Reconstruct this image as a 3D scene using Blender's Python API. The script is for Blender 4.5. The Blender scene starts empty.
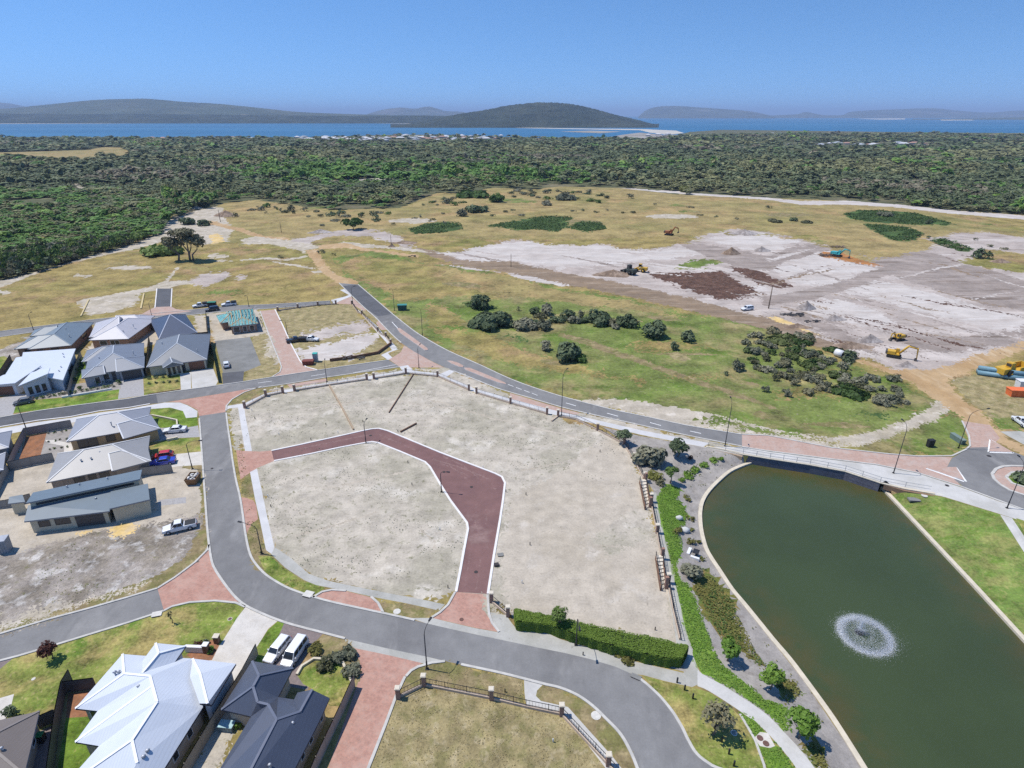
import bpy, bmesh, math, random
import numpy as np
from mathutils import Vector, Matrix
from mathutils.geometry import delaunay_2d_cdt

random.seed(7)
rng = np.random.default_rng(7)
R = math.radians
sc = bpy.context.scene
COL = sc.collection

# ------------------------------------------------------------------ camera, sky, sun, exposure
CAM_H, FPX = 60.0, 597.0
PITCH = math.atan(269.0 / FPX)
cam_data = bpy.data.cameras.new("camera")
cam_data.sensor_width = 36.0
cam_data.lens = 36.0 * FPX / 1024.0
cam_data.clip_start, cam_data.clip_end = 1.0, 120000.0
cam = bpy.data.objects.new("camera", cam_data)
COL.objects.link(cam)
cam.location = (0, 0, CAM_H)
cam.rotation_euler = (R(90) - PITCH, 0, 0)
sc.camera = cam

SUN_EL = R(64)
SHADOW = Vector((1.0, -0.22, 0)).normalized()          # where shadows fall on the ground
to_sun = Vector((-SHADOW.x * math.cos(SUN_EL), -SHADOW.y * math.cos(SUN_EL), math.sin(SUN_EL)))
sun_data = bpy.data.lights.new("sun", 'SUN')
sun_data.energy, sun_data.angle, sun_data.color = 4.3, R(0.5), (1.0, 0.945, 0.865)
sun = bpy.data.objects.new("sun", sun_data)
COL.objects.link(sun)
sun.location = (-200, 60, 400)
sun.rotation_euler = (-to_sun).to_track_quat('-Z', 'Y').to_euler()

world = bpy.data.worlds.new("World")
sc.world = world
world.use_nodes = True
wn, wl = world.node_tree.nodes, world.node_tree.links
bg = wn['Background']
sky = wn.new('ShaderNodeTexSky')
sky.sky_type = 'NISHITA'
sky.sun_disc = False
sky.sun_elevation = SUN_EL
sky.sun_rotation = math.atan2(to_sun.x, to_sun.y)
sky.altitude = 60
sky.air_density, sky.dust_density, sky.ozone_density = 1.0, 0.0, 6.0
# the sky a little above the horizon is what the picture shows there: lift the lookup clear of the yellow rim
tcw = wn.new('ShaderNodeTexCoord'); vadd = wn.new('ShaderNodeVectorMath'); vadd.operation = 'MULTIPLY_ADD'
vadd.inputs[1].default_value = (1, 1, 1.5); vadd.inputs[2].default_value = (0, 0, 0.14)
vnor = wn.new('ShaderNodeVectorMath'); vnor.operation = 'NORMALIZE'
wl.new(tcw.outputs['Generated'], vadd.inputs[0]); wl.new(vadd.outputs[0], vnor.inputs[0]); wl.new(vnor.outputs[0], sky.inputs[0])
hsw = wn.new('ShaderNodeHueSaturation'); hsw.inputs['Saturation'].default_value = 1.13; hsw.inputs['Value'].default_value = 1.0
wl.new(sky.outputs[0], hsw.inputs['Color']); wl.new(hsw.outputs[0], bg.inputs[0])
bg.inputs[1].default_value = 0.15

sc.view_settings.view_transform = 'Standard'
sc.view_settings.look = 'None'
sc.view_settings.exposure = 0.17
sc.view_settings.gamma = 1.0
sc.render.engine = 'CYCLES'
sc.cycles.use_denoising = False
sc.cycles.max_bounces = 5
sc.cycles.diffuse_bounces = 3
sc.cycles.volume_bounces = 0
sc.cycles.transparent_max_bounces = 8

# ------------------------------------------------------------------ helpers
SP, CP = math.sin(PITCH), math.cos(PITCH)
def P(px, py, z=0.0):
    """ground (or height z) point seen at a photograph position"""
    dx, v = (px - 512.0) / FPX, (py - 384.0) / FPX
    t = (CAM_H - z) / (SP + v * CP)
    return Vector((dx * t, (CP - v * SP) * t, z))
def PX(w):
    x, y, z = w[0], w[1], w[2] - CAM_H
    d = y * CP - z * SP
    return (512 + FPX * x / d, 384 + FPX * (-(y * SP + z * CP)) / d)
def scale_at(px, py):                     # pixels per metre there
    v = (py - 384.0) / FPX
    return FPX * (SP + v * CP) / CAM_H
def cat_rom(pts, n=4, closed=False):
    pts = [Vector((p[0], p[1])) for p in pts]
    out, m = [], len(pts)
    rng_ = range(m if closed else m - 1)
    for i in rng_:
        p0 = pts[(i - 1) % m] if (closed or i > 0) else pts[0]
        p1, p2 = pts[i], pts[(i + 1) % m]
        p3 = pts[(i + 2) % m] if (closed or i + 2 < m) else pts[-1]
        for k in range(n):
            t = k / n
            q = 0.5 * ((2 * p1) + (p2 - p0) * t + (2 * p0 - 5 * p1 + 4 * p2 - p3) * t * t + (3 * p1 - p0 - 3 * p2 + p3) * t ** 3)
            out.append((q.x, q.y))
    if not closed:
        out.append((pts[-1].x, pts[-1].y))
    return out
def inside(poly, x, y):
    """vectorised point in polygon"""
    x, y = np.asarray(x, float), np.asarray(y, float)
    r = np.zeros(x.shape, bool)
    n = len(poly)
    for i in range(n):
        x1, y1 = poly[i][0], poly[i][1]
        x2, y2 = poly[(i + 1) % n][0], poly[(i + 1) % n][1]
        if y1 == y2:
            continue
        c = ((y1 > y) != (y2 > y)) & (x < (x2 - x1) * (y - y1) / (y2 - y1) + x1)
        r ^= c
    return r
def seg_dist(poly, x, y, closed=True):
    x, y = np.asarray(x, float), np.asarray(y, float)
    d = np.full(x.shape, 1e9)
    n = len(poly)
    for i in range(n if closed else n - 1):
        ax, ay = poly[i][0], poly[i][1]
        bx, by = poly[(i + 1) % n][0], poly[(i + 1) % n][1]
        L = (bx - ax) ** 2 + (by - ay) ** 2 + 1e-12
        t = np.clip(((x - ax) * (bx - ax) + (y - ay) * (by - ay)) / L, 0, 1)
        d = np.minimum(d, np.hypot(x - ax - t * (bx - ax), y - ay - t * (by - ay)))
    return d

class MB:
    """collects shapes into one mesh; mats are slot numbers"""
    def __init__(s):
        s.v, s.f, s.m = [], [], []
        s.smooth = []
    def add(s, vs, fs, m=0, smooth=False):
        o = len(s.v)
        s.v += [tuple(v) for v in vs]
        for f in fs:
            s.f.append(tuple(i + o for i in f)); s.m.append(m); s.smooth.append(smooth)
    def box(s, x0, x1, y0, y1, z0, z1, m=0, mat=None):
        vs = [Vector((x, y, z)) for z in (z0, z1) for y in (y0, y1) for x in (x0, x1)]
        if mat: vs = [mat @ v for v in vs]
        s.add(vs, [(0, 2, 3, 1), (4, 5, 7, 6), (0, 1, 5, 4), (2, 6, 7, 3), (0, 4, 6, 2), (1, 3, 7, 5)], m)
    def bar(s, a, b, w, h, m=0):
        """box beam from a to b, w wide and h tall, standing on the a-b line"""
        a, b = Vector(a), Vector(b)
        d = (b - a)
        n = Vector((-d.y, d.x, 0))
        n = n.normalized() if n.length > 1e-9 else Vector((1, 0, 0))
        n *= w / 2
        up = Vector((0, 0, h))
        vs = [a - n, a + n, b + n, b - n]
        vs = vs + [v + up for v in vs]
        s.add(vs, [(0, 1, 2, 3), (4, 7, 6, 5), (0, 4, 5, 1), (1, 5, 6, 2), (2, 6, 7, 3), (3, 7, 4, 0)], m)
    def tube(s, pts, rad, n=8, m=0, cap=True):
        pts = [Vector(p) for p in pts]
        if not hasattr(rad, '__len__'): rad = [rad] * len(pts)
        vs, fs = [], []
        for i, p in enumerate(pts):
            d = (pts[min(i + 1, len(pts) - 1)] - pts[max(i - 1, 0)]).normalized()
            u = d.cross(Vector((0.31, 0.95, 0.02)))
            if u.length < 1e-3: u = d.cross(Vector((1, 0, 0)))
            u.normalize(); w = d.cross(u)
            for k in range(n):
                a = 2 * math.pi * k / n
                vs.append(p + (u * math.cos(a) + w * math.sin(a)) * rad[i])
        for i in range(len(pts) - 1):
            for k in range(n):
                fs.append((i * n + k, i * n + (k + 1) % n, (i + 1) * n + (k + 1) % n, (i + 1) * n + k))
        if cap:
            fs.append(tuple(range(n))[::-1]); fs.append(tuple(range((len(pts) - 1) * n, len(pts) * n)))
        s.add(vs, fs, m, True)
    def prism(s, poly, z0, z1, m=0, mtop=None):
        n = len(poly)
        area = sum(poly[i][0] * poly[(i + 1) % n][1] - poly[(i + 1) % n][0] * poly[i][1] for i in range(n))
        if area < 0: poly = list(poly)[::-1]
        vs = [(p[0], p[1], z0) for p in poly] + [(p[0], p[1], z1) for p in poly]
        s.add(vs, [tuple(range(n))[::-1]] + [(i, (i + 1) % n, n + (i + 1) % n, n + i) for i in range(n)], m)
        s.add(vs[n:], [tuple(range(n))], m if mtop is None else mtop)
    def disc(s, c, r, z0, z1, n=14, m=0, ry=None):
        ry = ry or r
        s.prism([(c[0] + r * math.cos(2 * math.pi * k / n), c[1] + ry * math.sin(2 * math.pi * k / n)) for k in range(n)], z0, z1, m)
    def blob(s, c, rx, ry, rz, seed=0, sub=2, rough=0.18, m=0):
        bm = bmesh.new()
        bmesh.ops.create_icosphere(bm, subdivisions=sub, radius=1)
        r_ = random.Random(seed)
        ph = [r_.uniform(0, 6.28) for _ in range(6)]
        bm.verts.ensure_lookup_table()
        vs = []
        for v in bm.verts:
            k = 1 + rough * (math.sin(3.1 * v.co.x + ph[0]) * math.cos(2.7 * v.co.y + ph[1]) + 0.6 * math.sin(6.3 * v.co.z + ph[2] + 4 * v.co.x) + r_.uniform(-.4, .4))
            vs.append((c[0] + v.co.x * rx * k, c[1] + v.co.y * ry * k, c[2] + v.co.z * rz * k))
        fs = [tuple(v.index for v in f.verts) for f in bm.faces]
        bm.free()
        s.add(vs, fs, m, True)
    def mesh(s, name, mats):
        me = bpy.data.meshes.new(name)
        me.from_pydata(s.v, [], s.f)
        for m in (mats if isinstance(mats, (list, tuple)) else [mats]):
            me.materials.append(m)
        me.polygons.foreach_set('material_index', s.m)
        me.polygons.foreach_set('use_smooth', s.smooth)
        me.update()
        return me
    def build(s, name, mats, parent=None, loc=None):
        return link(name, s.mesh(name, mats), parent, loc)

def link(name, me, parent=None, loc=None, rz=0.0):
    o = bpy.data.objects.new(name, me)
    COL.objects.link(o)
    if parent is not None: o.parent = parent
    if loc is not None: o.location = loc
    if rz: o.rotation_euler = (0, 0, rz)
    return o
def tag(o, label, cat, group=None, kind=None):
    o['label'], o['category'] = label, cat
    if group: o['group'] = group
    if kind: o['kind'] = kind
    return o
def root(name, loc, label, cat, rz=0.0, group=None):
    o = bpy.data.objects.new(name, None)
    COL.objects.link(o)
    o.empty_display_size = 0.2
    o.location = loc; o.rotation_euler = (0, 0, rz)
    return tag(o, label, cat, group)
def structure(o, kind='structure'):
    o['kind'] = kind
    return o
def copy_tree(o, parent=None):
    c = o.copy(); COL.objects.link(c)
    if parent is not None: c.parent = parent
    for ch in list(o.children):
        copy_tree(ch, c)
    return c

# ------------------------------------------------------------------ materials
def new_mat(name):
    m = bpy.data.materials.new(name)
    m.use_nodes = True
    nt = m.node_tree
    return m, nt, nt.nodes['Principled BSDF']
def rgb(c): return (c[0], c[1], c[2], 1.0)
def mixcol(nt, fac, a, b, mode='MIX'):
    n = nt.nodes.new('ShaderNodeMix'); n.data_type = 'RGBA'; n.blend_type = mode
    n.clamp_factor = True
    for i, v in ((0, fac), (6, a), (7, b)):
        if hasattr(v, 'is_linked'): nt.links.new(v, n.inputs[i])
        else: n.inputs[i].default_value = v if i == 0 else rgb(v)
    return n.outputs[2]
def ramp(nt, fac, lo, hi):
    n = nt.nodes.new('ShaderNodeMapRange'); n.interpolation_type = 'SMOOTHSTEP'
    nt.links.new(fac, n.inputs[0])
    n.inputs[1].default_value, n.inputs[2].default_value = lo, hi
    return n.outputs[0]
def noise(nt, vec, scale, detail=4, rough=0.6, dist=0.0):
    n = nt.nodes.new('ShaderNodeTexNoise')
    n.inputs['Scale'].default_value = scale
    n.inputs['Detail'].default_value = detail
    n.inputs['Roughness'].default_value = rough
    n.inputs['Distortion'].default_value = dist
    nt.links.new(vec, n.inputs['Vector'])
    return n.outputs[0]
def coords(nt, rot=0.0, scl=(1, 1, 1)):
    tc = nt.nodes.new('ShaderNodeTexCoord')
    if rot == 0.0 and scl == (1, 1, 1): return tc.outputs['Object']
    mp = nt.nodes.new('ShaderNodeMapping')
    mp.inputs['Rotation'].default_value = (0, 0, rot)
    mp.inputs['Scale'].default_value = scl
    nt.links.new(tc.outputs['Object'], mp.inputs[0])
    return mp.outputs[0]
def bump(nt, b, h, strength=0.3, dist=0.05):
    n = nt.nodes.new('ShaderNodeBump')
    n.inputs['Strength'].default_value = strength; n.inputs['Distance'].default_value = dist
    nt.links.new(h, n.inputs['Height']); nt.links.new(n.outputs[0], b.inputs['Normal'])
def ground_mat(name, base, patch=None, pscale=0.05, prange=(0.45, 0.62), patch2=None, p2scale=0.15, p2range=(0.5, 0.65),
               speck=None, sscale=2.0, srange=(0.6, 0.7), grain=0.25, gscale=3.0, rot=0.0, scl=(1, 1, 1), bmp=0.3, bdist=0.08, rough=0.95):
    """earth, grass, sand: broad patches, smaller patches, specks and a fine grain"""
    m, nt, b = new_mat(name)
    v = coords(nt)
    vs = coords(nt, rot, scl)
    c = mixcol(nt, 0.0, base, base)
    if patch: c = mixcol(nt, ramp(nt, noise(nt, vs, pscale, 5, .62, .3), *prange), c, patch)
    if patch2: c = mixcol(nt, ramp(nt, noise(nt, vs, p2scale, 5, .65, .2), *p2range), c, patch2)
    if speck: c = mixcol(nt, ramp(nt, noise(nt, v, sscale, 4, .7), *srange), c, speck)
    g1 = noise(nt, v, gscale, 6, .75)
    g2 = noise(nt, v, gscale * 0.13, 4, .6)
    k = nt.nodes.new('ShaderNodeMath'); k.operation = 'ADD'
    nt.links.new(g1, k.inputs[0]); nt.links.new(g2, k.inputs[1])
    mr = nt.nodes.new('ShaderNodeMapRange')
    nt.links.new(k.outputs[0], mr.inputs[0])
    mr.inputs[1].default_value, mr.inputs[2].default_value = 0.78, 1.22
    mr.inputs[3].default_value, mr.inputs[4].default_value = 1 - grain, 1 + grain
    mr.clamp = False
    comb = nt.nodes.new('ShaderNodeCombineColor')
    for i in range(3): nt.links.new(mr.outputs[0], comb.inputs[i])
    c = mixcol(nt, 1.0, c, comb.outputs[0], 'MULTIPLY')
    nt.links.new(c, b.inputs['Base Color'])
    b.inputs['Roughness'].default_value = rough
    b.inputs['Specular IOR Level'].default_value = 0.15
    if bmp: bump(nt, b, g1, bmp, bdist)
    return m
def plain(name, col, rough=0.6, var=0.12, vscale=1.5, metal=0.0, spec=0.4, bmp=0.0, coat=0.0):
    m, nt, b = new_mat(name)
    v = coords(nt)
    n = noise(nt, v, vscale, 5, .65)
    c = mixcol(nt, ramp(nt, n, .3, .7), tuple(x * (1 - var) for x in col), tuple(min(1, x * (1 + var)) for x in col))
    nt.links.new(c, b.inputs['Base Color'])
    b.inputs['Roughness'].default_value = rough
    b.inputs['Metallic'].default_value = metal
    b.inputs['Specular IOR Level'].default_value = spec
    if coat: b.inputs['Coat Weight'].default_value = coat
    if bmp: bump(nt, b, noise(nt, v, vscale * 6, 4, .7), bmp, .03)
    return m
def brick_mat(name, c1, c2, mortar, scale=1.0, rot=0.0, w=0.4, h=0.2, patch=None, var=0.5, msize=0.02, wall=False):
    m, nt, b = new_mat(name)
    v = coords(nt, rot)
    if wall:                                # courses run along the wall and up it
        sx = nt.nodes.new('ShaderNodeSeparateXYZ'); nt.links.new(v, sx.inputs[0])
        ad = nt.nodes.new('ShaderNodeMath'); ad.operation = 'ADD'
        nt.links.new(sx.outputs[0], ad.inputs[0]); nt.links.new(sx.outputs[1], ad.inputs[1])
        cx = nt.nodes.new('ShaderNodeCombineXYZ')
        nt.links.new(ad.outputs[0], cx.inputs[0]); nt.links.new(sx.outputs[2], cx.inputs[1])
        vb = cx.outputs[0]
    else: vb = v
    t = nt.nodes.new('ShaderNodeTexBrick')
    t.inputs['Color1'].default_value = rgb(c1); t.inputs['Color2'].default_value = rgb(c2); t.inputs['Mortar'].default_value = rgb(mortar)
    t.inputs['Scale'].default_value = scale; t.inputs['Mortar Size'].default_value = msize
    t.inputs['Brick Width'].default_value = w; t.inputs['Row Height'].default_value = h
    nt.links.new(vb, t.inputs['Vector'])
    c = t.outputs[0]
    if patch: c = mixcol(nt, ramp(nt, noise(nt, v, .45, 5, .7), .42, .68), c, patch)
    n = noise(nt, v, 2.2, 6, .75)
    c = mixcol(nt, ramp(nt, n, .35, .75), c, tuple(x * (1 + var) for x in c1))
    nt.links.new(c, b.inputs['Base Color'])
    b.inputs['Roughness'].default_value = .9
    b.inputs['Specular IOR Level'].default_value = .2
    return m
def roof_mat(name, col, rough=0.45, var=0.06, rot=0.0, spec=0.5):
    """ribbed sheet roofing: faint ribs, slight fading"""
    m, nt, b = new_mat(name)
    v = coords(nt, rot)
    w = nt.nodes.new('ShaderNodeTexWave')
    w.inputs['Scale'].default_value = 1.05
    nt.links.new(v, w.inputs['Vector'])
    n = noise(nt, v, .5, 5, .7)
    c = mixcol(nt, ramp(nt, n, .3, .7), tuple(x * (1 - var) for x in col), tuple(x * (1 + var) for x in col))
    c = mixcol(nt, ramp(nt, w.outputs[1], .75, .98), c, tuple(x * 0.93 for x in col))
    nt.links.new(c, b.inputs['Base Color'])
    b.inputs['Roughness'].default_value = rough
    b.inputs['Specular IOR Level'].default_value = spec
    return m
def leaf_mat(name, c_dark, c_light, c_alt=None, rough=0.55, attr=False, obj_var=0.35):
    m, nt, b = new_mat(name)
    if attr:
        a = nt.nodes.new('ShaderNodeAttribute'); a.attribute_name = 'tint'
        c = a.outputs['Color']
    else:
        g = nt.nodes.new('ShaderNodeNewGeometry')
        c = mixcol(nt, g.outputs['Random Per Island'], c_dark, c_light)
        oi = nt.nodes.new('ShaderNodeObjectInfo')
        if c_alt: c = mixcol(nt, ramp(nt, oi.outputs['Random'], 0.0, 1.0), c, mixcol(nt, .75, c, c_alt))
        hs = nt.nodes.new('ShaderNodeHueSaturation')
        mr = nt.nodes.new('ShaderNodeMapRange')
        nt.links.new(oi.outputs['Random'], mr.inputs[0])
        mr.inputs[3].default_value, mr.inputs[4].default_value = 1 - obj_var, 1 + obj_var
        nt.links.new(mr.outputs[0], hs.inputs['Value'])
        nt.links.new(c, hs.inputs['Color'])
        c = hs.outputs[0]
    nt.links.new(c, b.inputs['Base Color'])
    b.inputs['Roughness'].default_value = rough
    b.inputs['Specular IOR Level'].default_value = .12
    tr = nt.nodes.new('ShaderNodeBsdfTranslucent')
    nt.links.new(c, tr.inputs[0])
    mx = nt.nodes.new('ShaderNodeMixShader'); mx.inputs[0].default_value = .22
    out = nt.nodes['Material Output']
    nt.links.new(b.outputs[0], mx.inputs[1]); nt.links.new(tr.outputs[0], mx.inputs[2])
    nt.links.new(mx.outputs[0], out.inputs[0])
    return m
# ------------------------------------------------------------------ lie of the land round the pond
WATER_Z, KERB_Z = -1.72, -1.42
wall_px = [(743, 455), (770, 459.5), (810, 465.5), (845, 472), (880, 483.5)]
kerb_right_px = [(884, 487), (920, 525), (972, 580), (1024, 636), (1090, 706), (1180, 800), (1260, 880)]
kerb_left_px = cat_rom([(751, 461), (741, 464.5), (729, 470), (719, 478), (708, 489), (701, 500), (698.5, 512), (699, 526), (701.5, 539),
                (706, 552), (717.5, 570), (730, 589), (742.5, 604), (757, 622), (771, 639.5), (787.5, 659), (802.5, 679), (817, 699),
                (831, 719), (850, 749), (861, 767), (885, 806), (930, 880)], 3)
wall_w = [P(*p) for p in wall_px]
kerb_right_w = [P(p[0], p[1], KERB_Z) for p in kerb_right_px]
kerb_left_w = [P(p[0], p[1], KERB_Z) for p in kerb_left_px]
POND = [(p.x, p.y) for p in wall_w + kerb_right_w + kerb_left_w[::-1]]
zero_px = [(880, 483.5), (945, 497), (1000, 514), (1100, 545), (1250, 590)]
zero_left_px = [(743, 455), (708, 448), (660, 445), (630, 440), (645, 475), (657, 497), (677, 592), (698, 669), (740, 697), (785, 733), (825, 785), (865, 860)]
ZERO_A = [tuple(P(*p)[:2]) for p in zero_px]
ZERO_B = [tuple(P(*p)[:2]) for p in zero_left_px]
SLOPE = ZERO_B[::-1] + [(w.x, w.y) for w in wall_w[1:]] + ZERO_A + [tuple(P(1350, 900)[:2]), tuple(P(900, 930)[:2])]
def height(x, y):
    x, y = np.atleast_1d(np.asarray(x, float)), np.atleast_1d(np.asarray(y, float))
    h = np.zeros(x.shape)
    i = inside(SLOPE, x, y)
    if i.any():
        dl = np.minimum(seg_dist(ZERO_A, x[i], y[i], False), seg_dist(ZERO_B, x[i], y[i], False))
        dp = seg_dist(POND, x[i], y[i])
        dp[inside(POND, x[i], y[i])] = 0
        t = dl / (dl + dp + 1e-6)
        h[i] = -1.45 * (t * t * (3 - 2 * t))
    return h
def G(px, py, dz=0.0):
    """point of the ground surface seen at a photograph position"""
    z = 0.0
    for _ in range(10):
        w = P(px, py, z)
        z = float(height(w.x, w.y)[0])
    w = P(px, py, z)
    return Vector((w.x, w.y, z + dz))

# ------------------------------------------------------------------ ground materials
M = {}
M['grass_dry'] = ground_mat('dry_pasture', (.27, .21, .08), (.19, .18, .055), .022, (.44, .66), (.29, .20, .10), .05, (.5, .66), (.10, .095, .045), .9, (.58, .70), .45, 1.1)
M['grass_green'] = ground_mat('green_pasture', (.145, .178, .048), (.25, .21, .095), .045, (.46, .64), (.105, .155, .03), .07, (.5, .64), (.24, .22, .14), 1.2, (.57, .71), .45, 1.1)
M['grass_far'] = ground_mat('far_pasture', (.295, .23, .10), (.22, .195, .072), .012, (.44, .64), (.325, .23, .105), .03, (.5, .66), (.12, .11, .05), .35, (.57, .68), .36, .6)
M['lawn'] = ground_mat('watered_lawn', (.125, .195, .028), (.26, .24, .075), .12, (.48, .68), (.09, .15, .02), .5, (.48, .66), (.2, .2, .06), 1.6, (.55, .72), .5, 2.6, bmp=.5)
M['lawn_yellow'] = ground_mat('patchy_lawn', (.17, .205, .045), (.31, .25, .095), .14, (.42, .62), (.10, .16, .025), .25, (.5, .68), (.3, .26, .11), 1.4, (.53, .70), .5, 2.6, bmp=.5)
M['lawn_park'] = ground_mat('park_lawn', (.135, .20, .045), (.22, .225, .075), .16, (.42, .66), (.105, .175, .025), .3, (.5, .7), (.23, .235, .08), 1.3, (.52, .7), .42, 2.4, rot=.6, scl=(1, 2.2, 1), bmp=.4)
M['lot_dry'] = ground_mat('dry_grass_lot', (.30, .245, .125), (.22, .195, .085), .5, (.45, .65), (.36, .30, .18), .9, (.5, .66), (.15, .15, .06), 1.8, (.58, .72), .35, 3.4, bmp=.8, bdist=.15)
M['verge_brown'] = ground_mat('brown_verge', (.23, .18, .095), (.17, .16, .06), .3, (.4, .6), (.30, .24, .13), .5, (.5, .66), (.12, .09, .06), 2.2, (.58, .72), .32, 3.2, bmp=.6)
M['sand_lot'] = ground_mat('graded_sand', (.44, .395, .325), (.35, .32, .25), .06, (.42, .60), (.50, .46, .39), .13, (.53, .67), (.24, .225, .155), .9, (.55, .68), .24, 3.0, bmp=.45)
M['sand_clean'] = ground_mat('clean_sand', (.435, .385, .312), (.39, .342, .27), .08, (.44, .62), (.47, .425, .36), .2, (.54, .7), (.31, .275, .22), 1.5, (.58, .70), .18, 3.2, bmp=.35)
M['sand_white'] = ground_mat('white_sand', (.49, .45, .412), (.42, .37, .33), .05, (.42, .62), (.54, .505, .47), .1, (.5, .68), None, 1, (.6, .7), .12, 1.2, rot=-.45, scl=(.5, 2.2, 1))
M['sand_grey'] = ground_mat('grey_sand', (.375, .322, .285), (.46, .41, .37), .035, (.44, .64), (.265, .215, .18), .06, (.55, .68), (.25, .20, .17), .5, (.62, .72), .2, 1.1, rot=-.38, scl=(.35, 2.6, 1))
M['sand_dark'] = ground_mat('damp_sand', (.275, .23, .20), (.345, .298, .265), .04, (.44, .64), (.19, .15, .122), .08, (.52, .66), None, 1, (.6, .7), .22, 1.1, rot=-.38, scl=(.35, 2.6, 1))
M['track_brown'] = ground_mat('brown_track', (.245, .18, .122), (.20, .15, .105), .08, (.42, .62), (.33, .265, .20), .2, (.52, .68), None, 1, (.6, .7), .2, 1.5, rot=-.3, scl=(.4, 2.2, 1))
M['track_orange'] = ground_mat('orange_gravel_track', (.43, .30, .165), (.37, .245, .125), .12, (.42, .62), (.50, .38, .24), .2, (.52, .68), None, 1, (.6, .7), .15, 2.0, rot=.9, scl=(1, .3, 1))
M['track_pale'] = ground_mat('pale_gravel_track', (.44, .39, .315), (.36, .315, .235), .15, (.42, .62), (.53, .48, .41), .3, (.52, .68), (.25, .23, .12), 1.2, (.62, .74), .2, 2.2)
M['mulch'] = ground_mat('bark_mulch', (.115, .062, .042), (.17, .105, .078), .6, (.42, .62), (.07, .045, .035), 1.2, (.5, .65), None, 1, (.6, .7), .45, 2.0, bmp=1.0, bdist=.5)
M['orange_earth'] = ground_mat('orange_earth', (.38, .17, .055), (.28, .14, .06), .4, (.42, .62), None, 1, (.5, .6), None, 1, (.6, .7), .25, 1.2)
M['yellow_sand'] = ground_mat('yellow_sand', (.60, .43, .17), (.53, .41, .24), .3, (.42, .62), None, 1, (.5, .6), None, 1, (.6, .7), .2, 2.0)
M['bed_gravel'] = ground_mat('garden_gravel', (.29, .268, .245), (.33, .305, .275), .25, (.42, .62), (.24, .215, .19), .6, (.52, .68), (.10, .11, .05), 1.5, (.66, .74), .2, 4.0, bmp=.6)
M['bed_red'] = ground_mat('red_brown_mulch', (.29, .135, .07), (.235, .12, .07), .7, (.42, .62), None, 1, (.5, .6), None, 1, (.6, .7), .3, 4.0)
M['rubble'] = ground_mat('rubbly_lot', (.34, .30, .26), (.25, .215, .17), .14, (.42, .60), (.50, .47, .43), .35, (.52, .64), (.16, .15, .08), .9, (.57, .70), .4, 1.8, bmp=1.0, bdist=.3)
M['forest_floor'] = ground_mat('forest_floor', (.095, .10, .05), (.17, .15, .09), .02, (.48, .66), None, 1, (.5, .6), None, 1, (.6, .7), .3, .5)
M['heath_green'] = ground_mat('green_heath', (.075, .125, .035), (.055, .095, .03), .06, (.42, .62), (.12, .15, .05), .15, (.52, .66), None, 1, (.6, .7), .35, .8, bmp=.8, bdist=.6)
M['asphalt'] = ground_mat('aged_asphalt', (.205, .203, .20), (.168, .166, .165), .10, (.40, .62), (.24, .236, .23), .2, (.52, .7), None, 1, (.6, .7), .10, 4.0, rot=.4, scl=(1, .35, 1), bmp=.15, rough=.85)
M['asphalt_dark'] = ground_mat('newer_asphalt', (.108, .110, .118), (.095, .097, .104), .2, (.42, .62), None, 1, (.5, .6), None, 1, (.6, .7), .1, 4.0, bmp=.15, rough=.85)
M['asphalt_red'] = ground_mat('red_asphalt', (.19, .108, .10), (.165, .094, .09), .12, (.42, .62), (.25, .165, .15), .09, (.56, .70), None, 1, (.6, .7), .12, 4.0, bmp=.15, rough=.85)
M['asphalt_red_worn'] = ground_mat('worn_red_asphalt', (.225, .142, .13), (.20, .125, .115), .3, (.42, .62), grain=.12, gscale=4.0, rough=.85)
M['hardstand'] = ground_mat('grey_hardstand', (.215, .215, .205), (.185, .185, .175), .12, (.42, .62), None, 1, (.5, .6), (.27, .26, .24), 1.2, (.6, .72), .12, 3.0)
M['paving'] = brick_mat('clay_paving', (.385, .215, .165), (.32, .172, .135), (.29, .195, .16), 1.0, .35, .46, .23, (.43, .29, .235), .25)
M['paving_pale'] = brick_mat('faded_clay_paving', (.41, .28, .225), (.35, .23, .18), (.33, .265, .235), 1.0, .2, .46, .23, (.41, .345, .305), .2)
M['concrete'] = ground_mat('concrete_path', (.50, .49, .465), (.44, .43, .40), .2, (.42, .62), None, 1, (.5, .6), None, 1, (.6, .7), .08, 3.0, bmp=.1, rough=.85)
M['concrete_grey'] = ground_mat('grey_concrete', (.395, .388, .355), (.34, .335, .30), .25, (.42, .62), None, 1, (.5, .6), (.29, .28, .25), .9, (.6, .72), .1, 3.0, bmp=.1, rough=.85)
M['concrete_white'] = ground_mat('new_concrete', (.54, .535, .53), (.49, .485, .48), .2, (.42, .62), None, 1, (.5, .6), None, 1, (.6, .7), .06, 3.0, bmp=.1, rough=.85)
M['aggregate'] = ground_mat('exposed_aggregate', (.56, .53, .48), (.52, .485, .43), .5, (.42, .62), None, 1, (.5, .6), (.44, .41, .36), 4.0, (.55, .7), .1, 5.0)
M['drive_brown'] = brick_mat('brown_drive_paving', (.205, .165, .155), (.175, .145, .14), (.15, .13, .125), 1.0, .5, .4, .2, None, .2)
M['drive_grey'] = brick_mat('grey_drive_paving', (.34, .33, .325), (.30, .29, .285), (.25, .24, .235), 1.0, .2, .5, .25, None, .2)
M['groundcover'] = ground_mat('low_groundcover_soil', (.115, .21, .025), (.15, .23, .04), .4, (.42, .62), None, 1, (.5, .6), None, 1, (.6, .7), .35, 5.0, bmp=.8)
M['olive_cover'] = ground_mat('olive_groundcover_soil', (.15, .135, .035), (.10, .13, .03), .5, (.40, .58), (.22, .165, .06), .8, (.5, .64), None, 1, (.6, .7), .35, 5.0, bmp=.8)
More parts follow.
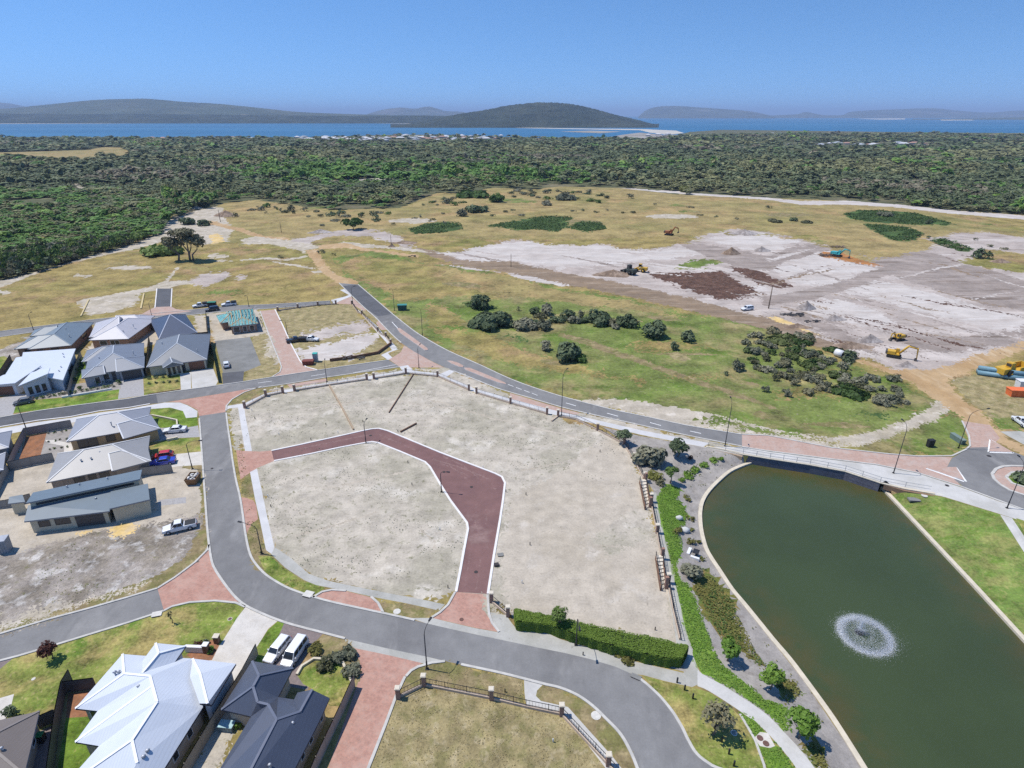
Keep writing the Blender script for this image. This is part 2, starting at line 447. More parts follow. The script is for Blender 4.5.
M['beach'] = ground_mat('beach_sand', (.50, .47, .41), (.42, .40, .36), .01, (.42, .62), None, 1, (.5, .6), None, 1, (.6, .7), .1, .1, bmp=0)
M['mudflat'] = ground_mat('tidal_flat', (.26, .235, .20), (.34, .32, .30), .006, (.42, .62), None, 1, (.5, .6), None, 1, (.6, .7), .1, .1, bmp=0)
M['sleeper_bed'] = M['bed_gravel']

# ------------------------------------------------------------------ the ground as one partition: later shapes cover earlier ones
roadA_left = cat_rom([(199, 414), (201, 440), (203.5, 475), (206, 510), (208, 535), (211, 557.5), (214, 567.5), (220, 577.5), (227.5, 588), (236, 598), (246, 606), (262.5, 614),
              (277.5, 620), (292.5, 625), (325, 633.5), (352.5, 640.5), (390, 649), (426, 656.5), (445, 661), (467.5, 666), (500, 673), (524, 679), (542.5, 684), (560, 688),
              (577.5, 695.5), (592.5, 706), (606, 719), (619, 732.5), (627.5, 746), (636, 765), (643, 790), (646, 840)], 4)
roadA_right = cat_rom([(226, 411), (227.5, 424), (230.5, 445), (233, 463), (236, 480), (240, 497), (243, 516), (246, 537), (250, 554), (256, 564.5), (266, 575), (280, 584), (295, 591),
               (325, 600.5), (362.5, 609), (400, 617), (427.5, 623.5), (451, 629), (476, 634.5), (507.5, 641), (540, 648), (565, 653), (590, 659), (615, 666.5), (632, 674), (642.5, 681),
               (653, 690), (662, 699), (671, 710), (677, 719), (683, 729.5), (688, 740), (697, 754.5), (712, 766), (738, 782), (745, 840)], 4)
roadB_up = [(-60, 427), (0, 417.5), (37.5, 411), (80, 405), (127.5, 399), (150, 395), (180, 390.6), (200, 388), (242.5, 382), (270, 377.5), (318, 370.3), (350, 365.5), (388.5, 360)]
roadB_low = [(-60, 437), (0, 427), (37.5, 420.6), (70, 417), (100, 411), (127.5, 408), (150, 404), (175, 400.6), (227.5, 392.5), (244, 390), (287.5, 384), (326, 377.5), (361, 372.5), (400, 367)]
roadC_left = cat_rom([(339, 283), (351, 295), (364, 307.5), (376, 318), (385, 327.5), (395, 337.5), (405, 345.5), (420, 355), (445, 367.5), (470, 377.5), (495, 387.5), (512, 392.8), (530, 398),
              (562.5, 407.5), (597.5, 415.8), (637, 424.5), (675, 433), (712, 440.5), (742, 446.5)], 3)
roadC_right = cat_rom([(358, 284.5), (375, 299), (392.5, 314), (407.5, 326), (420, 335), (447.5, 350.6), (480, 365), (507.5, 377.8), (532.5, 387.3), (562.5, 396.8), (597.5, 406), (617, 410.8), (652, 418), (687, 425.5), (720, 431), (742, 434.5)], 3)
roadN_up = [(-60, 650), (0, 634), (50, 619), (87.5, 609), (127.5, 597.5), (157.5, 588.5)]
roadN_low = [(-60, 679), (0, 661), (19, 656), (56, 645), (127.5, 623), (164, 611)]
roadF_up = [(-60, 338), (0, 331.5), (35, 327), (90, 320), (140, 315), (190, 310), (232, 306), (270, 304.5), (330, 301)]
roadF_low = [(-60, 344), (0, 337), (35, 332), (90, 325), (140, 319.5), (190, 315), (232, 311), (270, 308.5), (331, 304.5)]
culdesac_out = [(271.5, 450.8), (300, 444.8), (340, 436), (362, 431), (372, 429), (379, 428.6), (388, 431), (440, 452.5), (470, 464), (495, 473.5), (502, 477), (505, 483), (503, 500), (500, 520), (494, 555), (488, 594)]
culdesac_in = [(274, 461), (310, 454), (340, 447.5), (364, 443), (372, 441.8), (378, 442.8), (400, 451.5), (425, 462), (430, 467), (440, 484), (450, 500), (467, 523), (468, 529), (464, 550), (460, 572), (456, 592)]
path_grey_up = [(275, 547.5), (290, 557.5), (309, 574), (327.5, 580.5), (350, 585.5), (387.5, 593), (427.5, 600.5), (445, 604.5)]
path_grey_low = [(271, 554), (285, 567.5), (304, 580), (316, 585), (347.5, 591), (371, 596.5), (407.5, 603.5), (439, 610.5)]
path_white_up = cat_rom([(697.5, 668), (702.5, 674), (721, 684), (740, 696), (765, 713), (785, 733), (802.5, 752), (816, 770), (845, 815)], 3)
path_white_low = cat_rom([(697.5, 686), (709, 691), (734, 707), (755, 722), (767.5, 733), (785, 753), (797, 770), (822, 815)], 3)
path_north_up = [(244, 403.5), (265, 393.5), (282, 390.3), (327, 383), (367, 376.5), (406, 370.3), (412, 370.5), (438, 373.3), (453, 379.5), (476, 389), (510, 398.5), (547, 408.5), (575, 415), (590, 418.5), (640, 430), (709, 443)]
path_north_low = [(244.5, 407), (266, 396.5), (283, 393), (327, 386), (367, 379.5), (406, 373), (437, 376.5), (453, 383), (476, 392.5), (510, 402.5), (547, 413.2), (566, 417.5), (585, 421.5), (640, 434.5), (703, 447)]

paddock = [(-60, 292), (-60, 285), (0, 281), (40, 272), (90, 257), (140, 243), (165, 232), (170, 222), (190, 212), (215, 207), (225, 203), (256, 200), (290, 205), (330, 210), (400, 208), (420, 200), (440, 192),
           (470, 195), (490, 187.5), (530, 190), (560, 186.5), (620, 188), (680, 195), (720, 195.5), (768, 198), (850, 201), (900, 205), (950, 210), (1024, 215), (1150, 222), (1150, 340), (-60, 345)]
coast = [(-420, 138.2), (0, 138), (60, 138.3), (150, 138.6), (200, 138.6), (256, 138), (300, 137.5), (350, 136), (400, 134.6), (450, 134.8), (480, 136.2), (520, 138), (560, 138.5), (600, 138.6), (640, 139), (672, 137.8), (688, 134.8),
         (700, 133.2), (760, 132.4), (830, 132.4), (920, 133), (1024, 134.2), (1440, 137)]
base_world = [(-300, -70), (300, -70)] + [tuple(P(1440, 250)[:2])] + [tuple(P(*p)[:2]) for p in coast[::-1]] + [tuple(P(-420, 250)[:2])]

L = []          # (object name, material, polygon, in world metres?)
def lay(name, mat, poly, world_=False): L.append((name, mat, poly, world_))
lay('ground', 'grass_dry', base_world, True)
lay('ground', 'forest_floor', [(-420, 345), (-420, 140)] + [(p[0], p[1] + .01) for p in coast] + [(1440, 240), (1150, 222)] + paddock[::-1][2:] )
lay('ground', 'grass_far', [(-60, 240), (165, 232), (170, 222), (190, 212)] + paddock[9:27] + [(1150, 262), (930, 262), (850, 250), (805, 241), (700, 236), (512, 240), (400, 236), (300, 240), (250, 244)])
# clearing in the bush far behind, sandy firebreaks
lay('ground', 'grass_far', [(-60, 153), (0, 152.5), (40, 151.5), (85, 150), (105, 147), (120, 147.5), (138, 154), (128, 155.5), (100, 157), (85, 160), (55, 161), (30, 158), (0, 156), (-60, 158)])
lay('track', 'track_pale', [(70, 183), (76, 182.5), (98, 195), (94, 196.5), (85, 191)])
lay('track', 'track_pale', [(132, 189.5), (150, 188), (150, 189.2), (132, 190.6)])
lay('track', 'track_pale', [(172, 187.8), (220, 187), (220, 188.4), (172, 188.8)])
lay('track', 'track_pale', [(320, 181), (370, 178.4), (395, 178), (395, 179.4), (370, 180), (322, 182.4)])
lay('track', 'sand_white', [(660, 190), (682, 191.5), (681, 193), (668, 192.6)])
lay('track', 'track_pale', [(500, 150.6), (520, 148.6), (520, 149.4), (504, 151.4)])
lay('track', 'sand_white', [(612, 187.2), (640, 189), (690, 193), (768, 197.6), (800, 201), (850, 200.8), (900, 204.6), (950, 210), (1024, 215.5), (1100, 220), (1100, 226), (1024, 219.4), (950, 213.6), (900, 207.6), (850, 204.6), (800, 204.8), (768, 199.8), (690, 194.6), (640, 190.2)])
# the green paddock and wetland on the far side of the main road
lay('ground', 'grass_green', [(330, 258), (380, 250), (420, 262), (480, 270), (512, 279), (560, 287), (620, 297), (680, 312), (740, 322), (780, 335), (820, 352), (870, 372), (915, 388), (934, 400), (930, 412), (905, 427), (870, 439), (830, 444), (742, 434), (687, 425), (597, 406), (508, 378), (448, 350), (408, 326), (375, 299), (350, 280)])
lay('ground', 'grass_dry', [(335, 264), (360, 256), (430, 264), (520, 286), (500, 297), (440, 296), (400, 302), (378, 290)])
lay('ground', 'grass_dry', [(430, 300), (480, 330), (540, 356), (600, 368), (590, 376), (530, 368), (470, 350), (425, 325)])
lay('ground', 'grass_far', [(440, 268), (500, 275), (560, 290), (620, 300), (690, 318), (640, 312), (560, 302), (500, 296), (450, 285)])
lay('ground', 'grass_green', [(700, 470), (760, 445), (850, 449), (880, 440), (905, 428), (930, 414), (950, 411), (968, 430), (968, 445), (955, 455), (918, 456), (880, 453), (830, 447)])
lay('track', 'track_pale', [(563, 400), (590, 400), (640, 401), (690, 408), (740, 421), (790, 432), (830, 436), (870, 433), (905, 422), (925, 410), (935, 399), (952, 404), (947, 411), (925, 424), (895, 437), (860, 446), (830, 448.5), (770, 438), (735, 433), (687, 425), (640, 415.5), (597, 405.5), (575, 402)])
lay('ground', 'grass_green', [(700, 422), (720, 420), (768, 430), (830, 440), (850, 441), (835, 444), (768, 435), (725, 427)])
lay('path', 'verge_brown', [(560, 333), (590, 340), (640, 358), (700, 380), (740, 393), (775, 407), (772, 409), (735, 397), (690, 382), (630, 360), (585, 345), (558, 336)])
# earthworks
lay('ground', 'sand_grey', [(285, 243), (300, 238), (330, 232), (360, 229), (378, 229), (395, 236), (420, 249), (450, 254), (480, 247), (512, 240), (530, 240), (545, 246), (560, 246), (600, 243.5), (625, 250), (655, 248), (690, 243), (700, 236), (730, 229), (760, 231), (790, 236), (805, 241), (850, 249), (900, 262), (925, 250), (935, 243), (950, 236), (985, 231), (1024, 238), (1100, 246), (1100, 340), (1024, 347), (960, 372), (945, 381), (900, 374), (860, 356), (820, 340), (790, 327), (760, 320), (700, 305), (660, 294), (620, 287), (575, 281), (540, 275), (500, 267), (470, 264), (440, 257), (410, 249), (385, 241), (365, 235), (330, 237), (300, 246)])
lay('ground', 'grass_far', [(690, 243), (700, 241), (805, 241.5), (850, 250), (900, 262), (870, 268), (840, 262)][:0] or [(812, 243), (850, 249), (880, 256), (905, 262), (880, 263), (845, 258)])
lay('ground', 'sand_white', [(425, 252), (460, 253), (500, 243), (530, 241), (560, 247), (600, 245), (640, 252), (690, 246), (720, 252), (690, 256), (640, 262), (600, 266), (560, 268), (520, 262), (480, 260), (450, 258)])
lay('ground', 'sand_white', [(705, 238), (735, 232), (760, 232.5), (800, 241), (785, 247), (765, 251), (740, 249), (722, 245)])
lay('ground', 'sand_white', [(768, 262), (790, 253), (820, 249), (845, 256), (872, 265), (876, 270), (855, 276), (832, 286), (800, 285), (776, 274)])
lay('ground', 'sand_white', [(845, 288), (870, 278), (900, 285), (960, 302), (1040, 322), (1040, 336), (960, 322), (900, 307), (855, 296)])
lay('ground', 'sand_white', [(800, 305), (830, 298), (880, 310), (900, 325), (860, 325), (820, 318)])
lay('ground', 'sand_white', [(700, 285), (740, 283), (790, 292), (770, 298), (730, 296)])
lay('ground', 'sand_dark', [(868, 262), (900, 255), (925, 251), (960, 262), (1040, 285), (1040, 312), (985, 305), (930, 288), (890, 275)])
lay('ground', 'sand_dark', [(683, 245), (700, 243), (770, 256), (800, 245), (812, 243), (822, 247), (790, 252), (765, 262), (740, 262), (710, 253)])

lay('track', 'sand_white', [(500, 270), (550, 280), (575, 285), (560, 286), (520, 279)])
lay('ground', 'grass_green', [(672, 266.5), (690, 262), (715, 258), (726, 260), (712, 264), (692, 269.5), (678, 269)])
lay('ground', 'mulch', [(648, 272), (672, 273), (690, 272), (715, 271.5), (726, 274), (735, 281), (761, 292.5), (752, 297), (722, 299.5), (700, 294), (680, 290), (674, 284), (655, 277)])
lay('ground', 'mulch', [(733, 269), (745, 266.5), (765, 274), (791, 285), (786, 287.5), (765, 285), (745, 277.5)])
lay('ground', 'orange_earth', [(818, 254), (830, 251), (846, 254), (872, 263), (876, 265.5), (860, 264), (835, 259)])
lay('ground', 'track_brown', [(740, 313), (775, 318), (800, 327), (835, 345), (860, 356), (855, 358), (820, 345), (785, 333), (745, 321)])
lay('track', 'yellow_sand', [(768, 317), (776, 316.5), (800, 326), (818, 335), (812, 335), (790, 326), (775, 321)])
lay('ground', 'mulch', [(833, 340), (842, 339), (862, 349), (858, 351), (842, 346)])
lay('ground', 'sand_dark', [(775, 312), (800, 312), (850, 335), (880, 352), (870, 357), (845, 343), (820, 333), (795, 320)])
lay('ground', 'sand_dark', [(905, 333), (960, 338), (1040, 325), (1040, 335), (975, 352), (930, 352), (890, 338)])
lay('ground', 'track_orange', [(820, 343), (862, 360), (896, 371), (930, 370), (960, 362), (1024, 340), (1040, 345), (975, 370), (948, 380), (957, 392), (971, 404), (984, 414), (991, 425), (1000, 431), (1024, 449), (1040, 458), (1024, 456), (990, 440), (970, 427), (961, 417.5), (948, 410), (935, 400), (918, 385), (896, 377), (860, 363)])
lay('ground', 'lot_dry', [(950, 381), (985, 372), (1040, 372), (1120, 380), (1120, 430), (1010, 420), (990, 420), (985, 412), (971, 402)])
lay('ground', 'grass_green', [(992, 422), (1008, 420), (1060, 424), (1100, 432), (1060, 440), (1024, 432), (1002, 430)])
lay('ground', 'concrete_grey', [(1000, 431.5), (1020, 431), (1060, 440), (1100, 450), (1060, 460), (1034, 450)])
rt = random.Random(12)
for i in range(80):
    x0, y0 = rt.uniform(690, 980), rt.uniform(250, 345); ln = rt.uniform(30, 130); sl = rt.uniform(.17, .36) * (1 if rt.random() < .88 else -.8); th = rt.uniform(.3, .9)
    if not inside([(690, 246), (800, 244), (900, 262), (1024, 240), (1024, 330), (950, 368), (880, 360), (760, 312)], [x0 + ln / 2], [y0 + ln * sl / 2])[0]: continue
    bow = rt.uniform(-3, 3)
    lay('track', rt.choice(['sand_dark', 'sand_white', 'track_brown', 'mulch', 'sand_dark']), [(x0, y0), (x0 + ln * .5, y0 + ln * .5 * sl + bow - th), (x0 + ln, y0 + ln * sl), (x0 + ln * .5, y0 + ln * .5 * sl + bow + th)])
for i in range(16):
    x0, y0 = rt.uniform(430, 640), rt.uniform(246, 276); ln = rt.uniform(30, 110); sl = rt.uniform(.06, .2); th = rt.uniform(.3, 1.1)
    lay('track', rt.choice(['sand_dark', 'sand_white', 'sand_grey']), [(x0, y0), (x0 + ln * .5, y0 + ln * .5 * sl - th), (x0 + ln, y0 + ln * sl), (x0 + ln * .5, y0 + ln * .5 * sl + th)])
# worn patches in the pastures
for i in range(90):
    x0, y0 = rt.uniform(-20, 1024), rt.uniform(200, 300); w_ = rt.uniform(6, 30); h_ = rt.uniform(.6, 2.6)
    if inside([(-20, 300), (90, 262), (160, 240), (230, 206), (500, 195), (768, 200), (1024, 220), (1024, 240), (900, 258), (700, 232), (480, 242), (400, 232), (320, 246), (330, 296), (0, 330)], [x0], [y0])[0]:
        lay('ground', rt.choice(['grass_dry', 'grass_far', 'verge_brown', 'grass_green', 'track_pale', 'grass_dry']), [(x0 - w_, y0), (x0 - w_ * .3, y0 - h_), (x0 + w_ * .6, y0 - h_ * .8), (x0 + w_, y0 + h_ * .3), (x0 + w_ * .2, y0 + h_), (x0 - w_ * .7, y0 + h_ * .7)])
for i in range(60):
    x0, y0 = rt.uniform(380, 930), rt.uniform(280, 430); w_ = rt.uniform(8, 40); h_ = rt.uniform(1, 5)
    if inside([(380, 270), (520, 290), (700, 325), (860, 375), (930, 402), (880, 432), (740, 412), (600, 392), (480, 355), (400, 310)], [x0], [y0])[0]:
        lay('ground', rt.choice(['grass_dry', 'grass_green', 'verge_brown', 'lot_dry', 'grass_dry', 'heath_green']), [(x0 - w_, y0 - h_ * .5), (x0 - w_ * .3, y0 - h_), (x0 + w_ * .6, y0 - h_ * .3), (x0 + w_, y0 + h_ * .8), (x0 + w_ * .2, y0 + h_), (x0 - w_ * .7, y0 + h_ * .3)])
lay('track', 'track_brown', [(418, 247), (460, 260), (512, 261.5), (570, 274), (620, 283), (660, 291), (700, 301), (745, 313), (800, 329), (850, 350), (845, 354), (795, 337), (740, 323), (690, 311), (650, 301), (600, 291), (550, 281), (500, 271), (455, 265), (420, 252)])
lay('track', 'sand_dark', [(680, 245), (700, 244), (745, 256), (770, 262), (820, 247), (835, 248), (785, 262), (770, 271), (740, 268), (705, 256)])
lay('track', 'sand_dark', [(760, 297), (800, 291), (850, 279), (880, 268), (900, 270), (860, 286), (810, 300), (765, 306)])
# heath patches by the firebreak
lay('ground', 'heath_green', [(843, 214), (860, 210.5), (880, 210), (915, 213), (952, 223), (945, 225.5), (910, 224.5), (880, 222.5), (855, 220)])
lay('ground', 'heath_green', [(862, 224), (880, 224.5), (908, 227), (925, 234), (915, 240), (895, 241), (878, 233)])
lay('ground', 'sand_grey', [(925, 240), (955, 233), (1000, 235), (1060, 240), (1060, 254), (1000, 252), (970, 245), (945, 246)])
lay('ground', 'heath_green', [(930, 241), (945, 238), (965, 246), (975, 250), (960, 251), (940, 246)])
lay('ground', 'grass_dry', [(960, 262), (990, 250), (1040, 255), (1120, 262), (1120, 275), (1040, 272), (990, 270)])
lay('ground', 'heath_green', [(408, 229), (425, 224), (460, 222), (463, 229), (440, 233), (415, 234)])
lay('ground', 'heath_green', [(486, 226), (512, 221), (545, 216), (572, 217), (568, 225), (558, 232), (540, 230), (515, 229)])
lay('ground', 'heath_green', [(565, 228), (580, 222), (600, 222), (607, 229), (590, 231.5)])
# pale tracks on the left
lay('track', 'track_pale', [(-60, 302), (0, 281), (40, 271), (90, 256), (140, 242), (160, 231), (190, 224), (205, 226), (180, 237), (140, 248), (110, 254), (70, 263), (30, 276), (0, 288), (-60, 308)])
lay('track', 'track_pale', [(160, 231), (172, 218), (190, 212), (215, 206.5), (224, 208), (222, 216), (235, 228), (225, 242), (200, 245), (185, 238)])
lay('ground', 'yellow_sand', [(208, 236), (217, 232), (224, 241), (214, 244)])
lay('track', 'track_orange', [(206, 220), (212, 221), (240, 228), (266, 236), (290, 238), (285, 243), (268, 240), (240, 232), (208, 223.5)])
lay('track', 'track_pale', [(240, 240), (256, 236), (285, 240), (320, 246), (345, 242), (420, 249), (430, 253), (380, 248), (330, 246.5), (305, 250), (306, 254), (298, 250), (270, 244), (245, 244)])
lay('track', 'track_orange', [(305, 250), (318, 249), (322, 258), (330, 270), (338, 276), (352, 278), (360, 283), (347, 285), (338, 283), (328, 277), (318, 268), (309, 256)])
lay('track', 'track_orange', [(318, 245), (345, 243), (370, 249), (420, 255), (418, 257.5), (370, 251.5), (345, 248), (320, 249)])
lay('track', 'track_pale', [(150, 287), (165, 281), (176, 267), (178, 268), (168, 282), (185, 280), (215, 282), (180, 285), (160, 290), (120, 296), (80, 302), (80, 300), (120, 293)])
lay('track', 'track_pale', [(240, 259.5), (262, 257.5), (285, 259), (306, 255), (306, 256.6), (288, 260.5), (265, 259.5), (240, 261)])
lay('track', 'track_pale', [(272, 260.5), (300, 265), (315, 268.5), (313, 269.5), (298, 267), (272, 262)])
lay('ground', 'sand_grey', [(232, 277), (242, 276), (248, 277), (246, 280), (236, 280)])
lay('ground', 'sand_grey', [(198, 276), (212, 272), (228, 272), (222, 280), (205, 288), (196, 284)])
lay('ground', 'track_pale', [(80, 302), (95, 298), (140, 293), (138, 305), (115, 312), (86, 316)])
lay('ground', 'rubble', [(-60, 358), (0, 350), (25, 340), (30, 334), (35, 340), (24, 352), (16, 358), (0, 366), (-60, 380)])
# streets of the estate
lay('road', 'asphalt', roadF_up + roadF_low[::-1])
lay('road', 'asphalt_dark', [(157, 288.5), (172, 288.5), (171, 307), (155, 308)])
lay('pavement', 'paving_pale', [(137, 317), (149, 310), (155, 307), (171, 306.5), (176, 309), (192, 311), (165, 315)])
lay('ground', 'lot_dry', [(277, 310), (330, 305), (352, 303), (362, 322), (376, 335), (392, 352), (386, 359), (320, 369), (312, 369), (300, 357), (288, 335)])
lay('ground', 'sand_grey', [(300, 332), (330, 328), (362, 322), (372, 331), (340, 335), (310, 339)])
lay('ground', 'sand_white', [(293, 348), (312, 345), (340, 341), (376, 334), (380, 339), (352, 355), (325, 360.5), (302, 362)])
lay('ground', 'sand_clean', [(194, 316), (206, 315), (210, 335), (196, 337)])
lay('ground', 'sand_clean', [(207, 314), (256, 309), (260, 313), (268, 334), (214, 342)])
lay('ground', 'lot_dry', [(251, 337), (268, 334), (282, 366), (272, 376), (243, 382), (250, 368)])
lay('ground', 'track_pale', [(262, 340), (272, 338), (278, 356), (268, 358)])
lay('road', 'hardstand', [(215, 341), (250, 337), (261, 365), (244, 372), (223, 373)])
lay('road', 'asphalt_dark', [(222, 373), (244, 371), (243, 382), (223, 384.5)])
lay('pavement', 'paving_pale', [(260, 311), (275, 309.5), (283, 326), (291, 344), (300, 361), (306, 367), (317, 369.5), (318, 371), (272, 377.5), (280, 372), (281.5, 367), (280, 362.5), (270, 337.5)])
lay('ground', 'sand_clean', [(256, 313), (260, 311.5), (281, 364), (278, 364)])
lay('pavement', 'concrete_white', [(331, 300), (345, 296.5), (349, 295), (340, 290), (344, 289), (352, 296), (340, 301), (334, 304)])
lay('pavement', 'paving_pale', [(335, 303.5), (351, 296.5), (365, 309), (366, 312), (352, 304.5)])
lay('ground', 'lot_dry', [(357, 309), (366, 311), (379, 321), (375, 323.5), (364, 315)])
lay('pavement', 'concrete_white', [(355, 307), (363, 314), (376, 325), (384, 335), (392, 342), (399, 349), (388, 353), (394, 359), (388, 360), (381, 355), (392, 350), (386, 342), (376, 331)])
lay('pavement', 'paving_pale', [(376, 323), (379, 320), (387, 330), (381, 330)])
lay('ground', 'lot_dry', [(384, 331), (388, 331), (397, 340), (403, 348), (402, 352), (394, 357), (390, 355), (398, 350), (393, 342)])
lay('road', 'asphalt', roadC_left + roadC_right[::-1])
lay('road', 'asphalt_dark', [(342, 286), (358, 284.5), (375, 299), (392.5, 314), (378, 316.5), (364, 307.5), (351, 295)])
lay('pavement', 'paving_pale', [(404, 345.5), (401, 352), (389, 359.5), (400, 367), (418, 367.5), (444, 367.5), (430, 360.5), (415, 352)])
lay('road', 'asphalt', roadB_up[6:] + roadB_low[::-1][:8])
lay('road', 'asphalt_dark', roadB_up[:6] + [(156, 394.2), (158, 403.2)] + roadB_low[:7][::-1])
lay('road', 'asphalt', [(156, 394.2), (183, 390), (183, 399.5), (158, 403.2)])
lay('road', 'asphalt', roadA_left + roadA_right[::-1])
lay('road', 'asphalt', roadN_up + roadN_low[::-1])
lay('pavement', 'paving_pale', [(742, 434.5), (768, 435.5), (830, 447.5), (888, 454), (918, 456.3), (952, 457), (947, 467), (960.5, 486), (918, 473), (875.5, 464.5), (830, 459), (768, 451), (742, 447)])
lay('pavement', 'paving_pale', [(962, 421), (990, 425), (1000, 438), (990, 448), (970, 448), (969, 440)])
lay('road', 'asphalt', [(947, 467), (952, 458), (966, 450), (971, 447.5), (988.5, 447), (1014, 452), (1040, 462), (1150, 480), (1150, 545), (1060, 520), (1023, 509.5), (998.5, 500.5), (963.5, 487), (955, 480)])
lay('pavement', 'paving_pale', [(992, 474), (996, 469), (1003, 466.5), (1012, 466), (1030, 466.5), (1060, 471), (1078, 482), (1072, 494), (1050, 498), (1024, 495), (1010, 490.5), (1000, 484.5), (994, 479)])
lay('ground', 'groundcover', [(1007, 477), (1012, 473), (1024, 472), (1046, 475), (1056, 482), (1045, 488), (1024, 486.5), (1013, 483)])
# lots enclosed by the loop
lay('ground', 'sand_lot', [(230, 406), (246, 404), (266, 395), (327, 385.5), (406, 372.5), (437.7, 376), (476.5, 392.5), (510.5, 402.7), (547, 413.5), (597, 430), (624, 443), (645, 479), (657, 530), (666, 575), (680, 640), (684, 646), (620, 634), (560, 622), (512, 611), (491, 597), (456, 592), (445, 603), (400, 595), (350, 585), (315, 579), (300, 570), (275, 548), (262, 490), (245, 440)])
lay('ground', 'sand_clean', [(510, 500), (560, 470), (600, 440), (624, 446), (640, 480), (652, 525), (662, 570), (676, 640), (620, 632), (560, 620), (514, 608), (500, 560)])
lay('ground', 'sand_lot', [(590, 540), (610, 525), (640, 508), (650, 512), (657, 535), (630, 545), (605, 555)])
lay('ground', 'verge_brown', [(228, 407), (237, 404), (262, 392), (287, 386), (262, 388), (240, 394), (231, 401)])
lay('ground', 'sand_lot', [(262, 391), (327, 381), (400, 369.5), (408, 371), (327, 384), (282, 391)])
lay('ground', 'sand_lot', [(412, 368), (445, 369), (470, 379), (512, 394), (512, 398), (476, 389), (440, 374)])
lay('pavement', 'paving_pale', [(287, 384.6), (327, 378.5), (327, 381.5), (290, 387.5)])
lay('pavement', 'paving_pale', [(510, 393), (535, 400.6), (562, 408.6), (582, 413.4), (580, 416), (560, 412.5), (530, 405), (510, 398.5)])
lay('ground', 'sand_lot', [(580, 412), (637, 425), (742, 447.5), (700, 447), (640, 434), (590, 422), (575, 416)])
lay('pavement', 'concrete_white', path_north_up + path_north_low[::-1])
lay('pavement', 'concrete_white', [(399, 366.5), (408, 365), (413, 371), (404, 372.5)])
lay('pavement', 'concrete_white', [(440, 374), (449, 370), (455, 371), (446, 377)])
lay('pavement', 'concrete', [(742, 447), (768, 451.5), (830, 459.5), (875.5, 465), (918, 473.5), (960, 487), (998, 501), (1060, 522), (1120, 540), (1120, 552), (1060, 533), (1000, 514), (945, 497), (880, 483.5), (845, 472), (810, 465.5), (770, 459.5), (743, 455), (700, 447)])
lay('ground', 'sand_lot', [(228, 411), (238, 406), (245, 450), (236, 450), (231, 436)])
lay('pavement', 'concrete_white', [(226, 406), (236, 404.5), (244, 403.5), (244.5, 407), (245, 414), (252, 451), (245, 451), (238, 407.5), (229, 408.5), (226.5, 410)])
lay('road', 'asphalt_red', culdesac_out + culdesac_in[::-1])
def line_px(pts, w): return [(x, y - w) for x, y in pts] + [(x + w * .6, y + w) for x, y in pts[::-1]]
for pts_, w_ in (([(443, 456), (462, 465), (478, 478), (485, 495), (486, 520), (480, 560), (476, 592)], .5), ([(440, 463), (457, 470), (470, 483), (476, 500), (475, 525), (468, 565), (464, 592)], .45), ([(432, 459), (462, 468), (490, 480), (495, 490)], .6), ([(446, 462), (455, 470), (468, 476)], .5), ([(300, 448.5), (365, 435.5), (378, 434), (420, 452)], .35)): lay('track', 'asphalt_red_worn', line_px(pts_, w_))
for pts_, w_ in (([(293, 537), (330, 527), (376, 512.5)], .9), ([(340, 486), (372, 478), (410, 470)], .8), ([(300, 486), (340, 488)], .6), ([(520, 470), (600, 455), (625, 450)], .8), ([(515, 520), (560, 505), (640, 500)], .7), ([(520, 560), (580, 545), (655, 548)], .8), ([(300, 410), (380, 398), (470, 412)], .6), ([(430, 400), (500, 420), (590, 440)], .7), ([(420, 530), (434, 542), (432, 550)], 1.6), ([(283, 500), (310, 520), (300, 545)], .7)): lay('track', 'sand_clean', line_px(pts_, w_))
lay('pavement', 'paving', [(236, 450), (245, 451), (260, 451.5), (271.5, 450.5), (274, 461), (257, 468), (246, 475.5), (240.5, 479.5), (238, 463)])
lay('ground', 'verge_brown', [(246, 475.5), (250, 473), (255, 498), (248, 497), (241, 494), (240.5, 485)])
lay('pavement', 'paving', [(240.5, 497), (247, 498), (253.5, 500.5), (256, 505), (257, 512), (258, 519), (254, 525), (246.5, 534), (243, 512)])
lay('ground', 'verge_brown', [(247, 534), (254, 525), (259, 520), (267, 551), (272, 555), (285, 568), (304, 580.5), (325, 587), (320, 594), (308, 597), (295, 591), (280, 584), (266, 575), (256, 564.5), (250, 554)])
lay('ground', 'lawn_yellow', [(258, 556), (270, 556), (285, 568.5), (304, 581), (325, 587.5), (320, 593), (308, 596), (295, 590.5), (280, 583.5), (266, 574)])
lay('pavement', 'concrete_white', [(250, 472), (257, 468.5), (264, 501), (268, 520), (274.5, 547.5), (271.5, 554), (266, 550), (260, 521), (255, 499)])
lay('pavement', 'concrete_grey', path_grey_up + path_grey_low[::-1])
lay('ground', 'verge_brown', [(372, 597), (407.5, 604), (438, 611), (430, 616.5), (410, 617.5), (390, 613), (382, 608), (378, 602)])
lay('pavement', 'paving', [(313, 597.5), (322, 592), (332, 590), (346, 591), (370, 597), (378, 603), (383, 612.5), (362, 608), (337, 603)])
lay('pavement', 'paving', [(455, 592), (487, 594.5), (488, 610), (490, 620), (499, 632), (476, 628), (448, 621.5), (430, 617.5), (440, 612.5), (448, 605)])
lay('pavement', 'concrete_grey', [(410, 618), (432, 617.8), (448, 621.8), (476, 628.3), (499, 632.3), (490, 620), (488, 612), (506, 615), (511, 622), (518, 631), (545, 632), (560, 639), (574.5, 643.5), (612, 653.5), (637, 662), (684, 673), (676, 640), (688, 640), (697, 668), (699, 684), (692, 687), (665, 681), (643, 675), (632, 674), (615, 666.5), (590, 659), (565, 653), (540, 648), (507, 641), (476, 634.5), (451, 629), (427, 623.5)])
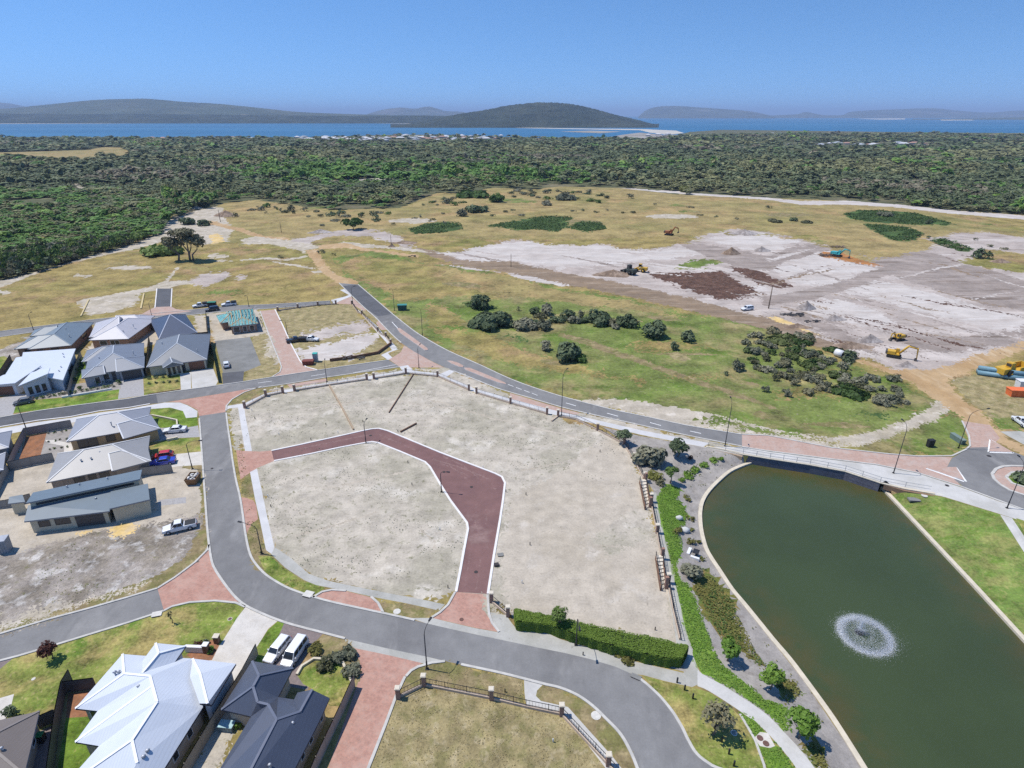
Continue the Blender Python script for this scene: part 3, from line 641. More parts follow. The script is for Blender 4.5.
lay('ground', 'sand_lot', [(488, 596), (492, 597), (506, 613), (505, 615), (489, 612)])
lay('ground', 'bed_gravel', [(510, 612), (560, 622), (620, 634), (684, 646), (686, 672), (640, 661), (612, 652.5), (575, 642), (545, 631), (519, 630)])
# garden beside the pond
lay('ground', 'bed_gravel', [(603, 427), (640, 436), (708, 448), (743, 455), (751, 461), (729, 470), (708, 489), (698.5, 512), (701.5, 539), (717.5, 570), (757, 622), (802.5, 679), (850, 749), (890, 815), (845, 815), (816, 770), (785, 733), (740, 696), (702, 674), (688, 640), (676, 592), (664.5, 540), (656, 495), (645, 478), (625, 443)])
lay('pavement', 'concrete_grey', [(651, 491), (656.5, 493), (665, 540), (677.5, 592), (688.5, 638), (698.5, 670), (690, 684), (680, 655), (676, 640), (668, 592), (659, 540)])
lay('ground', 'groundcover', [(657, 497), (662, 489), (669, 484), (681, 489), (677.5, 497.5), (685, 507.5), (688, 515), (685, 525), (675, 531), (682.5, 540), (682, 551), (676, 564), (680, 579), (690, 585), (697.5, 602.5), (704, 620), (709, 634), (714, 649), (724, 666), (740, 679), (756, 690), (765, 700), (779, 704), (790, 710), (792, 733), (785, 731), (765, 711.5), (740, 695), (721, 683), (703, 673), (698.5, 668), (688.5, 638), (677.5, 592), (665.5, 540)])
lay('ground', 'olive_cover', [(693, 572), (705, 568), (716, 582), (733, 602), (736, 614), (748, 634), (754, 650), (764, 664), (776, 676), (798, 682), (800, 692), (788, 706), (782, 690), (768, 668), (754, 662), (742, 648), (722, 640), (712, 622), (702, 603), (694, 588)])
lay('ground', 'bed_gravel', [(704, 622), (710, 622), (722, 640), (742, 652), (756, 672), (775, 700), (764, 699), (740, 678), (724, 665), (714, 648)])
lay('ground', 'olive_cover', [(804, 748), (820, 745), (828, 770), (846, 800), (836, 805), (815, 768)])
lay('pavement', 'concrete', path_white_up + path_white_low[::-1])
lay('ground', 'lawn_yellow', [(643, 675.5), (665, 681.5), (692, 687.5), (709, 692), (722, 700), (740, 716), (755, 740), (764, 765), (770, 800), (740, 783), (712, 766.5), (697, 755), (688, 740), (677, 719), (662, 699)])
lay('ground', 'groundcover', [(738, 711), (755, 722), (767.5, 733.5), (785, 753.5), (797, 771), (822, 818), (775, 818), (764, 765), (755, 740)])
lay('pavement', 'aggregate', [(754, 738), (760, 732), (768, 733), (775, 746), (770, 748), (760, 746)])
lay('ground', 'lawn_park', [(884, 487), (905, 490), (945, 497.5), (1000, 514.5), (1100, 546), (1250, 591), (1350, 900), (1260, 880), (1024, 636), (972, 580)])
lay('pavement', 'concrete', [(1000, 514.5), (1012, 518), (1040, 560), (1080, 620), (1062, 620), (1024, 552)])
lay('ground', 'lawn_yellow', [(1016, 518), (1100, 545), (1150, 640), (1080, 620), (1040, 560)])
# bottom of the picture
lay('ground', 'verge_brown', [(405, 677), (418, 667), (432, 662.5), (445, 661.5), (467, 666.5), (500, 673.5), (524, 679.5), (526, 706), (491, 697), (423, 684), (400, 694)])
lay('ground', 'lot_dry', [(398, 696), (423, 684.5), (491, 697.5), (526, 706), (563, 713), (608, 762), (650, 815), (350, 815), (368, 768), (386, 723)])
lay('ground', 'verge_brown', [(543, 684.5), (560, 688.5), (577.5, 696), (592.5, 706.5), (606, 719.5), (619, 733), (627.5, 747), (636, 766), (645, 800), (625, 780), (612, 756), (568, 707), (541, 701), (536, 696), (537, 691)])
lay('pavement', 'concrete', [(524, 679.5), (543, 684.5), (537, 690.5), (536, 696), (541, 701), (568, 707), (612, 756), (640, 792), (630, 800), (563, 712.5), (526, 705), (524.5, 692)])
lay('pavement', 'paving', [(350, 646), (390, 655), (424, 662), (414, 668), (405, 677), (397, 694), (386, 723.5), (368.5, 768), (350, 815), (305, 815), (328, 768), (356, 688.5), (361, 671), (358.5, 658.5)])
lay('pavement', 'concrete_grey', [(340, 637.5), (390, 649), (426, 656.5), (445, 661), (424, 663.5), (390, 655.5), (352, 647.5)])
lay('pavement', 'paving', [(209, 546), (211, 558), (214, 568), (220, 578), (228, 589), (237, 600), (246, 607), (236, 603), (215, 601), (190, 602.5), (172, 607), (164, 611), (157.5, 588.5), (175, 577.5), (195, 562.5), (207.5, 550)])
lay('ground', 'rubble', [(-60, 560), (0, 552), (100, 530), (160, 522), (205, 512), (208, 535), (209, 546), (207.5, 550), (195, 562.5), (175, 577.5), (157.5, 588), (87.5, 608), (0, 633), (-60, 649)])
lay('ground', 'verge_brown', [(204, 517), (207, 530), (208.5, 545), (206, 550), (195, 562), (175, 577), (157.5, 587.8), (128, 597), (88, 608.5), (0, 633.5), (-60, 649.5), (-60, 643), (0, 624), (60, 610), (110, 592), (160, 575), (188, 555), (198, 535)])
lay('ground', 'track_pale', [(-60, 640), (0, 622), (40, 607), (90, 600), (150, 582), (140, 590), (100, 601), (50, 614), (0, 628)])
lay('ground', 'sand_clean', [(-60, 480), (-10, 470), (10, 470), (26, 437), (75, 420), (150, 475), (175, 467), (201, 466), (204, 512), (160, 524), (100, 533), (0, 555), (-60, 563)])
lay('ground', 'yellow_sand', [(105, 530), (116, 527), (128, 524), (139, 525), (136, 532), (122, 538), (108, 538)])
lay('ground', 'yellow_sand', [(75, 533), (90, 530), (93, 533), (78, 537)])
lay('pavement', 'drive_grey', [(158, 500), (186, 497), (186, 503), (158, 506)])
lay('ground', 'bed_gravel', [(30, 437), (72, 428), (68, 456), (46, 462), (38, 460)])
lay('ground', 'bed_red', [(26, 437), (47, 432), (40, 457), (18, 463)])
lay('path', 'aggregate', [(45, 440), (55, 440), (73, 444), (72, 452), (64, 452), (64, 446), (48, 443)])
lay('ground', 'lawn', [(150, 408), (170, 407), (183, 411), (187, 417), (197, 416.5), (198, 426), (186, 428), (162, 428), (153, 426)])
lay('pavement', 'drive_grey', [(154, 430), (162, 427.8), (186, 427.6), (198, 425.5), (200, 437), (178, 438), (165, 440), (152, 442)])
lay('ground', 'lawn_yellow', [(150, 448), (165, 440), (178, 438.5), (199.5, 437), (201, 451), (172, 454), (157, 456)])
lay('pavement', 'aggregate', [(150, 462), (172, 454.5), (201, 451.5), (202, 465), (176, 466.5), (150, 472)])
lay('ground', 'verge_brown', [(175, 467), (202, 465.5), (204, 490), (206, 512), (201, 514), (200, 490), (196, 470)])
lay('pavement', 'concrete_white', [(-60, 438.5), (0, 428.5), (37.5, 422), (70, 418), (100, 412.5), (127.5, 409), (150, 405), (165, 402.5), (180, 402.5), (188, 405.5), (197.5, 411), (197, 417), (186, 418), (183, 411), (170, 407.5), (150, 409), (127, 413), (75, 422), (37, 428), (0, 436), (-60, 447)])
lay('pavement', 'paving', [(168, 402), (227.5, 392.5), (262, 386.5), (244, 392.5), (232, 399.5), (226.5, 406), (225.5, 412), (199, 416), (197.5, 410), (188, 405), (180, 402.3)])
lay('ground', 'lawn', [(-60, 420), (-60, 412), (0, 395)][:0] or [(13.5, 413), (16, 405), (30, 400.5), (70, 397), (121, 389), (120, 395.5), (118, 399), (80, 404.5), (37.5, 410.3)])
lay('pavement', 'drive_grey', [(-60, 425), (-60, 405), (0, 398), (18, 394), (30, 394), (30, 400.5), (16, 405), (13, 414.5), (0, 416.5)])
lay('pavement', 'drive_grey', [(121, 378), (143, 375), (144, 395.3), (118, 399)])
lay('ground', 'lawn_yellow', [(144, 377), (180, 372), (180, 390), (144, 395)])
lay('pavement', 'concrete', [(180, 374), (191, 372), (191, 388.5), (181, 390)])
lay('pavement', 'concrete', [(191, 371), (213, 368), (218, 381), (216, 385), (192, 388.4)])
lay('ground', 'lawn', [(80, 360), (92, 360), (91, 376), (80, 378), (78, 388), (75, 388)])
lay('ground', 'lawn', [(-60, 370), (4, 356), (12, 360), (2, 374), (-60, 395)])
lay('ground', 'bed_gravel', [(30, 394), (75, 384), (121, 378), (121, 389), (70, 396.5), (30, 400)])
lay('ground', 'sand_clean', [(90, 345), (104, 322), (150, 318), (160, 340), (146, 348), (85, 352)])
lay('ground', 'lawn_yellow', [(-60, 684), (0, 668), (14, 657.5), (20, 656.5), (56, 645.5), (127.5, 623.5), (164, 611.5), (172, 607), (190, 602.8), (215, 601.3), (236, 603.5), (244, 608), (236, 622), (222, 648), (212, 662), (190, 655), (150, 660), (120, 665), (100, 690), (66, 690), (60, 725), (-60, 760)])
lay('pavement', 'drive_brown', [(-60, 680), (0, 662), (14, 657.5), (6, 664), (0, 669), (-60, 688)])
lay('pavement', 'aggregate', [(-60, 705), (0, 698), (14, 694), (10, 710), (5, 720), (-60, 730)])
lay('pavement', 'aggregate', [(245.5, 607), (262, 614.5), (277.5, 621), (268, 629), (260, 642), (245, 664), (234, 684), (205, 664), (212, 655), (222, 642), (237, 618)])
lay('ground', 'bed_red', [(186, 655), (196, 648), (206, 640), (217, 640), (219, 646), (212, 660), (198, 662)])
lay('ground', 'lawn', [(277.5, 621.5), (284, 623.5), (285, 633), (272, 652), (258, 668), (248, 662), (260, 642), (268, 630)])
lay('pavement', 'drive_brown', [(284, 623.5), (294, 626.5), (323, 634), (314, 643), (306, 655), (297, 672), (310, 678), (308, 690), (286, 686), (262, 674), (272, 651)])
lay('ground', 'lawn_yellow', [(297, 675), (302, 668), (314, 659.5), (342.5, 663.5), (351, 682), (340, 706), (330, 706), (311, 688), (303, 684)])
lay('ground', 'verge_brown', [(310, 655), (312, 646), (323, 635), (340, 637), (353, 646), (359, 660), (360, 672), (356, 688), (350, 682), (343, 662), (314, 659)])
lay('ground', 'sand_lot', [(228, 690), (244, 700), (252, 715), (232, 740), (210, 790), (180, 790)])
lay('ground', 'lawn', [(66, 718), (92, 716), (100, 720), (88, 768), (80, 800), (52, 800)])
lay('ground', 'bed_red', [(68, 694), (96, 690), (98, 716), (66, 718)])
lay('pavement', 'drive_brown', [(30, 735), (54, 725), (46, 768), (40, 800), (20, 800)])

def fnoise(x, y, s, seed):
    r = np.random.default_rng(seed); ph = r.uniform(0, 6.28, 8); a = r.uniform(0, 6.28, 8)
    return sum(np.sin((x * np.cos(a[i]) + y * np.sin(a[i])) * s * (1 + .37 * i) + ph[i]) / (1 + .3 * i) for i in range(8)) / 3.4
RAGGED = {'asphalt_red_worn', 'grass_dry', 'grass_green', 'grass_far', 'lot_dry', 'sand_lot', 'sand_clean', 'sand_white', 'sand_grey', 'sand_dark', 'track_brown', 'track_orange', 'track_pale', 'mulch',
          'orange_earth', 'yellow_sand', 'rubble', 'heath_green', 'verge_brown', 'olive_cover', 'groundcover', 'bed_gravel'}
AMP = {'groundcover': .35, 'asphalt_red_worn': .12, 'bed_gravel': .3, 'olive_cover': .8, 'verge_brown': .35, 'lot_dry': .5, 'track_orange': .9, 'sand_lot': .7, 'sand_clean': .8, 'rubble': .9, 'yellow_sand': .9, 'track_pale': 1.2}
def build_ground():
    verts, edges, polys, hard, amps = [], [], [], [], []
    def add_ring(ring):
        o = len(verts)
        verts.extend(ring)
        n = len(ring)
        edges.extend((o + i, o + (i + 1) % n) for i in range(n))
    nat_px = []
    for name, mat, poly, w in L:
        if w: ring = [tuple(p) for p in poly]
        else:
            ring = []
            for p in poly:
                q = G(*p) if (430 < p[1] < 830 and p[0] > 600) else P(max(-500, p[0]), p[1])
                ring.append((q.x, q.y))
        h = w or mat not in RAGGED or mat == 'bed_gravel'
        polys.append(ring); hard.append(h); amps.append(AMP.get(mat, 2.0) * (.3 if name == 'track' and mat[:4] == 'sand' else .5 if name == 'track' else 1))
        if h or mat == 'forest_floor' or min(p[1] for p in poly) < 185: add_ring(ring)
        if not h: nat_px.append(poly)
    add_ring(POND)
    # extra points where the ground slopes
    xs, ys = np.meshgrid(np.arange(10, 130, 1.6), np.arange(25, 150, 1.6))
    xs, ys = xs.ravel() + rng.uniform(-.3, .3, xs.size), ys.ravel() + rng.uniform(-.3, .3, ys.size)
    k = inside(SLOPE, xs, ys) & ~inside(POND, xs, ys) & (seg_dist(POND, xs, ys) > .5)
    verts.extend(zip(xs[k], ys[k]))
    # fine points along every soft soil boundary, so that one soil frays into the next
    pts = []
    for poly in nat_px:
        for (x1, y1), (x2, y2) in zip(poly, poly[1:] + poly[:1]):
            d = math.hypot(x2 - x1, y2 - y1)
            if max(y1, y2) < 186 or max(x1, x2) < -50 or min(x1, x2) > 1080: continue
            n = int(d * 3.2)
            t = rng.random(n); wdt = rng.normal(size=n) * np.clip(((y1 + y2) / 2 - 150) / 60, .8, 5.5)
            nx, ny = -(y2 - y1) / (d + 1e-6), (x2 - x1) / (d + 1e-6)
            pts.append(np.column_stack([x1 + (x2 - x1) * t + nx * wdt, y1 + (y2 - y1) * t + ny * wdt * .7]))
    pts = np.concatenate(pts); pts = pts[(pts[:, 1] > 188) & (pts[:, 1] < 800) & (pts[:, 0] > -60) & (pts[:, 0] < 1090)]
    key = np.unique((pts / np.array([1.5, 1.0])).round().astype(int), axis=0, return_index=True)[1]; pts = pts[key]
    v_ = (pts[:, 1] - 384) / FPX; t_ = CAM_H / (SP + v_ * CP)
    wx, wy = (pts[:, 0] - 512) / FPX * t_, (CP - v_ * SP) * t_
    k = ~inside(POND, wx, wy) & (seg_dist(POND, wx, wy) > .4)
    verts.extend(zip(wx[k], wy[k]))
    vs, es, fs, _, _, _ = delaunay_2d_cdt([Vector((v[0], v[1])) for v in verts], edges, [], 0, 1e-3)
    V = np.array([(v.x, v.y) for v in vs])
    F = np.array([tuple(f) for f in fs])
    C = V[F].mean(1)
    n1, n2 = fnoise(C[:, 0], C[:, 1], .9, 31), fnoise(C[:, 0], C[:, 1], .8, 32)
    m1, m2 = fnoise(C[:, 0], C[:, 1], .2, 33), fnoise(C[:, 0], C[:, 1], .22, 34)
    j1, j2 = rng.normal(size=len(C)), rng.normal(size=len(C))
    lab = np.full(len(F), -1)
    for i, ring in enumerate(polys):
        a = 0.0 if hard[i] else amps[i]
        x, y = C[:, 0] + a * (n1 * .7 + m1 * 1.1 + j1 * .35), C[:, 1] + a * (n2 * .7 + m2 * 1.1 + j2 * .35) * (1 + C[:, 1] / 400)
        r_ = np.array(ring); lo, hi = r_.min(0) - 12, r_.max(0) + 12
        k = np.nonzero((C[:, 0] > lo[0]) & (C[:, 0] < hi[0]) & (C[:, 1] > lo[1]) & (C[:, 1] < hi[1]))[0]
        lab[k[inside(ring, x[k], y[k])]] = i
    lab[inside(POND, C[:, 0], C[:, 1])] = -1
    Z = height(V[:, 0], V[:, 1])
    groups = {}
    for i, (name, mat, _, _) in enumerate(L):
        groups.setdefault((name, mat), []).append(i)
    for (name, mat), ids in groups.items():
        sel = F[np.isin(lab, ids)]
        if not len(sel): continue
        u, inv = np.unique(sel, return_inverse=True)
        inv = inv.reshape(-1, 3)
        co = np.column_stack([V[u], Z[u]])
        e1, e2 = co[inv[:, 1]] - co[inv[:, 0]], co[inv[:, 2]] - co[inv[:, 0]]
        fl = e1[:, 0] * e2[:, 1] - e1[:, 1] * e2[:, 0] < 0
        inv[fl] = inv[fl][:, ::-1]
        me = bpy.data.meshes.new(name)
        me.from_pydata(co.tolist(), [], inv.tolist())
        me.materials.append(M[mat])
        me.update()
        structure(link(name, me))
build_ground()

# ------------------------------------------------------------------ kerbs, markings, medians
M['kerb'] = plain('kerb_concrete', (.47, .455, .42), .85, .12, .8, spec=.2)
M['kerb_white'] = plain('new_kerb_concrete', (.68, .66, .64), .8, .06, .8, spec=.2)
M['paint'] = plain('road_paint', (.72, .72, .70), .7, .12, 2.0, spec=.3)
def offset_line(pts, d):
    out = []
    for i, p in enumerate(pts):
        a, b = pts[max(0, i - 1)], pts[min(len(pts) - 1, i + 1)]
        t = (Vector((b[0] - a[0], b[1] - a[1]))).normalized()
        out.append((p[0] - t.y * d, p[1] + t.x * d))
    return out
def strip(mb, pts, w, z0, z1, m=0, zs=None):
    """raised band along a line of world points, profile w wide"""
    a, b = offset_line(pts, w / 2), offset_line(pts, -w / 2)
    zs = zs if zs is not None else [0.0] * len(pts)
    vs, fs = [], []
    for i in range(len(pts)):
        vs += [(a[i][0], a[i][1], zs[i] + z0), (a[i][0], a[i][1], zs[i] + z1), (b[i][0], b[i][1], zs[i] + z1), (b[i][0], b[i][1], zs[i] + z0)]
    for i in range(len(pts) - 1):
        o, q = i * 4, i * 4 + 4
        fs += [(o, q, q + 1, o + 1), (o + 1, q + 1, q + 2, o + 2), (o + 2, q + 2, q + 3, o + 3)]
    fs += [(0, 1, 2, 3), tuple(len(vs) - 4 + k for k in (3, 2, 1, 0))]
    mb.add(vs, fs, m)
def W2(px): return [tuple(P(*p)[:2]) for p in px]
def trim(pts, a, b): return [p for p in pts if a <= p[0] <= b]
def kerb(px, w=.32, h=.11, mat='kerb'):
    mb = MB(); strip(mb, W2(px), w, -.05, h); structure(mb.build('kerb', M[mat]))
kerb([p for p in roadA_left if 416 < p[1] < 640])
kerb([p for p in roadA_left if p[1] >= 664 and not (524 < p[0] < 543)])
kerb([p for p in roadA_right if p[1] > 412 and p[0] < 420])
kerb([p for p in roadA_right if p[1] > 675])
kerb(roadB_up); kerb([p for p in roadB_low if p[0] < 160], mat='kerb_white'); kerb(roadB_low[9:])
kerb(roadC_right); kerb([p for p in roadC_left if p[0] < 403]); kerb([p for p in roadC_left if p[0] > 446])
kerb(roadN_up); kerb(roadN_low); kerb(roadF_up); kerb(roadF_low)
kerb(culdesac_out, .36, .1, 'kerb_white'); kerb(culdesac_in, .36, .1, 'kerb_white')
kerb([(406, 676.5), (411, 671), (418, 667), (432, 663), (445, 661.5)])
kerb([(405, 677), (397, 694), (386, 723.5), (368.5, 768), (352, 810)])
kerb([(164, 611), (172, 606.7), (190, 602.5), (215, 601), (236, 603), (245, 607)])
kerb([(157.5, 588.5), (175, 577.5), (195, 562.5), (207.5, 550), (209, 545)])
kerb([(499, 632), (492, 623), (489, 614), (487.5, 595)]); kerb([(432, 617.5), (440, 612.5), (448, 605), (455, 592.5)])
kerb([(313, 597.5), (322, 592), (332, 590), (346, 591)]); kerb([(371, 597), (378, 603), (383, 612.5)])
kerb([(260, 311), (270, 337.5), (280, 362.5), (281.5, 367), (280, 372), (272, 377)]); kerb([(275, 309.5), (283, 326), (291, 344), (300, 361), (306, 367), (317, 370)], mat='kerb_white')
kerb([(157, 288.5), (155, 308)], mat='kerb_white'); kerb([(172, 288.5), (171, 307)], mat='kerb_white')
kerb([(742, 434.5), (768, 435.5), (830, 447.5), (888, 454), (918, 456.3), (952, 456), (966, 449.5), (970, 446), (969, 436), (962, 421)])
kerb([(742, 447), (768, 451), (830, 459), (875.5, 464.5), (918, 473), (960.5, 486.5), (998.5, 500.5), (1023, 509.5), (1060, 520)])
kerb([(992, 474), (996, 469), (1003, 466.5), (1012, 466), (1030, 466.5), (1060, 471), (1078, 482), (1072, 494), (1050, 498), (1024, 495), (1010, 490.5), (1000, 484.5), (994, 479), (992, 474)], .5)
kerb([(1006, 477), (1012, 472.6), (1024, 471.5), (1046, 474.5), (1057, 482), (1045, 488.6), (1024, 487), (1012, 483.3), (1006, 477)], .5)
kerb([(204, 535), (226, 408)][:0] or [(226, 411), (226.5, 406), (232, 399.5), (244, 392.5), (262, 386.5)])
kerb([(740, 714), (755, 740), (764, 765), (770, 800)], .25, .06)
for isl in ([(397, 328.5), (400, 328.5), (412, 337), (427.5, 348.5), (428, 350.3), (425, 350.6), (412, 341.5), (400, 333)],
            [(447, 361), (451, 361), (458, 363), (463.5, 366), (463, 367.6), (459, 367), (452, 364)],
            [(464, 368), (470, 368.2), (488, 375.5), (505, 382.8), (506.5, 384.5), (500, 383.4), (484, 377.5), (466, 370.2)],
            [(926, 468.2), (956, 467.4), (964, 480.5), (952, 477), (938, 472)],
            [(990.5, 440), (1013, 452.6), (989, 451.8)]):
    mb = MB(); mb.prism(W2(isl), -.05, .12, 0, 1); structure(mb.build('road_median', [M['kerb_white'], M['paving_pale']]))
mb = MB()
def mark(a, b, w=.12):
    mb.bar(P(*a, .004), P(*b, .004), w, .004)
for i in range(4): mark((508 + i * 8, 384.4 + i * 2.95), (513.6 + i * 8, 386.5 + i * 2.95), .16)
mark((566, 402.9), (576, 405.8), .2); mark((607, 413.1), (618, 416.2), .2); mark((650, 422.5), (661, 425.5), .2); mark((690, 431), (701, 433.4), .2)
mark((353, 372.8), (396, 364.5), .16); mark((258, 383), (272, 381), .16); mark((311, 376), (325, 373.8), .16)
for a, b in (((926, 468.2), (964, 481.5)), ((956, 467.3), (966, 481.5)), ((990.3, 439.5), (988.6, 452.2)), ((988.6, 452.2), (1013.5, 453)), ((990.3, 439.5), (1013.5, 453))): mark(a, b, .35)
mark((392, 322), (399, 329.5), .2)
structure(mb.build('road_marking', M['paint']))

# ------------------------------------------------------------------ pond: water, bed walls, kerb edge
def water_material(name, deep, shallow, wave, strength, rough):
    m, nt, b = new_mat(name)
    v = coords(nt)
    a = nt.nodes.new('ShaderNodeAttribute'); a.attribute_name = 'shallow'
    n = noise(nt, v, .25, 5, .65)
    mul = nt.nodes.new('ShaderNodeMath'); mul.operation = 'MULTIPLY'
    nt.links.new(a.outputs['Fac'], mul.inputs[0]); nt.links.new(ramp(nt, n, .3, .65), mul.inputs[1])
    c = mixcol(nt, mul.outputs[0], deep, shallow)
    c = mixcol(nt, ramp(nt, noise(nt, v, .06, 4, .6), .35, .7), c, mixcol(nt, .35, c, tuple(x * .6 for x in deep)))
    nt.links.new(c, b.inputs['Base Color'])
    b.inputs['Roughness'].default_value = rough
    b.inputs['IOR'].default_value = 1.33
    n2 = noise(nt, v, wave, 5, .65)
    bump(nt, b, n2, strength, .1)
    return m
M['pond'] = water_material('pond_water', (.048, .068, .027), (.085, .070, .025), 2.6, .6, .10)
xs, ys = np.meshgrid(np.arange(20, 130, 1.5), np.arange(10, 150, 1.5))
xs, ys = xs.ravel(), ys.ravel()
k = inside(POND, xs, ys) & (seg_dist(POND, xs, ys) > .4)
pv = [Vector(p) for p in POND] + [Vector(p) for p in zip(xs[k], ys[k])]
vs, es, fs, *_ = delaunay_2d_cdt(pv, [(i, (i + 1) % len(POND)) for i in range(len(POND))], [], 0, 1e-3)
V = np.array([(v.x, v.y) for v in vs])
fs = [f for f in fs if inside(POND, [V[list(f)].mean(0)[0]], [V[list(f)].mean(0)[1]])[0]]
me = bpy.data.meshes.new('pond_water')
me.from_pydata([(v[0], v[1], WATER_Z) for v in V], [], [tuple(f) for f in fs])
d = seg_dist(POND, V[:, 0], V[:, 1])
at = me.attributes.new('shallow', 'FLOAT', 'POINT')
at.data.foreach_set('value', np.clip(1 - d / 6.5, 0, 1).astype(np.float32))
me.materials.append(M['pond'])
structure(link('pond_water', me))
M['limestone'] = plain('limestone_edge', (.56, .50, .39), .85, .1, 1.2, spec=.2, bmp=.3)
M['stone_wall'] = brick_mat('bluestone_wall', (.12, .12, .145), (.085, .085, .11), (.16, .15, .16), 1.0, 0, .8, .35, None, .4, .03, wall=True)
for kw in (kerb_left_w, kerb_right_w):
    mb = MB(); strip(mb, offset_line([(p.x, p.y) for p in kw], .28 if kw is kerb_left_w else -.28), .62, -1.0, .06, 0, [KERB_Z] * len(kw))
    o = mb.build('pond_edge_wall', M['limestone'])
    tag(o, 'pale limestone kerb wall curving along the garden side of the pond' if kw is kerb_left_w else 'pale limestone kerb wall running straight between the pond and the park lawn', 'wall')
t = root('retaining_wall', (0, 0, 0), 'dark bluestone retaining wall holding the paved road above the pond', 'wall')
mb = MB(); strip(mb, offset_line([(p.x, p.y) for p in wall_w], .22), .4, -2.6, -.02); mb.build('wall_face', M['stone_wall'], t)
ext = [P(706, 447.3), P(725, 450.8)] + wall_w + [P(905, 489.5), P(935, 494.5)]
mb = MB(); strip(mb, offset_line([(p.x, p.y) for p in ext], .22), .5, 0, .14); mb.build('coping', M['limestone'], t)
M['fence_grey'] = plain('galvanised_rail', (.45, .45, .46), .5, .08, 1, .3)
mb = MB()
line = [P(708, 446.8, .14), P(743, 453.6, .14)] + [P(p[0], p[1] - 1.3, .14) for p in wall_px[1:]] + [P(905, 487.2, .14), P(930, 491.5, .14)]
for a, b in zip(line, line[1:]):
    n = max(1, int((b - a).length / 2.2))
    for i in range(n):
        p = a.lerp(b, i / n)
        mb.box(p.x - .03, p.x + .03, p.y - .03, p.y + .03, p.z, p.z + 1.05)
    for hz in (.45, 1.02): mb.bar(a + Vector((0, 0, hz)), b + Vector((0, 0, hz)), .05, .05)
mb.build('railing', M['fence_grey'], t)
mb = MB(); strip(mb, offset_line(W2([(884, 484.6), (905, 491), (935, 496.5)]), .3), .5, -1.0, -.03); mb.build('wing_wall', plain('brown_block', (.22, .14, .09), .9), t)
mb = MB(); strip(mb, offset_line([tuple(P(*p)[:2]) for p in ((708, 449), (730, 453.6), (742, 456.8))], .3), .5, -1.3, -.03); mb.build('wing_wall', plain('tan_block', (.36, .27, .18), .9), t)

# ------------------------------------------------------------------ sea, far shore, hills, air
SEA_Z = -3.0
m, nt, b = new_mat('sea_water')
v = coords(nt)
c = mixcol(nt, ramp(nt, noise(nt, coords(nt, 0, (.3, 1, 1)), .0012, 4, .6), .35, .65), (.03, .125, .24), (.045, .16, .29))
c = mixcol(nt, ramp(nt, noise(nt, v, .0035, 4, .6), .55, .75), c, (.035, .11, .21))
nt.links.new(c, b.inputs['Base Color']); b.inputs['Roughness'].default_value = .55; b.inputs['Specular IOR Level'].default_value = .12
bump(nt, b, noise(nt, v, .25, 4, .6), .15, .3)
M['sea'] = m
mb = MB(); mb.add([(-70000, 1500, SEA_Z), (70000, 1500, SEA_Z), (70000, 60000, SEA_Z), (-70000, 60000, SEA_Z)], [(0, 1, 2, 3)])
structure(mb.build('sea', M['sea']))
mb = MB(); cw = [tuple(P(*p)[:2]) for p in coast]
strip(mb, cw, 3, SEA_Z - 1, .0); structure(mb.build('shore', M['beach']))
M['hill_near'] = ground_mat('wooded_hill', (.034, .046, .034), (.05, .06, .044), .004, (.42, .62), (.024, .034, .026), .012, (.5, .66), (.12, .115, .085), .02, (.66, .74), .35, .06, bmp=1.0, bdist=5)
M['hill_far'] = ground_mat('distant_wooded_hill', (.06, .075, .045), (.085, .095, .06), .0015, (.42, .62), (.20, .185, .12), .003, (.64, .74), None, 1, (.6, .7), .25, .02, bmp=.6, bdist=8)
M['hill_rock'] = ground_mat('granite_island', (.075, .085, .06), (.14, .135, .115), .0014, (.5, .68), None, 1, (.5, .6), None, 1, (.6, .7), .25, .01, bmp=.6, bdist=10)
def ray_at(px, py, Y):
    dx, v = (px - 512) / FPX, (py - 384) / FPX
    t = Y / (CP - v * SP)
    return dx * t, CAM_H - t * (SP + v * CP)
def hill(profile, D0, Dr, mat, seed, jag=0.12, name='hill'):
    r = np.random.default_rng(seed)
    pr = cat_rom(profile, 10)
    n, rows = len(pr), 26
    ph = r.uniform(0, 6.28, 12)
    vs, fs = [], []
    for j in range(rows):
        s = 2.0 * j / (rows - 1)
        Y = D0 + (Dr - D0) * s
        for i, (px, py) in enumerate(pr):
            x, zr = ray_at(px, py, Dr)
            zr = max(zr, SEA_Z - 2)
            x *= Y / Dr
            k = math.sin(min(s, 1) * math.pi / 2) ** .9 if s <= 1 else math.cos((s - 1) * math.pi / 2)
            ws = sum(math.sin(i * (.09 + .06 * q) + s * (2.2 + q) + ph[q]) / (1 + .5 * q) for q in range(6)) / 4
            if s > .95: wv = 1.0 if s <= 1.04 else 1 - .15 * (s - 1)
            else: wv = 1 - .22 * (1 - s) * (1 + ws)
            z = SEA_Z + (zr - SEA_Z) * k * wv + (r.uniform(-1, 1) * jag * (zr - SEA_Z) * .05 if 0 < j < rows - 1 else 0)
            if j == 0: z = SEA_Z - 1
            vs.append((x, Y, z))
    for j in range(rows - 1):
        for i in range(n - 1):
            a = j * n + i
            fs.append((a, a + 1, a + n + 1, a + n))
    mb = MB(); mb.add(vs, fs, 0, True)
    return structure(mb.build(name, M[mat]))
hill([(-260, 114), (-160, 111), (-60, 110.5), (0, 109), (50, 104.3), (95, 100), (130, 99), (150, 99), (185, 102), (220, 104), (260, 108), (300, 112), (350, 114), (400, 115.3), (450, 116.2), (500, 117)], 6500, 8300, 'hill_far', 1)
hill([(-260, 116), (-100, 114), (0, 113.6), (80, 114.2), (150, 114), (230, 115), (300, 115.6), (360, 116), (420, 115.5), (470, 117), (540, 120), (600, 123)], 5300, 5900, 'hill_near', 2, .5)
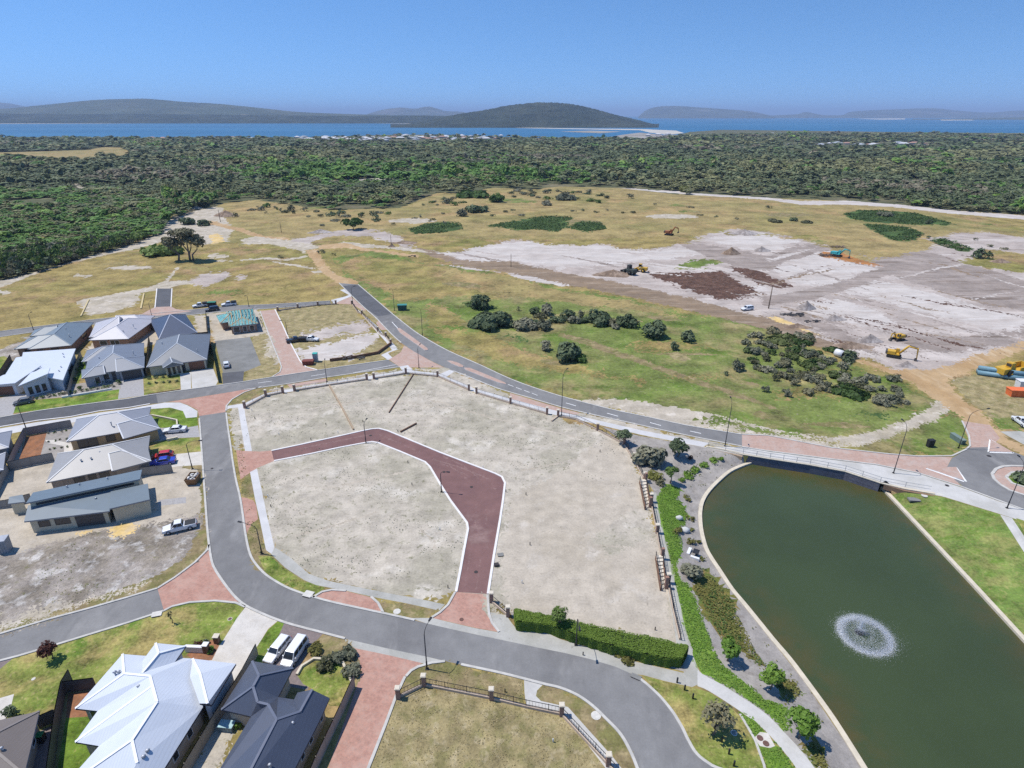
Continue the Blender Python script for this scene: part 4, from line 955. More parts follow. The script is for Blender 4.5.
hill([(380, 126), (405, 124.4), (425, 121), (440, 117.5), (460, 113.8), (480, 110.8), (500, 107), (520, 104), (540, 102.6), (552, 102.8), (566, 103.6), (582, 106), (600, 110.5), (620, 115.8), (640, 120.5), (658, 125.3), (676, 127.6)], 3500, 4300, 'hill_near', 3, .5)
hill([(366, 114.5), (374, 112), (385, 109.3), (400, 107.6), (415, 108.6), (428, 106.6), (437, 108.5), (446, 111), (460, 111.6), (475, 114)], 13000, 15000, 'hill_rock', 4, name='island')
hill([(638, 117), (645, 111), (652, 108), (663, 106.2), (682, 106.2), (700, 107.5), (724, 109), (748, 111), (764, 114), (775, 117)], 13500, 15000, 'hill_rock', 5, name='island')
hill([(760, 116), (785, 114.8), (798, 114), (806, 111.8), (815, 113.6), (825, 115), (842, 115), (850, 112), (868, 110.4), (890, 109.5), (925, 108.2), (940, 108.6), (962, 111), (990, 112.5), (1010, 111), (1030, 110.5), (1060, 112), (1120, 113), (1250, 116)], 15000, 17500, 'hill_rock', 6, name='island')
hill([(900, 119.5), (960, 118.5), (1010, 117.5), (1040, 117), (1100, 116.5), (1250, 116)], 9500, 10500, 'hill_far', 8, name='island')
hill([(-80, 104), (-40, 101.5), (0, 102.6), (18, 105), (40, 110), (70, 114)], 15000, 17000, 'hill_rock', 7, name='island')
def shore_band(pts, name='beach'):
    """flat sand: pixel polygon on the water's level"""
    w = [P(p[0], p[1], SEA_Z + .3) for p in pts]
    mb = MB(); mb.add([(q.x, q.y, q.z) for q in w], [tuple(range(len(w)))]); structure(mb.build(name, M['beach' if name == 'beach' else 'mudflat']))
shore_band([(-120, 124), (100, 123.6), (300, 122.8), (420, 123.8), (500, 125), (500, 124.4), (420, 122.6), (300, 121.8), (100, 122.5), (-120, 122.9)])
shore_band([(505, 127.3), (540, 127.8), (590, 128.6), (640, 129), (676, 130.6), (684, 133), (670, 134.5), (650, 132.6), (640, 130.2), (600, 129.6), (560, 128.8), (520, 128)])
shore_band([(600, 138.8), (622, 134.8), (640, 132.6), (664, 134.8), (690, 134.6), (684, 138.2), (650, 139.2)], 'tidal_flat')
shore_band([(560, 131.6), (590, 130.6), (622, 131.6), (600, 133.2)], 'tidal_flat')
for pts in ([(720, 117.7), (752, 117.5), (752, 118.2), (720, 118.3)], [(855, 118.6), (905, 118.3), (905, 119.4), (880, 119.6)], [(940, 119.8), (970, 119.4), (975, 120.3), (942, 120.5)]): shore_band(pts)
# promontory of low bush beyond the inlet on the far side
lowland = [(640, 139), (672, 136), (690, 131.8), (720, 129.8), (770, 130.2), (830, 131), (900, 132), (1024, 133), (1440, 136), (1440, 141), (640, 141)]
mb = MB(); w = [P(*p) for p in lowland]; mb.add([(q.x, q.y, -.3) for q in w], [tuple(range(len(w)))]); structure(mb.build('ground', M['forest_floor']))

HAZE = 6.8e-5
hz = MB(); hz.box(-72000, 72000, -400, 61000, SEA_Z - 6, 420)
m = bpy.data.materials.new('haze_air'); m.use_nodes = True
nt = m.node_tree
for n in list(nt.nodes):
    if n.type != 'OUTPUT_MATERIAL': nt.nodes.remove(n)
pv_ = nt.nodes.new('ShaderNodeVolumePrincipled')
pv_.inputs['Color'].default_value = (.52, .70, 1.0, 1)
pv_.inputs['Density'].default_value = HAZE
nt.links.new(pv_.outputs[0], nt.nodes['Material Output'].inputs['Volume'])
o = hz.build('haze', m); o['kind'] = 'stuff'

# ------------------------------------------------------------------ foliage
def leaf_quads(n, rx, ry, rz, z0, clumps, size, r, up=.25):
    """n leaf sprays spread over a few clumps of a crown; returns (n,4,3)"""
    cc = r.normal(size=(clumps, 3)); cc /= np.linalg.norm(cc, axis=1)[:, None]
    cc *= r.uniform(.35, .72, (clumps, 1)); cc[:, 2] = np.abs(cc[:, 2]) * .9 - .15
    cr = r.uniform(.32, .52, clumps)
    k = r.integers(0, clumps, n)
    d = r.normal(size=(n, 3)); d /= np.linalg.norm(d, axis=1)[:, None]
    d[:, 2] = np.where(r.random(n) < .75, np.abs(d[:, 2]), d[:, 2])
    p = cc[k] + d * (cr[k] * r.uniform(.65, 1.08, n))[:, None]
    p = p * np.array([rx, ry, rz]) + np.array([0, 0, z0])
    nrm = d + r.normal(size=(n, 3)) * .38 + np.array([0, 0, up])
    nrm /= np.linalg.norm(nrm, axis=1)[:, None]
    t = np.cross(nrm, r.normal(size=(n, 3))); t /= np.linalg.norm(t, axis=1)[:, None] + 1e-9
    u = np.cross(nrm, t)
    s = size * r.uniform(.6, 1.3, n)[:, None]
    e = r.uniform(.55, 1.0, n)[:, None]
    return np.stack([p - t * s - u * s * e * .3, p - u * s * e + t * s * .15, p + t * s + u * s * e * .2, p + u * s * e - t * s * .1], 1)
def quads_mesh(name, Q, mats, tint=None):
    n = len(Q)
    me = bpy.data.meshes.new(name)
    me.vertices.add(n * 4); me.loops.add(n * 4); me.polygons.add(n)
    me.vertices.foreach_set('co', Q.reshape(-1).astype(np.float32))
    me.loops.foreach_set('vertex_index', np.arange(n * 4, dtype=np.int32))
    me.polygons.foreach_set('loop_start', np.arange(0, n * 4, 4, dtype=np.int32))
    me.update(calc_edges=True)
    for q in (mats if isinstance(mats, (list, tuple)) else [mats]): me.materials.append(q)
    if tint is not None:
        a = me.attributes.new('tint', 'FLOAT_COLOR', 'POINT')
        c = np.ones((n * 4, 4), np.float32); c[:, :3] = np.repeat(tint, 4, 0)
        a.data.foreach_set('color', c.reshape(-1))
    return me
M['leaf_olive'] = leaf_mat('olive_eucalypt_leaves', (.10, .112, .055), (.18, .185, .10), (.19, .17, .105))
M['leaf_straw'] = leaf_mat('straw_grass', (.26, .21, .10), (.40, .33, .18), (.22, .20, .08), obj_var=.05)
M['leaf_green'] = leaf_mat('green_leaves', (.065, .13, .03), (.13, .21, .055), (.14, .18, .05))
M['leaf_bright'] = leaf_mat('bright_green_leaves', (.10, .20, .025), (.19, .31, .06), (.17, .26, .045), obj_var=.15)
M['leaf_dark'] = leaf_mat('dark_green_leaves', (.085, .12, .062), (.15, .19, .10), (.12, .15, .08), obj_var=.2)
M['leaf_grey'] = leaf_mat('grey_green_leaves', (.125, .14, .09), (.215, .225, .15), (.225, .215, .15), obj_var=.25)
M['leaf_heath'] = leaf_mat('heath_leaves', (.05, .10, .028), (.10, .155, .045), (.12, .13, .05), obj_var=.25)
M['leaf_red'] = leaf_mat('dark_red_leaves', (.055, .022, .018), (.12, .05, .035), None, obj_var=.1)
M['leaf_tuft'] = leaf_mat('olive_tuft_leaves', (.15, .145, .04), (.25, .235, .075), (.14, .16, .04), obj_var=.25)
M['leaf_hedge'] = leaf_mat('hedge_leaves', (.105, .17, .026), (.155, .23, .04), None, obj_var=.1)
M['bark'] = plain('grey_bark', (.19, .155, .125), .9, .25, 3, spec=.1)
M['leaf_wild'] = leaf_mat('bushland_leaves', None, None, attr=True)

forest_px = [(-420, 290), (-420, 139)] + [(p[0], p[1] + .6) for p in coast if p[0] < 640] + [(645, 139.5), (700, 136), (780, 134.5), (900, 134.5), (1024, 135.5), (1440, 138.5), (1440, 236), (1150, 222)] + paddock[::-1][2:27][::-1][::-1]
forest_px = [(-420, 290), (-420, 139)] + [(p[0], p[1] + .6) for p in coast if p[0] < 640] + [(645, 139.5), (700, 136), (780, 134.5), (900, 134.5), (1024, 135.5), (1440, 138.5), (1440, 236)] + [p for p in paddock[::-1] if p[0] <= 1150 and p[1] < 286][0:]
clear_px = [poly for (nm, mt, poly, w) in L[3:11]]
def trees_px():
    out = []
    D = 215.0
    while D < 2550:
        s = .0112 * D
        n = int(2 * D * 1.12 / s)
        x = np.linspace(-D * 1.12, D * 1.12, n) + rng.uniform(-.5, .5, n) * s
        y = D + rng.uniform(-.6, .6, n) * s
        out.append(np.column_stack([x, y])); D += s * .92
    p = np.concatenate(out)
    d = p[:, 1] * CP + CAM_H * SP
    px = 512 + FPX * p[:, 0] / d
    py = 384 - FPX * (p[:, 1] * SP - CAM_H * CP) / d
    k = inside(forest_px, px, py)
    for c in clear_px:
        k &= ~inside([(q[0] + (0), q[1] + (2.6 if q[1] > np.mean([z[1] for z in c]) else -.2)) for q in c], px, py)
    town = inside([(286, 141.5), (300, 134), (400, 131), (500, 134), (505, 142.5), (400, 143.5)], px, py) | inside([(780, 149), (780, 142), (940, 142), (945, 149)], px, py)
    k &= ~town | (rng.random(len(px)) < .16)
    k &= (fnoise(p[:, 0], p[:, 1], .03, 61) > -.62) & (rng.random(len(px)) > .05)
    # broken cover along the edge of the paddock
    e = seg_dist(paddock[8:27], px, py, False)
    k &= (rng.random(len(px)) < np.clip(.12 + e / 13, 0, 1)) | (px < 210)
    return p[k], px[k], py[k]
FP, fpx, fpy = trees_px()
FD = np.hypot(FP[:, 0], FP[:, 1])
order = np.argsort(FD)
N_SINGLE = 285
single = order[(fpx[order] > -12) & (fpx[order] < 1036)][:N_SINGLE]
rest = np.setdiff1d(order, single)
def forest_class(px, py, x, y):
    """share of green in the bush: lush by the damp ground on the left and along the middle band"""
    g = np.exp(-((py - 178) / 9.0) ** 2) * np.clip((px - 190) / 60, 0, 1) * np.clip((640 - px) / 120, 0, 1) * 1.0
    g = np.maximum(g, np.clip((160 - px) / 60, 0, 1) * np.clip((py - 188) / 12, 0, 1) * .5)
    g = np.maximum(g, .35 * np.clip((py - 185) / 20, 0, 1))
    return np.clip(g + .5 * fnoise(x, y, .014, 3), 0, 1)
def tree_color(g, n, r):
    olive = np.array([.22, .225, .105]); dark = np.array([.145, .172, .085]); green = np.array([.13, .235, .055]); grey = np.array([.235, .21, .14]); lime = np.array([.18, .28, .06])
    a = np.clip(.5 + .42 * fnoise(FP[:, 0], FP[:, 1], .011, 41) + .3 * (r.random(n) - .5), 0, .999)[:, None]
    c = np.where(a < .42, olive, np.where(a < .80, dark, grey))
    gg = np.where(r.random(n)[:, None] < .8, green, lime)
    c = np.where(r.random(n)[:, None] < g[:, None], gg, c)
    return c * r.uniform(.78, 1.22, (n, 1))
gr_ = forest_class(fpx, fpy, FP[:, 0], FP[:, 1])
shrubby = (fpx < 165) & (fpy > 186)
low = fnoise(FP[:, 0], FP[:, 1], .02, 9)
hgt = np.clip(6.8 + 2.6 * low + rng.normal(size=len(FP)) * 1.6 + np.where(rng.random(len(FP)) < .03, 5, 0), 3.0, 15)
hgt = np.where(shrubby, np.clip(3.3 + 2.4 * fnoise(FP[:, 0], FP[:, 1], .05, 10) + rng.normal(size=len(FP)) * .9, 1.2, 7.5), hgt)
hgt = np.where((fpy > 182) & ~shrubby & (fpx > 230), hgt * .72, hgt)
rad = .0112 * FP[:, 1] * .68 * rng.uniform(.6, 1.55, len(FP))
rad = np.minimum(rad, 9.5)
Qs, Ts = [], []
tmpl = {}
for n in (54, 26, 13):
    tmpl[n] = [leaf_quads(n, 1, 1, 1, 0, 6, {54: .27, 26: .38, 13: .55}[n], np.random.default_rng(50 + n + i), .75) for i in range(14)]
tc_all = tree_color(gr_, len(FP), rng)
for i in rest:
    n = 54 if FD[i] < 620 else 26 if FD[i] < 1150 else 13
    q = tmpl[n][int(rng.integers(14))]
    a = rng.uniform(0, 6.28); ca, sa = math.cos(a), math.sin(a)
    R_ = np.array([[ca, sa, 0], [-sa, ca, 0], [0, 0, 1]])
    h = hgt[i]
    w = (q @ R_) * np.array([rad[i] * 1.15, rad[i] * 1.15, h * .52]) + np.array([FP[i, 0], FP[i, 1], h * .55])
    Qs.append(w)
    Ts.append(tc_all[i] * rng.uniform(.85, 1.16, (n, 1)))
Q, T = np.concatenate(Qs), np.concatenate(Ts)
o = link('bushland', quads_mesh('bushland', Q, M['leaf_wild'], T)); o['kind'] = 'stuff'
print('bushland quads', len(Q), 'trees', len(rest))

def tree_mesh(name, leafm, n, rx, ry, rz, z0, clumps, size, seed, trunk_r=.12, trunk_h=None, limbs=4, lean=0.0):
    """whole small tree in one mesh: tapered trunk, limbs, leaf sprays"""
    r = np.random.default_rng(seed)
    Q = leaf_quads(n, rx, ry, rz, z0, clumps, size, r)
    mb = MB()
    th = trunk_h or z0
    mb.tube([(0, 0, -.1), (lean * .4, .05, th * .5), (lean, 0, th)], [trunk_r, trunk_r * .75, trunk_r * .45], 6, 1)
    for k in range(limbs):
        a = 6.28 * k / limbs + r.uniform(-.4, .4)
        p0 = Vector((lean * .6, 0, th * .62)); p1 = Vector((math.cos(a) * rx * .55 + lean, math.sin(a) * ry * .55, z0 + rz * r.uniform(.0, .5)))
        mb.tube([p0, p0.lerp(p1, .5) + Vector((0, 0, rz * .12)), p1], [trunk_r * .5, trunk_r * .35, trunk_r * .12], 5, 1)
    for q in Q: mb.add(q.tolist(), [(0, 1, 2, 3)], 0)
    return mb.mesh(name, [M[leafm], M['bark']])
GT = 'bushland trees and shrubs along the paddock'
WT = {}
for j, lm in enumerate(('leaf_olive', 'leaf_green', 'leaf_dark', 'leaf_grey')):
    for v_ in range(3): WT[(lm, v_)] = tree_mesh('bush_tree', lm, 120, 1, 1, .52, .55, 7, .17, 300 + 10 * j + v_, .05, .5)
first = True
for i in single:
    g = gr_[i]
    lm = 'leaf_green' if rng.random() < g * 1.1 else ('leaf_olive', 'leaf_dark', 'leaf_grey')[int(rng.choice(3, p=[.45, .35, .2]))]
    o = link('bush_tree', WT[(lm, int(rng.integers(3)))], None, (FP[i, 0], FP[i, 1], 0), rng.uniform(0, 6.28))
    s = rad[i] * 1.2
    o.scale = (s, s * rng.uniform(.8, 1.2), hgt[i])
    tag(o, 'small bushy tree in the thick bushland bordering the paddock', 'tree', GT)

# far houses of the shore town, one low walled block with a hipped roof each
def far_house_mesh(wall, roof):
    mb = MB()
    mb.box(-8, 8, -6, 6, 0, 3.4, 0)
    mb.add([(-9, -7, 3.4), (9, -7, 3.4), (9, 7, 3.4), (-9, 7, 3.4), (-4, 0, 6.2), (4, 0, 6.2)], [(0, 1, 5, 4), (1, 2, 5), (2, 3, 4, 5), (3, 0, 4), (0, 3, 2, 1)], 1)
    return mb.mesh('far_house', [wall, roof])
wl_ = plain('pale_render', (.46, .44, .41), .8); rw = plain('white_sheet_roof', (.55, .55, .56), .5); rr = plain('terracotta_roof', (.36, .22, .17), .8); rg = plain('grey_sheet_roof', (.32, .34, .36), .5)
FH = {'white': far_house_mesh(wl_, rw), 'red': far_house_mesh(wl_, rr), 'grey': far_house_mesh(wl_, rg)}
spots = [(298 + i * 5.3 + random.uniform(-2, 2), 139.4 + random.uniform(-1.8, 1.2), random.choice(['white', 'white', 'grey', 'white', 'red']), 0) for i in range(18)]
spots += [(300 + i * 3.7 + random.uniform(-2, 2), 140.2 + random.uniform(-2.6, 1.6), random.choice(['white', 'white', 'white', 'grey']), 0) for i in range(26)]
spots += [(392 + i * 4.1 + random.uniform(-2, 2), 139.4 + random.uniform(-3, 2.0), random.choice(['red', 'white', 'white', 'grey']), 0) for i in range(24)]
spots += [(395 + i * 5.0 + random.uniform(-2, 2), 138.2 + random.uniform(-2.6, 2.0), random.choice(['red', 'white', 'white', 'grey']), 0) for i in range(22)]
spots += [(438 + i * 8 + random.uniform(-2, 2), 140.0 + random.uniform(-.6, 1.0), random.choice(['white', 'red', 'white']), 0) for i in range(6)]
spots += [(152, 139.3, 'red', 1), (163, 139, 'red', 1), (175, 139.2, 'red', 1), (187, 138.8, 'white', 1), (232, 138.8, 'red', 1), (252, 138.9, 'white', 1), (268, 139, 'white', 1), (282, 139.2, 'red', 1)]
spots += [(790 + i * 9.6 + random.uniform(-3, 3), 145.2 + random.uniform(-1.5, 1.5), random.choice(['white', 'grey', 'red', 'white']), 2) for i in range(15)]
spots += [(772, 134.2, 'white', 3), (780, 134.4, 'grey', 3), (812, 135, 'white', 3), (822, 135.2, 'white', 3), (984, 135.8, 'white', 3), (1004, 136, 'white', 3), (1014, 136.2, 'white', 3), (990, 137.5, 'grey', 3)]
spots += [(648, 136, 'white', 4), (658, 135.2, 'white', 4), (668, 134.6, 'white', 4), (664, 136.2, 'grey', 4)]
where = ['on the point of the shore town before the bay', 'scattered along the near shore west of the town', 'in the village among trees beyond the firebreak', 'on the low coast below the islands', 'on the sand spit under the round hill']
grp = ['houses of the shore town', 'houses along the near shore', 'houses of the village in the bush', 'houses on the low coast', 'buildings on the sand spit']
nm = {'white': 'white roofed low house', 'red': 'red tile roofed low house', 'grey': 'grey roofed low house'}
for px, py, c, k in spots:
    p = P(px, py)
    o = link('far_house', FH[c], None, (p.x, p.y, 4.2 if k < 3 else 1.0), random.uniform(-.5, .5) + random.choice([0, 1.57]))
    s = random.uniform(.65, 1.2); o.scale = (s * 1.1, s, s * .95)
    if k < 3: o.location.z = 4.0
    tag(o, nm[c] + ' ' + where[k], 'house', grp[k])
for o in [q for q in COL.objects if q.name.startswith('far_house')]: o.location.z = -.1

# ------------------------------------------------------------------ houses
M['glass'] = plain('dark_window_glass', (.025, .03, .04), .12, .05, 1, 0, .6)
M['frame_white'] = plain('white_frame', (.70, .70, .70), .5, .05)
M['frame_dark'] = plain('dark_frame', (.06, .06, .065), .5, .05)
M['soffit'] = plain('pale_eaves', (.55, .54, .52), .8, .05)
M['vent'] = plain('roof_vent_metal', (.50, .51, .53), .4, .1, 2, .3)
M['timber'] = plain('raw_timber', (.42, .27, .13), .8, .2, 3, spec=.2)
M['garage_brown'] = plain('brown_sectional_door', (.19, .085, .05), .6, .1)
M['garage_grey'] = plain('grey_sectional_door', (.30, .30, .30), .6, .08)
M['garage_white'] = plain('cream_sectional_door', (.52, .50, .45), .6, .06)
def wall_render(nm, col): return plain(nm, col, .9, .07, .9, spec=.15, bmp=.15)
def wall_brick(nm, c1, c2): return brick_mat(nm, c1, c2, (.40, .37, .33), 1.0, 0, .24, .086, None, .3, .012, wall=True)
def inset(q, d):
    n = len(q); out = []
    area = sum(q[i][0] * q[(i + 1) % n][1] - q[(i + 1) % n][0] * q[i][1] for i in range(n))
    sg = 1 if area > 0 else -1
    for i in range(n):
        a, b, c = Vector(q[i - 1][:2]), Vector(q[i][:2]), Vector(q[(i + 1) % n][:2])
        e1, e2 = (b - a).normalized(), (c - b).normalized()
        n1, n2 = Vector((-e1.y, e1.x)) * sg, Vector((-e2.y, e2.x)) * sg
        k = 1 + n1.dot(n2)
        m = (n1 + n2) / max(k, .25)
        out.append((b.x + m.x * d, b.y + m.y * d))
    return out
def square_up(q):
    """nudge a traced four-cornered outline to a true rectangle"""
    c = sum((Vector(p[:2]) for p in q), Vector((0, 0))) / 4
    u = ((Vector(q[2][:2]) - Vector(q[1][:2])) + (Vector(q[3][:2]) - Vector(q[0][:2])))
    v = ((Vector(q[1][:2]) - Vector(q[0][:2])) + (Vector(q[2][:2]) - Vector(q[3][:2])))
    lu, lv = u.length / 2, v.length / 2
    u.normalize(); w = Vector((-u.y, u.x))
    if w.dot(v) < 0: w = -w
    w = (w + v.normalized()).normalized() if False else w
    return [tuple(c - u * lu / 2 - w * lv / 2), tuple(c - u * lu / 2 + w * lv / 2), tuple(c + u * lu / 2 + w * lv / 2), tuple(c + u * lu / 2 - w * lv / 2)]
def roof_solid(mb, ring, tops, faces, gut=.2, m_roof=0, m_fas=1, m_sof=2):
    """eave ring (world xyz), ridge points, faces over both, plus gutter band and soffit"""
    n = len(ring)
    vs = [tuple(p) for p in ring] + [tuple(p) for p in tops]
    mb.add(vs, faces, m_roof)
    lo = [(p[0], p[1], p[2] - gut) for p in ring]
    for i in range(n):
        j = (i + 1) % n
        mb.add([ring[i], ring[j], lo[j], lo[i]], [(0, 1, 2, 3)], m_fas)
    mb.add(lo, [tuple(range(n))[::-1]], m_sof)
def cap_line(mb, a, b, w=.24, h=.07):
    a, b = Vector(a), Vector(b)
    mb.bar(a - Vector((0, 0, .02)), b - Vector((0, 0, .02)), w, h)
def opening(parent, a, b, t0, t1, z0, z1, kind, out, mats, zb=0.0):
    """a window, door or dark recess panel set in the wall from a to b; out is the outward normal"""
    a, b = Vector((a[0], a[1], 0)), Vector((b[0], b[1], 0))
    d = (b - a); Lw = d.length; d.normalize()
    p0, p1 = a + d * (Lw * t0), a + d * (Lw * t1)
    o = Vector((out[0], out[1], 0))
    def quadbox(mb, q0, q1, za, zb_, d0, d1):
        vs = [q0 + o * d0, q1 + o * d0, q1 + o * d1, q0 + o * d1]
        vs = [Vector((v.x, v.y, za + zb)) for v in vs] + [Vector((v.x, v.y, zb_ + zb)) for v in vs]
        mb.add(vs, [(0, 3, 2, 1), (4, 5, 6, 7), (0, 1, 5, 4), (1, 2, 6, 5), (2, 3, 7, 6), (3, 0, 4, 7)])
    if kind == 'window':
        f = MB()
        quadbox(f, p0, p1, z0, z0 + .07, .005, .07); quadbox(f, p0, p1, z1 - .07, z1, .005, .07)
        nm_ = max(1, int((p1 - p0).length / 1.1))
        for k in range(nm_ + 1):
            q = p0.lerp(p1, k / nm_)
            quadbox(f, q - d * .035, q + d * .035, z0, z1, .004, .072)
        fo = f.build('window', mats[0], parent)
        g = MB(); quadbox(g, p0, p1, z0, z1, .003, .03); g.build('pane', M['glass'], fo)
    elif kind == 'garage_door_or_shade_panel':
        f = MB()
        for k in range(4):
            h = (z1 - z0) / 4
            quadbox(f, p0, p1, z0 + k * h + .01, z0 + (k + 1) * h - .012, .004, .06)
        f.build('garage_door_or_shade_panel', mats[1], parent)
    else:
        f = MB(); quadbox(f, p0, p1, z0, z1, .004, .06); fo = f.build('door', mats[2], parent)
        g = MB(); q = p0.lerp(p1, .85); quadbox(g, q - d * .03, q + d * .03, z0 + .95, z0 + 1.1, .06, .12); g.build('handle', M['vent'], fo)
def house(label, blocks, roofm, wallm, mats=None, capm=None, vents=(), extra=None, group=None):
    """blocks: traced eave corners (bottom-left, top-left, top-right, bottom-right), eave height, pitch, hips"""
    c0 = P(*blocks[0]['q'][0], blocks[0].get('z', 2.6))
    t = root('house', (c0.x, c0.y, 0), label, 'house', group=group)
    off = Vector((c0.x, c0.y, 0))
    mats = mats or [M['frame_dark'], M['garage_grey'], M['frame_dark']]
    walls, caps = MB(), MB()
    for bi, B in enumerate(blocks):
        z = B.get('z', 2.6) + bi * .013
        if 'zc' in B:
            q = [P(*p, zz) - off for p, zz in zip(B['q'], B['zc'])]
        else:
            q = [P(*p, z) - off for p in B['q']]
            if B.get('square', True):
                q = [Vector((p[0], p[1], z)) for p in square_up(q)]
        rf = MB()
        if 'zc' in B:                                       # skillion: one tilted sheet
            roof_solid(rf, q, [], [(3, 2, 1, 0)], .22)
            top = min(B['zc']) - .25
        else:
            lu = (q[2] - q[1]).length; lv = (q[1] - q[0]).length
            ax = B.get('axis', 'u' if lu >= lv else 'v')
            pit = math.tan(R(B.get('pitch', 23)))
            h0, h1 = B.get('hip', (1, 1))
            if ax == 'u':   # ridge runs from the 0-1 side to the 2-3 side
                half = lv / 2; rise = half * pit
                d = (q[2] - q[1]).normalized()
                m0, m1 = (q[0] + q[1]) / 2, (q[2] + q[3]) / 2
                r0, r1 = m0 + d * half * h0, m1 - d * half * h1
                if (r1 - r0).dot(d) < 0: r0 = r1 = (r0 + r1) / 2
                r0 = r0 + Vector((0, 0, rise)); r1 = r1 + Vector((0, 0, rise))
                fs = [(0, 4, 1), (1, 4, 5, 2), (2, 5, 3), (3, 5, 4, 0)]
                hips = [(0, 4), (1, 4), (2, 5), (3, 5), (4, 5)]
            else:           # ridge runs from the 3-0 side to the 1-2 side
                half = lu / 2; rise = half * pit
                d = (q[1] - q[0]).normalized()
                m0, m1 = (q[0] + q[3]) / 2, (q[1] + q[2]) / 2
                r0, r1 = m0 + d * half * h0, m1 - d * half * h1
                if (r1 - r0).dot(d) < 0: r0 = r1 = (r0 + r1) / 2
                r0 = r0 + Vector((0, 0, rise)); r1 = r1 + Vector((0, 0, rise))
                fs = [(3, 4, 0), (0, 4, 5, 1), (1, 5, 2), (2, 5, 4, 3)]
                hips = [(3, 4), (0, 4), (1, 5), (2, 5), (4, 5)]
            allv = q + [r0, r1]
            roof_solid(rf, q, [r0, r1], [f[::-1] for f in fs])
            for a, b in hips:
                if (allv[a] - allv[b]).length > .3: cap_line(caps, allv[a], allv[b])
            top = z - .2
        ro = rf.build('roof', [roofm, B.get('fascia', M['fascia_' + 'def']), M['soffit']], t)
        w = inset([(p.x, p.y) for p in q], B.get('inset', .5))
        zw = top
        if 'zc' in B:
            mbv = [(p[0], p[1], 0) for p in w] + [(w[i][0], w[i][1], q[i].z - .3) for i in range(4)]
            walls.add(mbv, [(0, 1, 2, 3), (4, 7, 6, 5)] + [(i, (i + 1) % 4, 4 + (i + 1) % 4, 4 + i) for i in range(4)])
        elif B.get('walls', True): walls.prism(w, 0, zw)
        if not B.get('walls', True):
            for p in w:
                pm = MB(); pm.box(p[0] - .08, p[0] + .08, p[1] - .08, p[1] + .08, 0, zw); pm.build('porch_post', M['timber'], t)
        cen = sum((Vector(p) for p in w), Vector((0, 0))) / 4
        for (e, t0, t1, z0, z1, kind) in B.get('open', ()):
            a, b = Vector(w[e]), Vector(w[(e + 1) % 4])
            nrm = Vector((-(b - a).y, (b - a).x)).normalized()
            if nrm.dot((a + b) / 2 - cen) < 0: nrm = -nrm
            opening(t, a, b, t0, t1, z0, z1, kind, nrm, mats)
    if walls.v: walls.build('wall', wallm, t)
    if caps.v: caps.build('ridge_cap', capm or roofm, t)
    for (px, py, z) in vents:
        p = P(px, py, z) - off
        v = MB(); v.tube([p - Vector((0, 0, .6)), p + Vector((0, 0, .16))], .09, 8); v.tube([p + Vector((0, 0, .16)), p + Vector((0, 0, .3))], [.19, .07], 8); v.build('roof_vent', M['vent'], t)
    if extra: extra(t, off)
    return t
M['fascia_def'] = plain('grey_fascia', (.22, .23, .26), .5, .06)
fas_navy = plain('navy_fascia', (.045, .05, .075), .5, .06)
fas_white = plain('white_fascia', (.66, .66, .66), .5, .06)
def caps(nm, c): return plain(nm, c, .4, .05)

r_bluegrey = roof_mat('blue_grey_sheet_roof', (.165, .205, .235), .45)
r_white = roof_mat('white_sheet_roof_near', (.56, .60, .66), .4, .03)
r_pinkgrey = roof_mat('light_grey_sheet_roof', (.44, .43, .455), .45)
r_grey = roof_mat('grey_sheet_roof_near', (.195, .215, .25), .45)
r_navy = roof_mat('navy_sheet_roof', (.055, .072, .115), .42)
r_slate = roof_mat('slate_sheet_roof', (.155, .17, .19), .45)
r_midgrey = roof_mat('mid_grey_sheet_roof', (.265, .275, .305), .45)
r_taupe = roof_mat('taupe_grey_sheet_roof', (.29, .285, .28), .45)
r_steel = roof_mat('blue_steel_sheet_roof', (.135, .175, .205), .45)
r_brown = roof_mat('brown_tile_roof', (.165, .14, .125), .6)
r_ink = roof_mat('ink_blue_sheet_roof', (.070, .082, .115), .42)
w_tan, w_taupe, w_cream, w_white, w_grey = wall_render('tan_render', (.45, .33, .19)), wall_render('taupe_render', (.30, .26, .225)), wall_render('cream_render', (.50, .46, .35)), wall_render('white_render', (.60, .60, .61)), wall_render('grey_render', (.33, .34, .36))
w_brown = wall_brick('brown_brick', (.25, .14, .085), (.20, .11, .07)); w_orange = wall_brick('orange_brick', (.36, .18, .09), (.30, .14, .075)); w_paleb = wall_brick('pale_brick', (.42, .36, .29), (.36, .30, .24))
DK = [M['frame_dark'], M['garage_brown'], M['frame_dark']]
CR = [M['frame_white'], M['garage_white'], M['frame_dark']]
F3 = lambda *a: [(3,) + x for x in a]

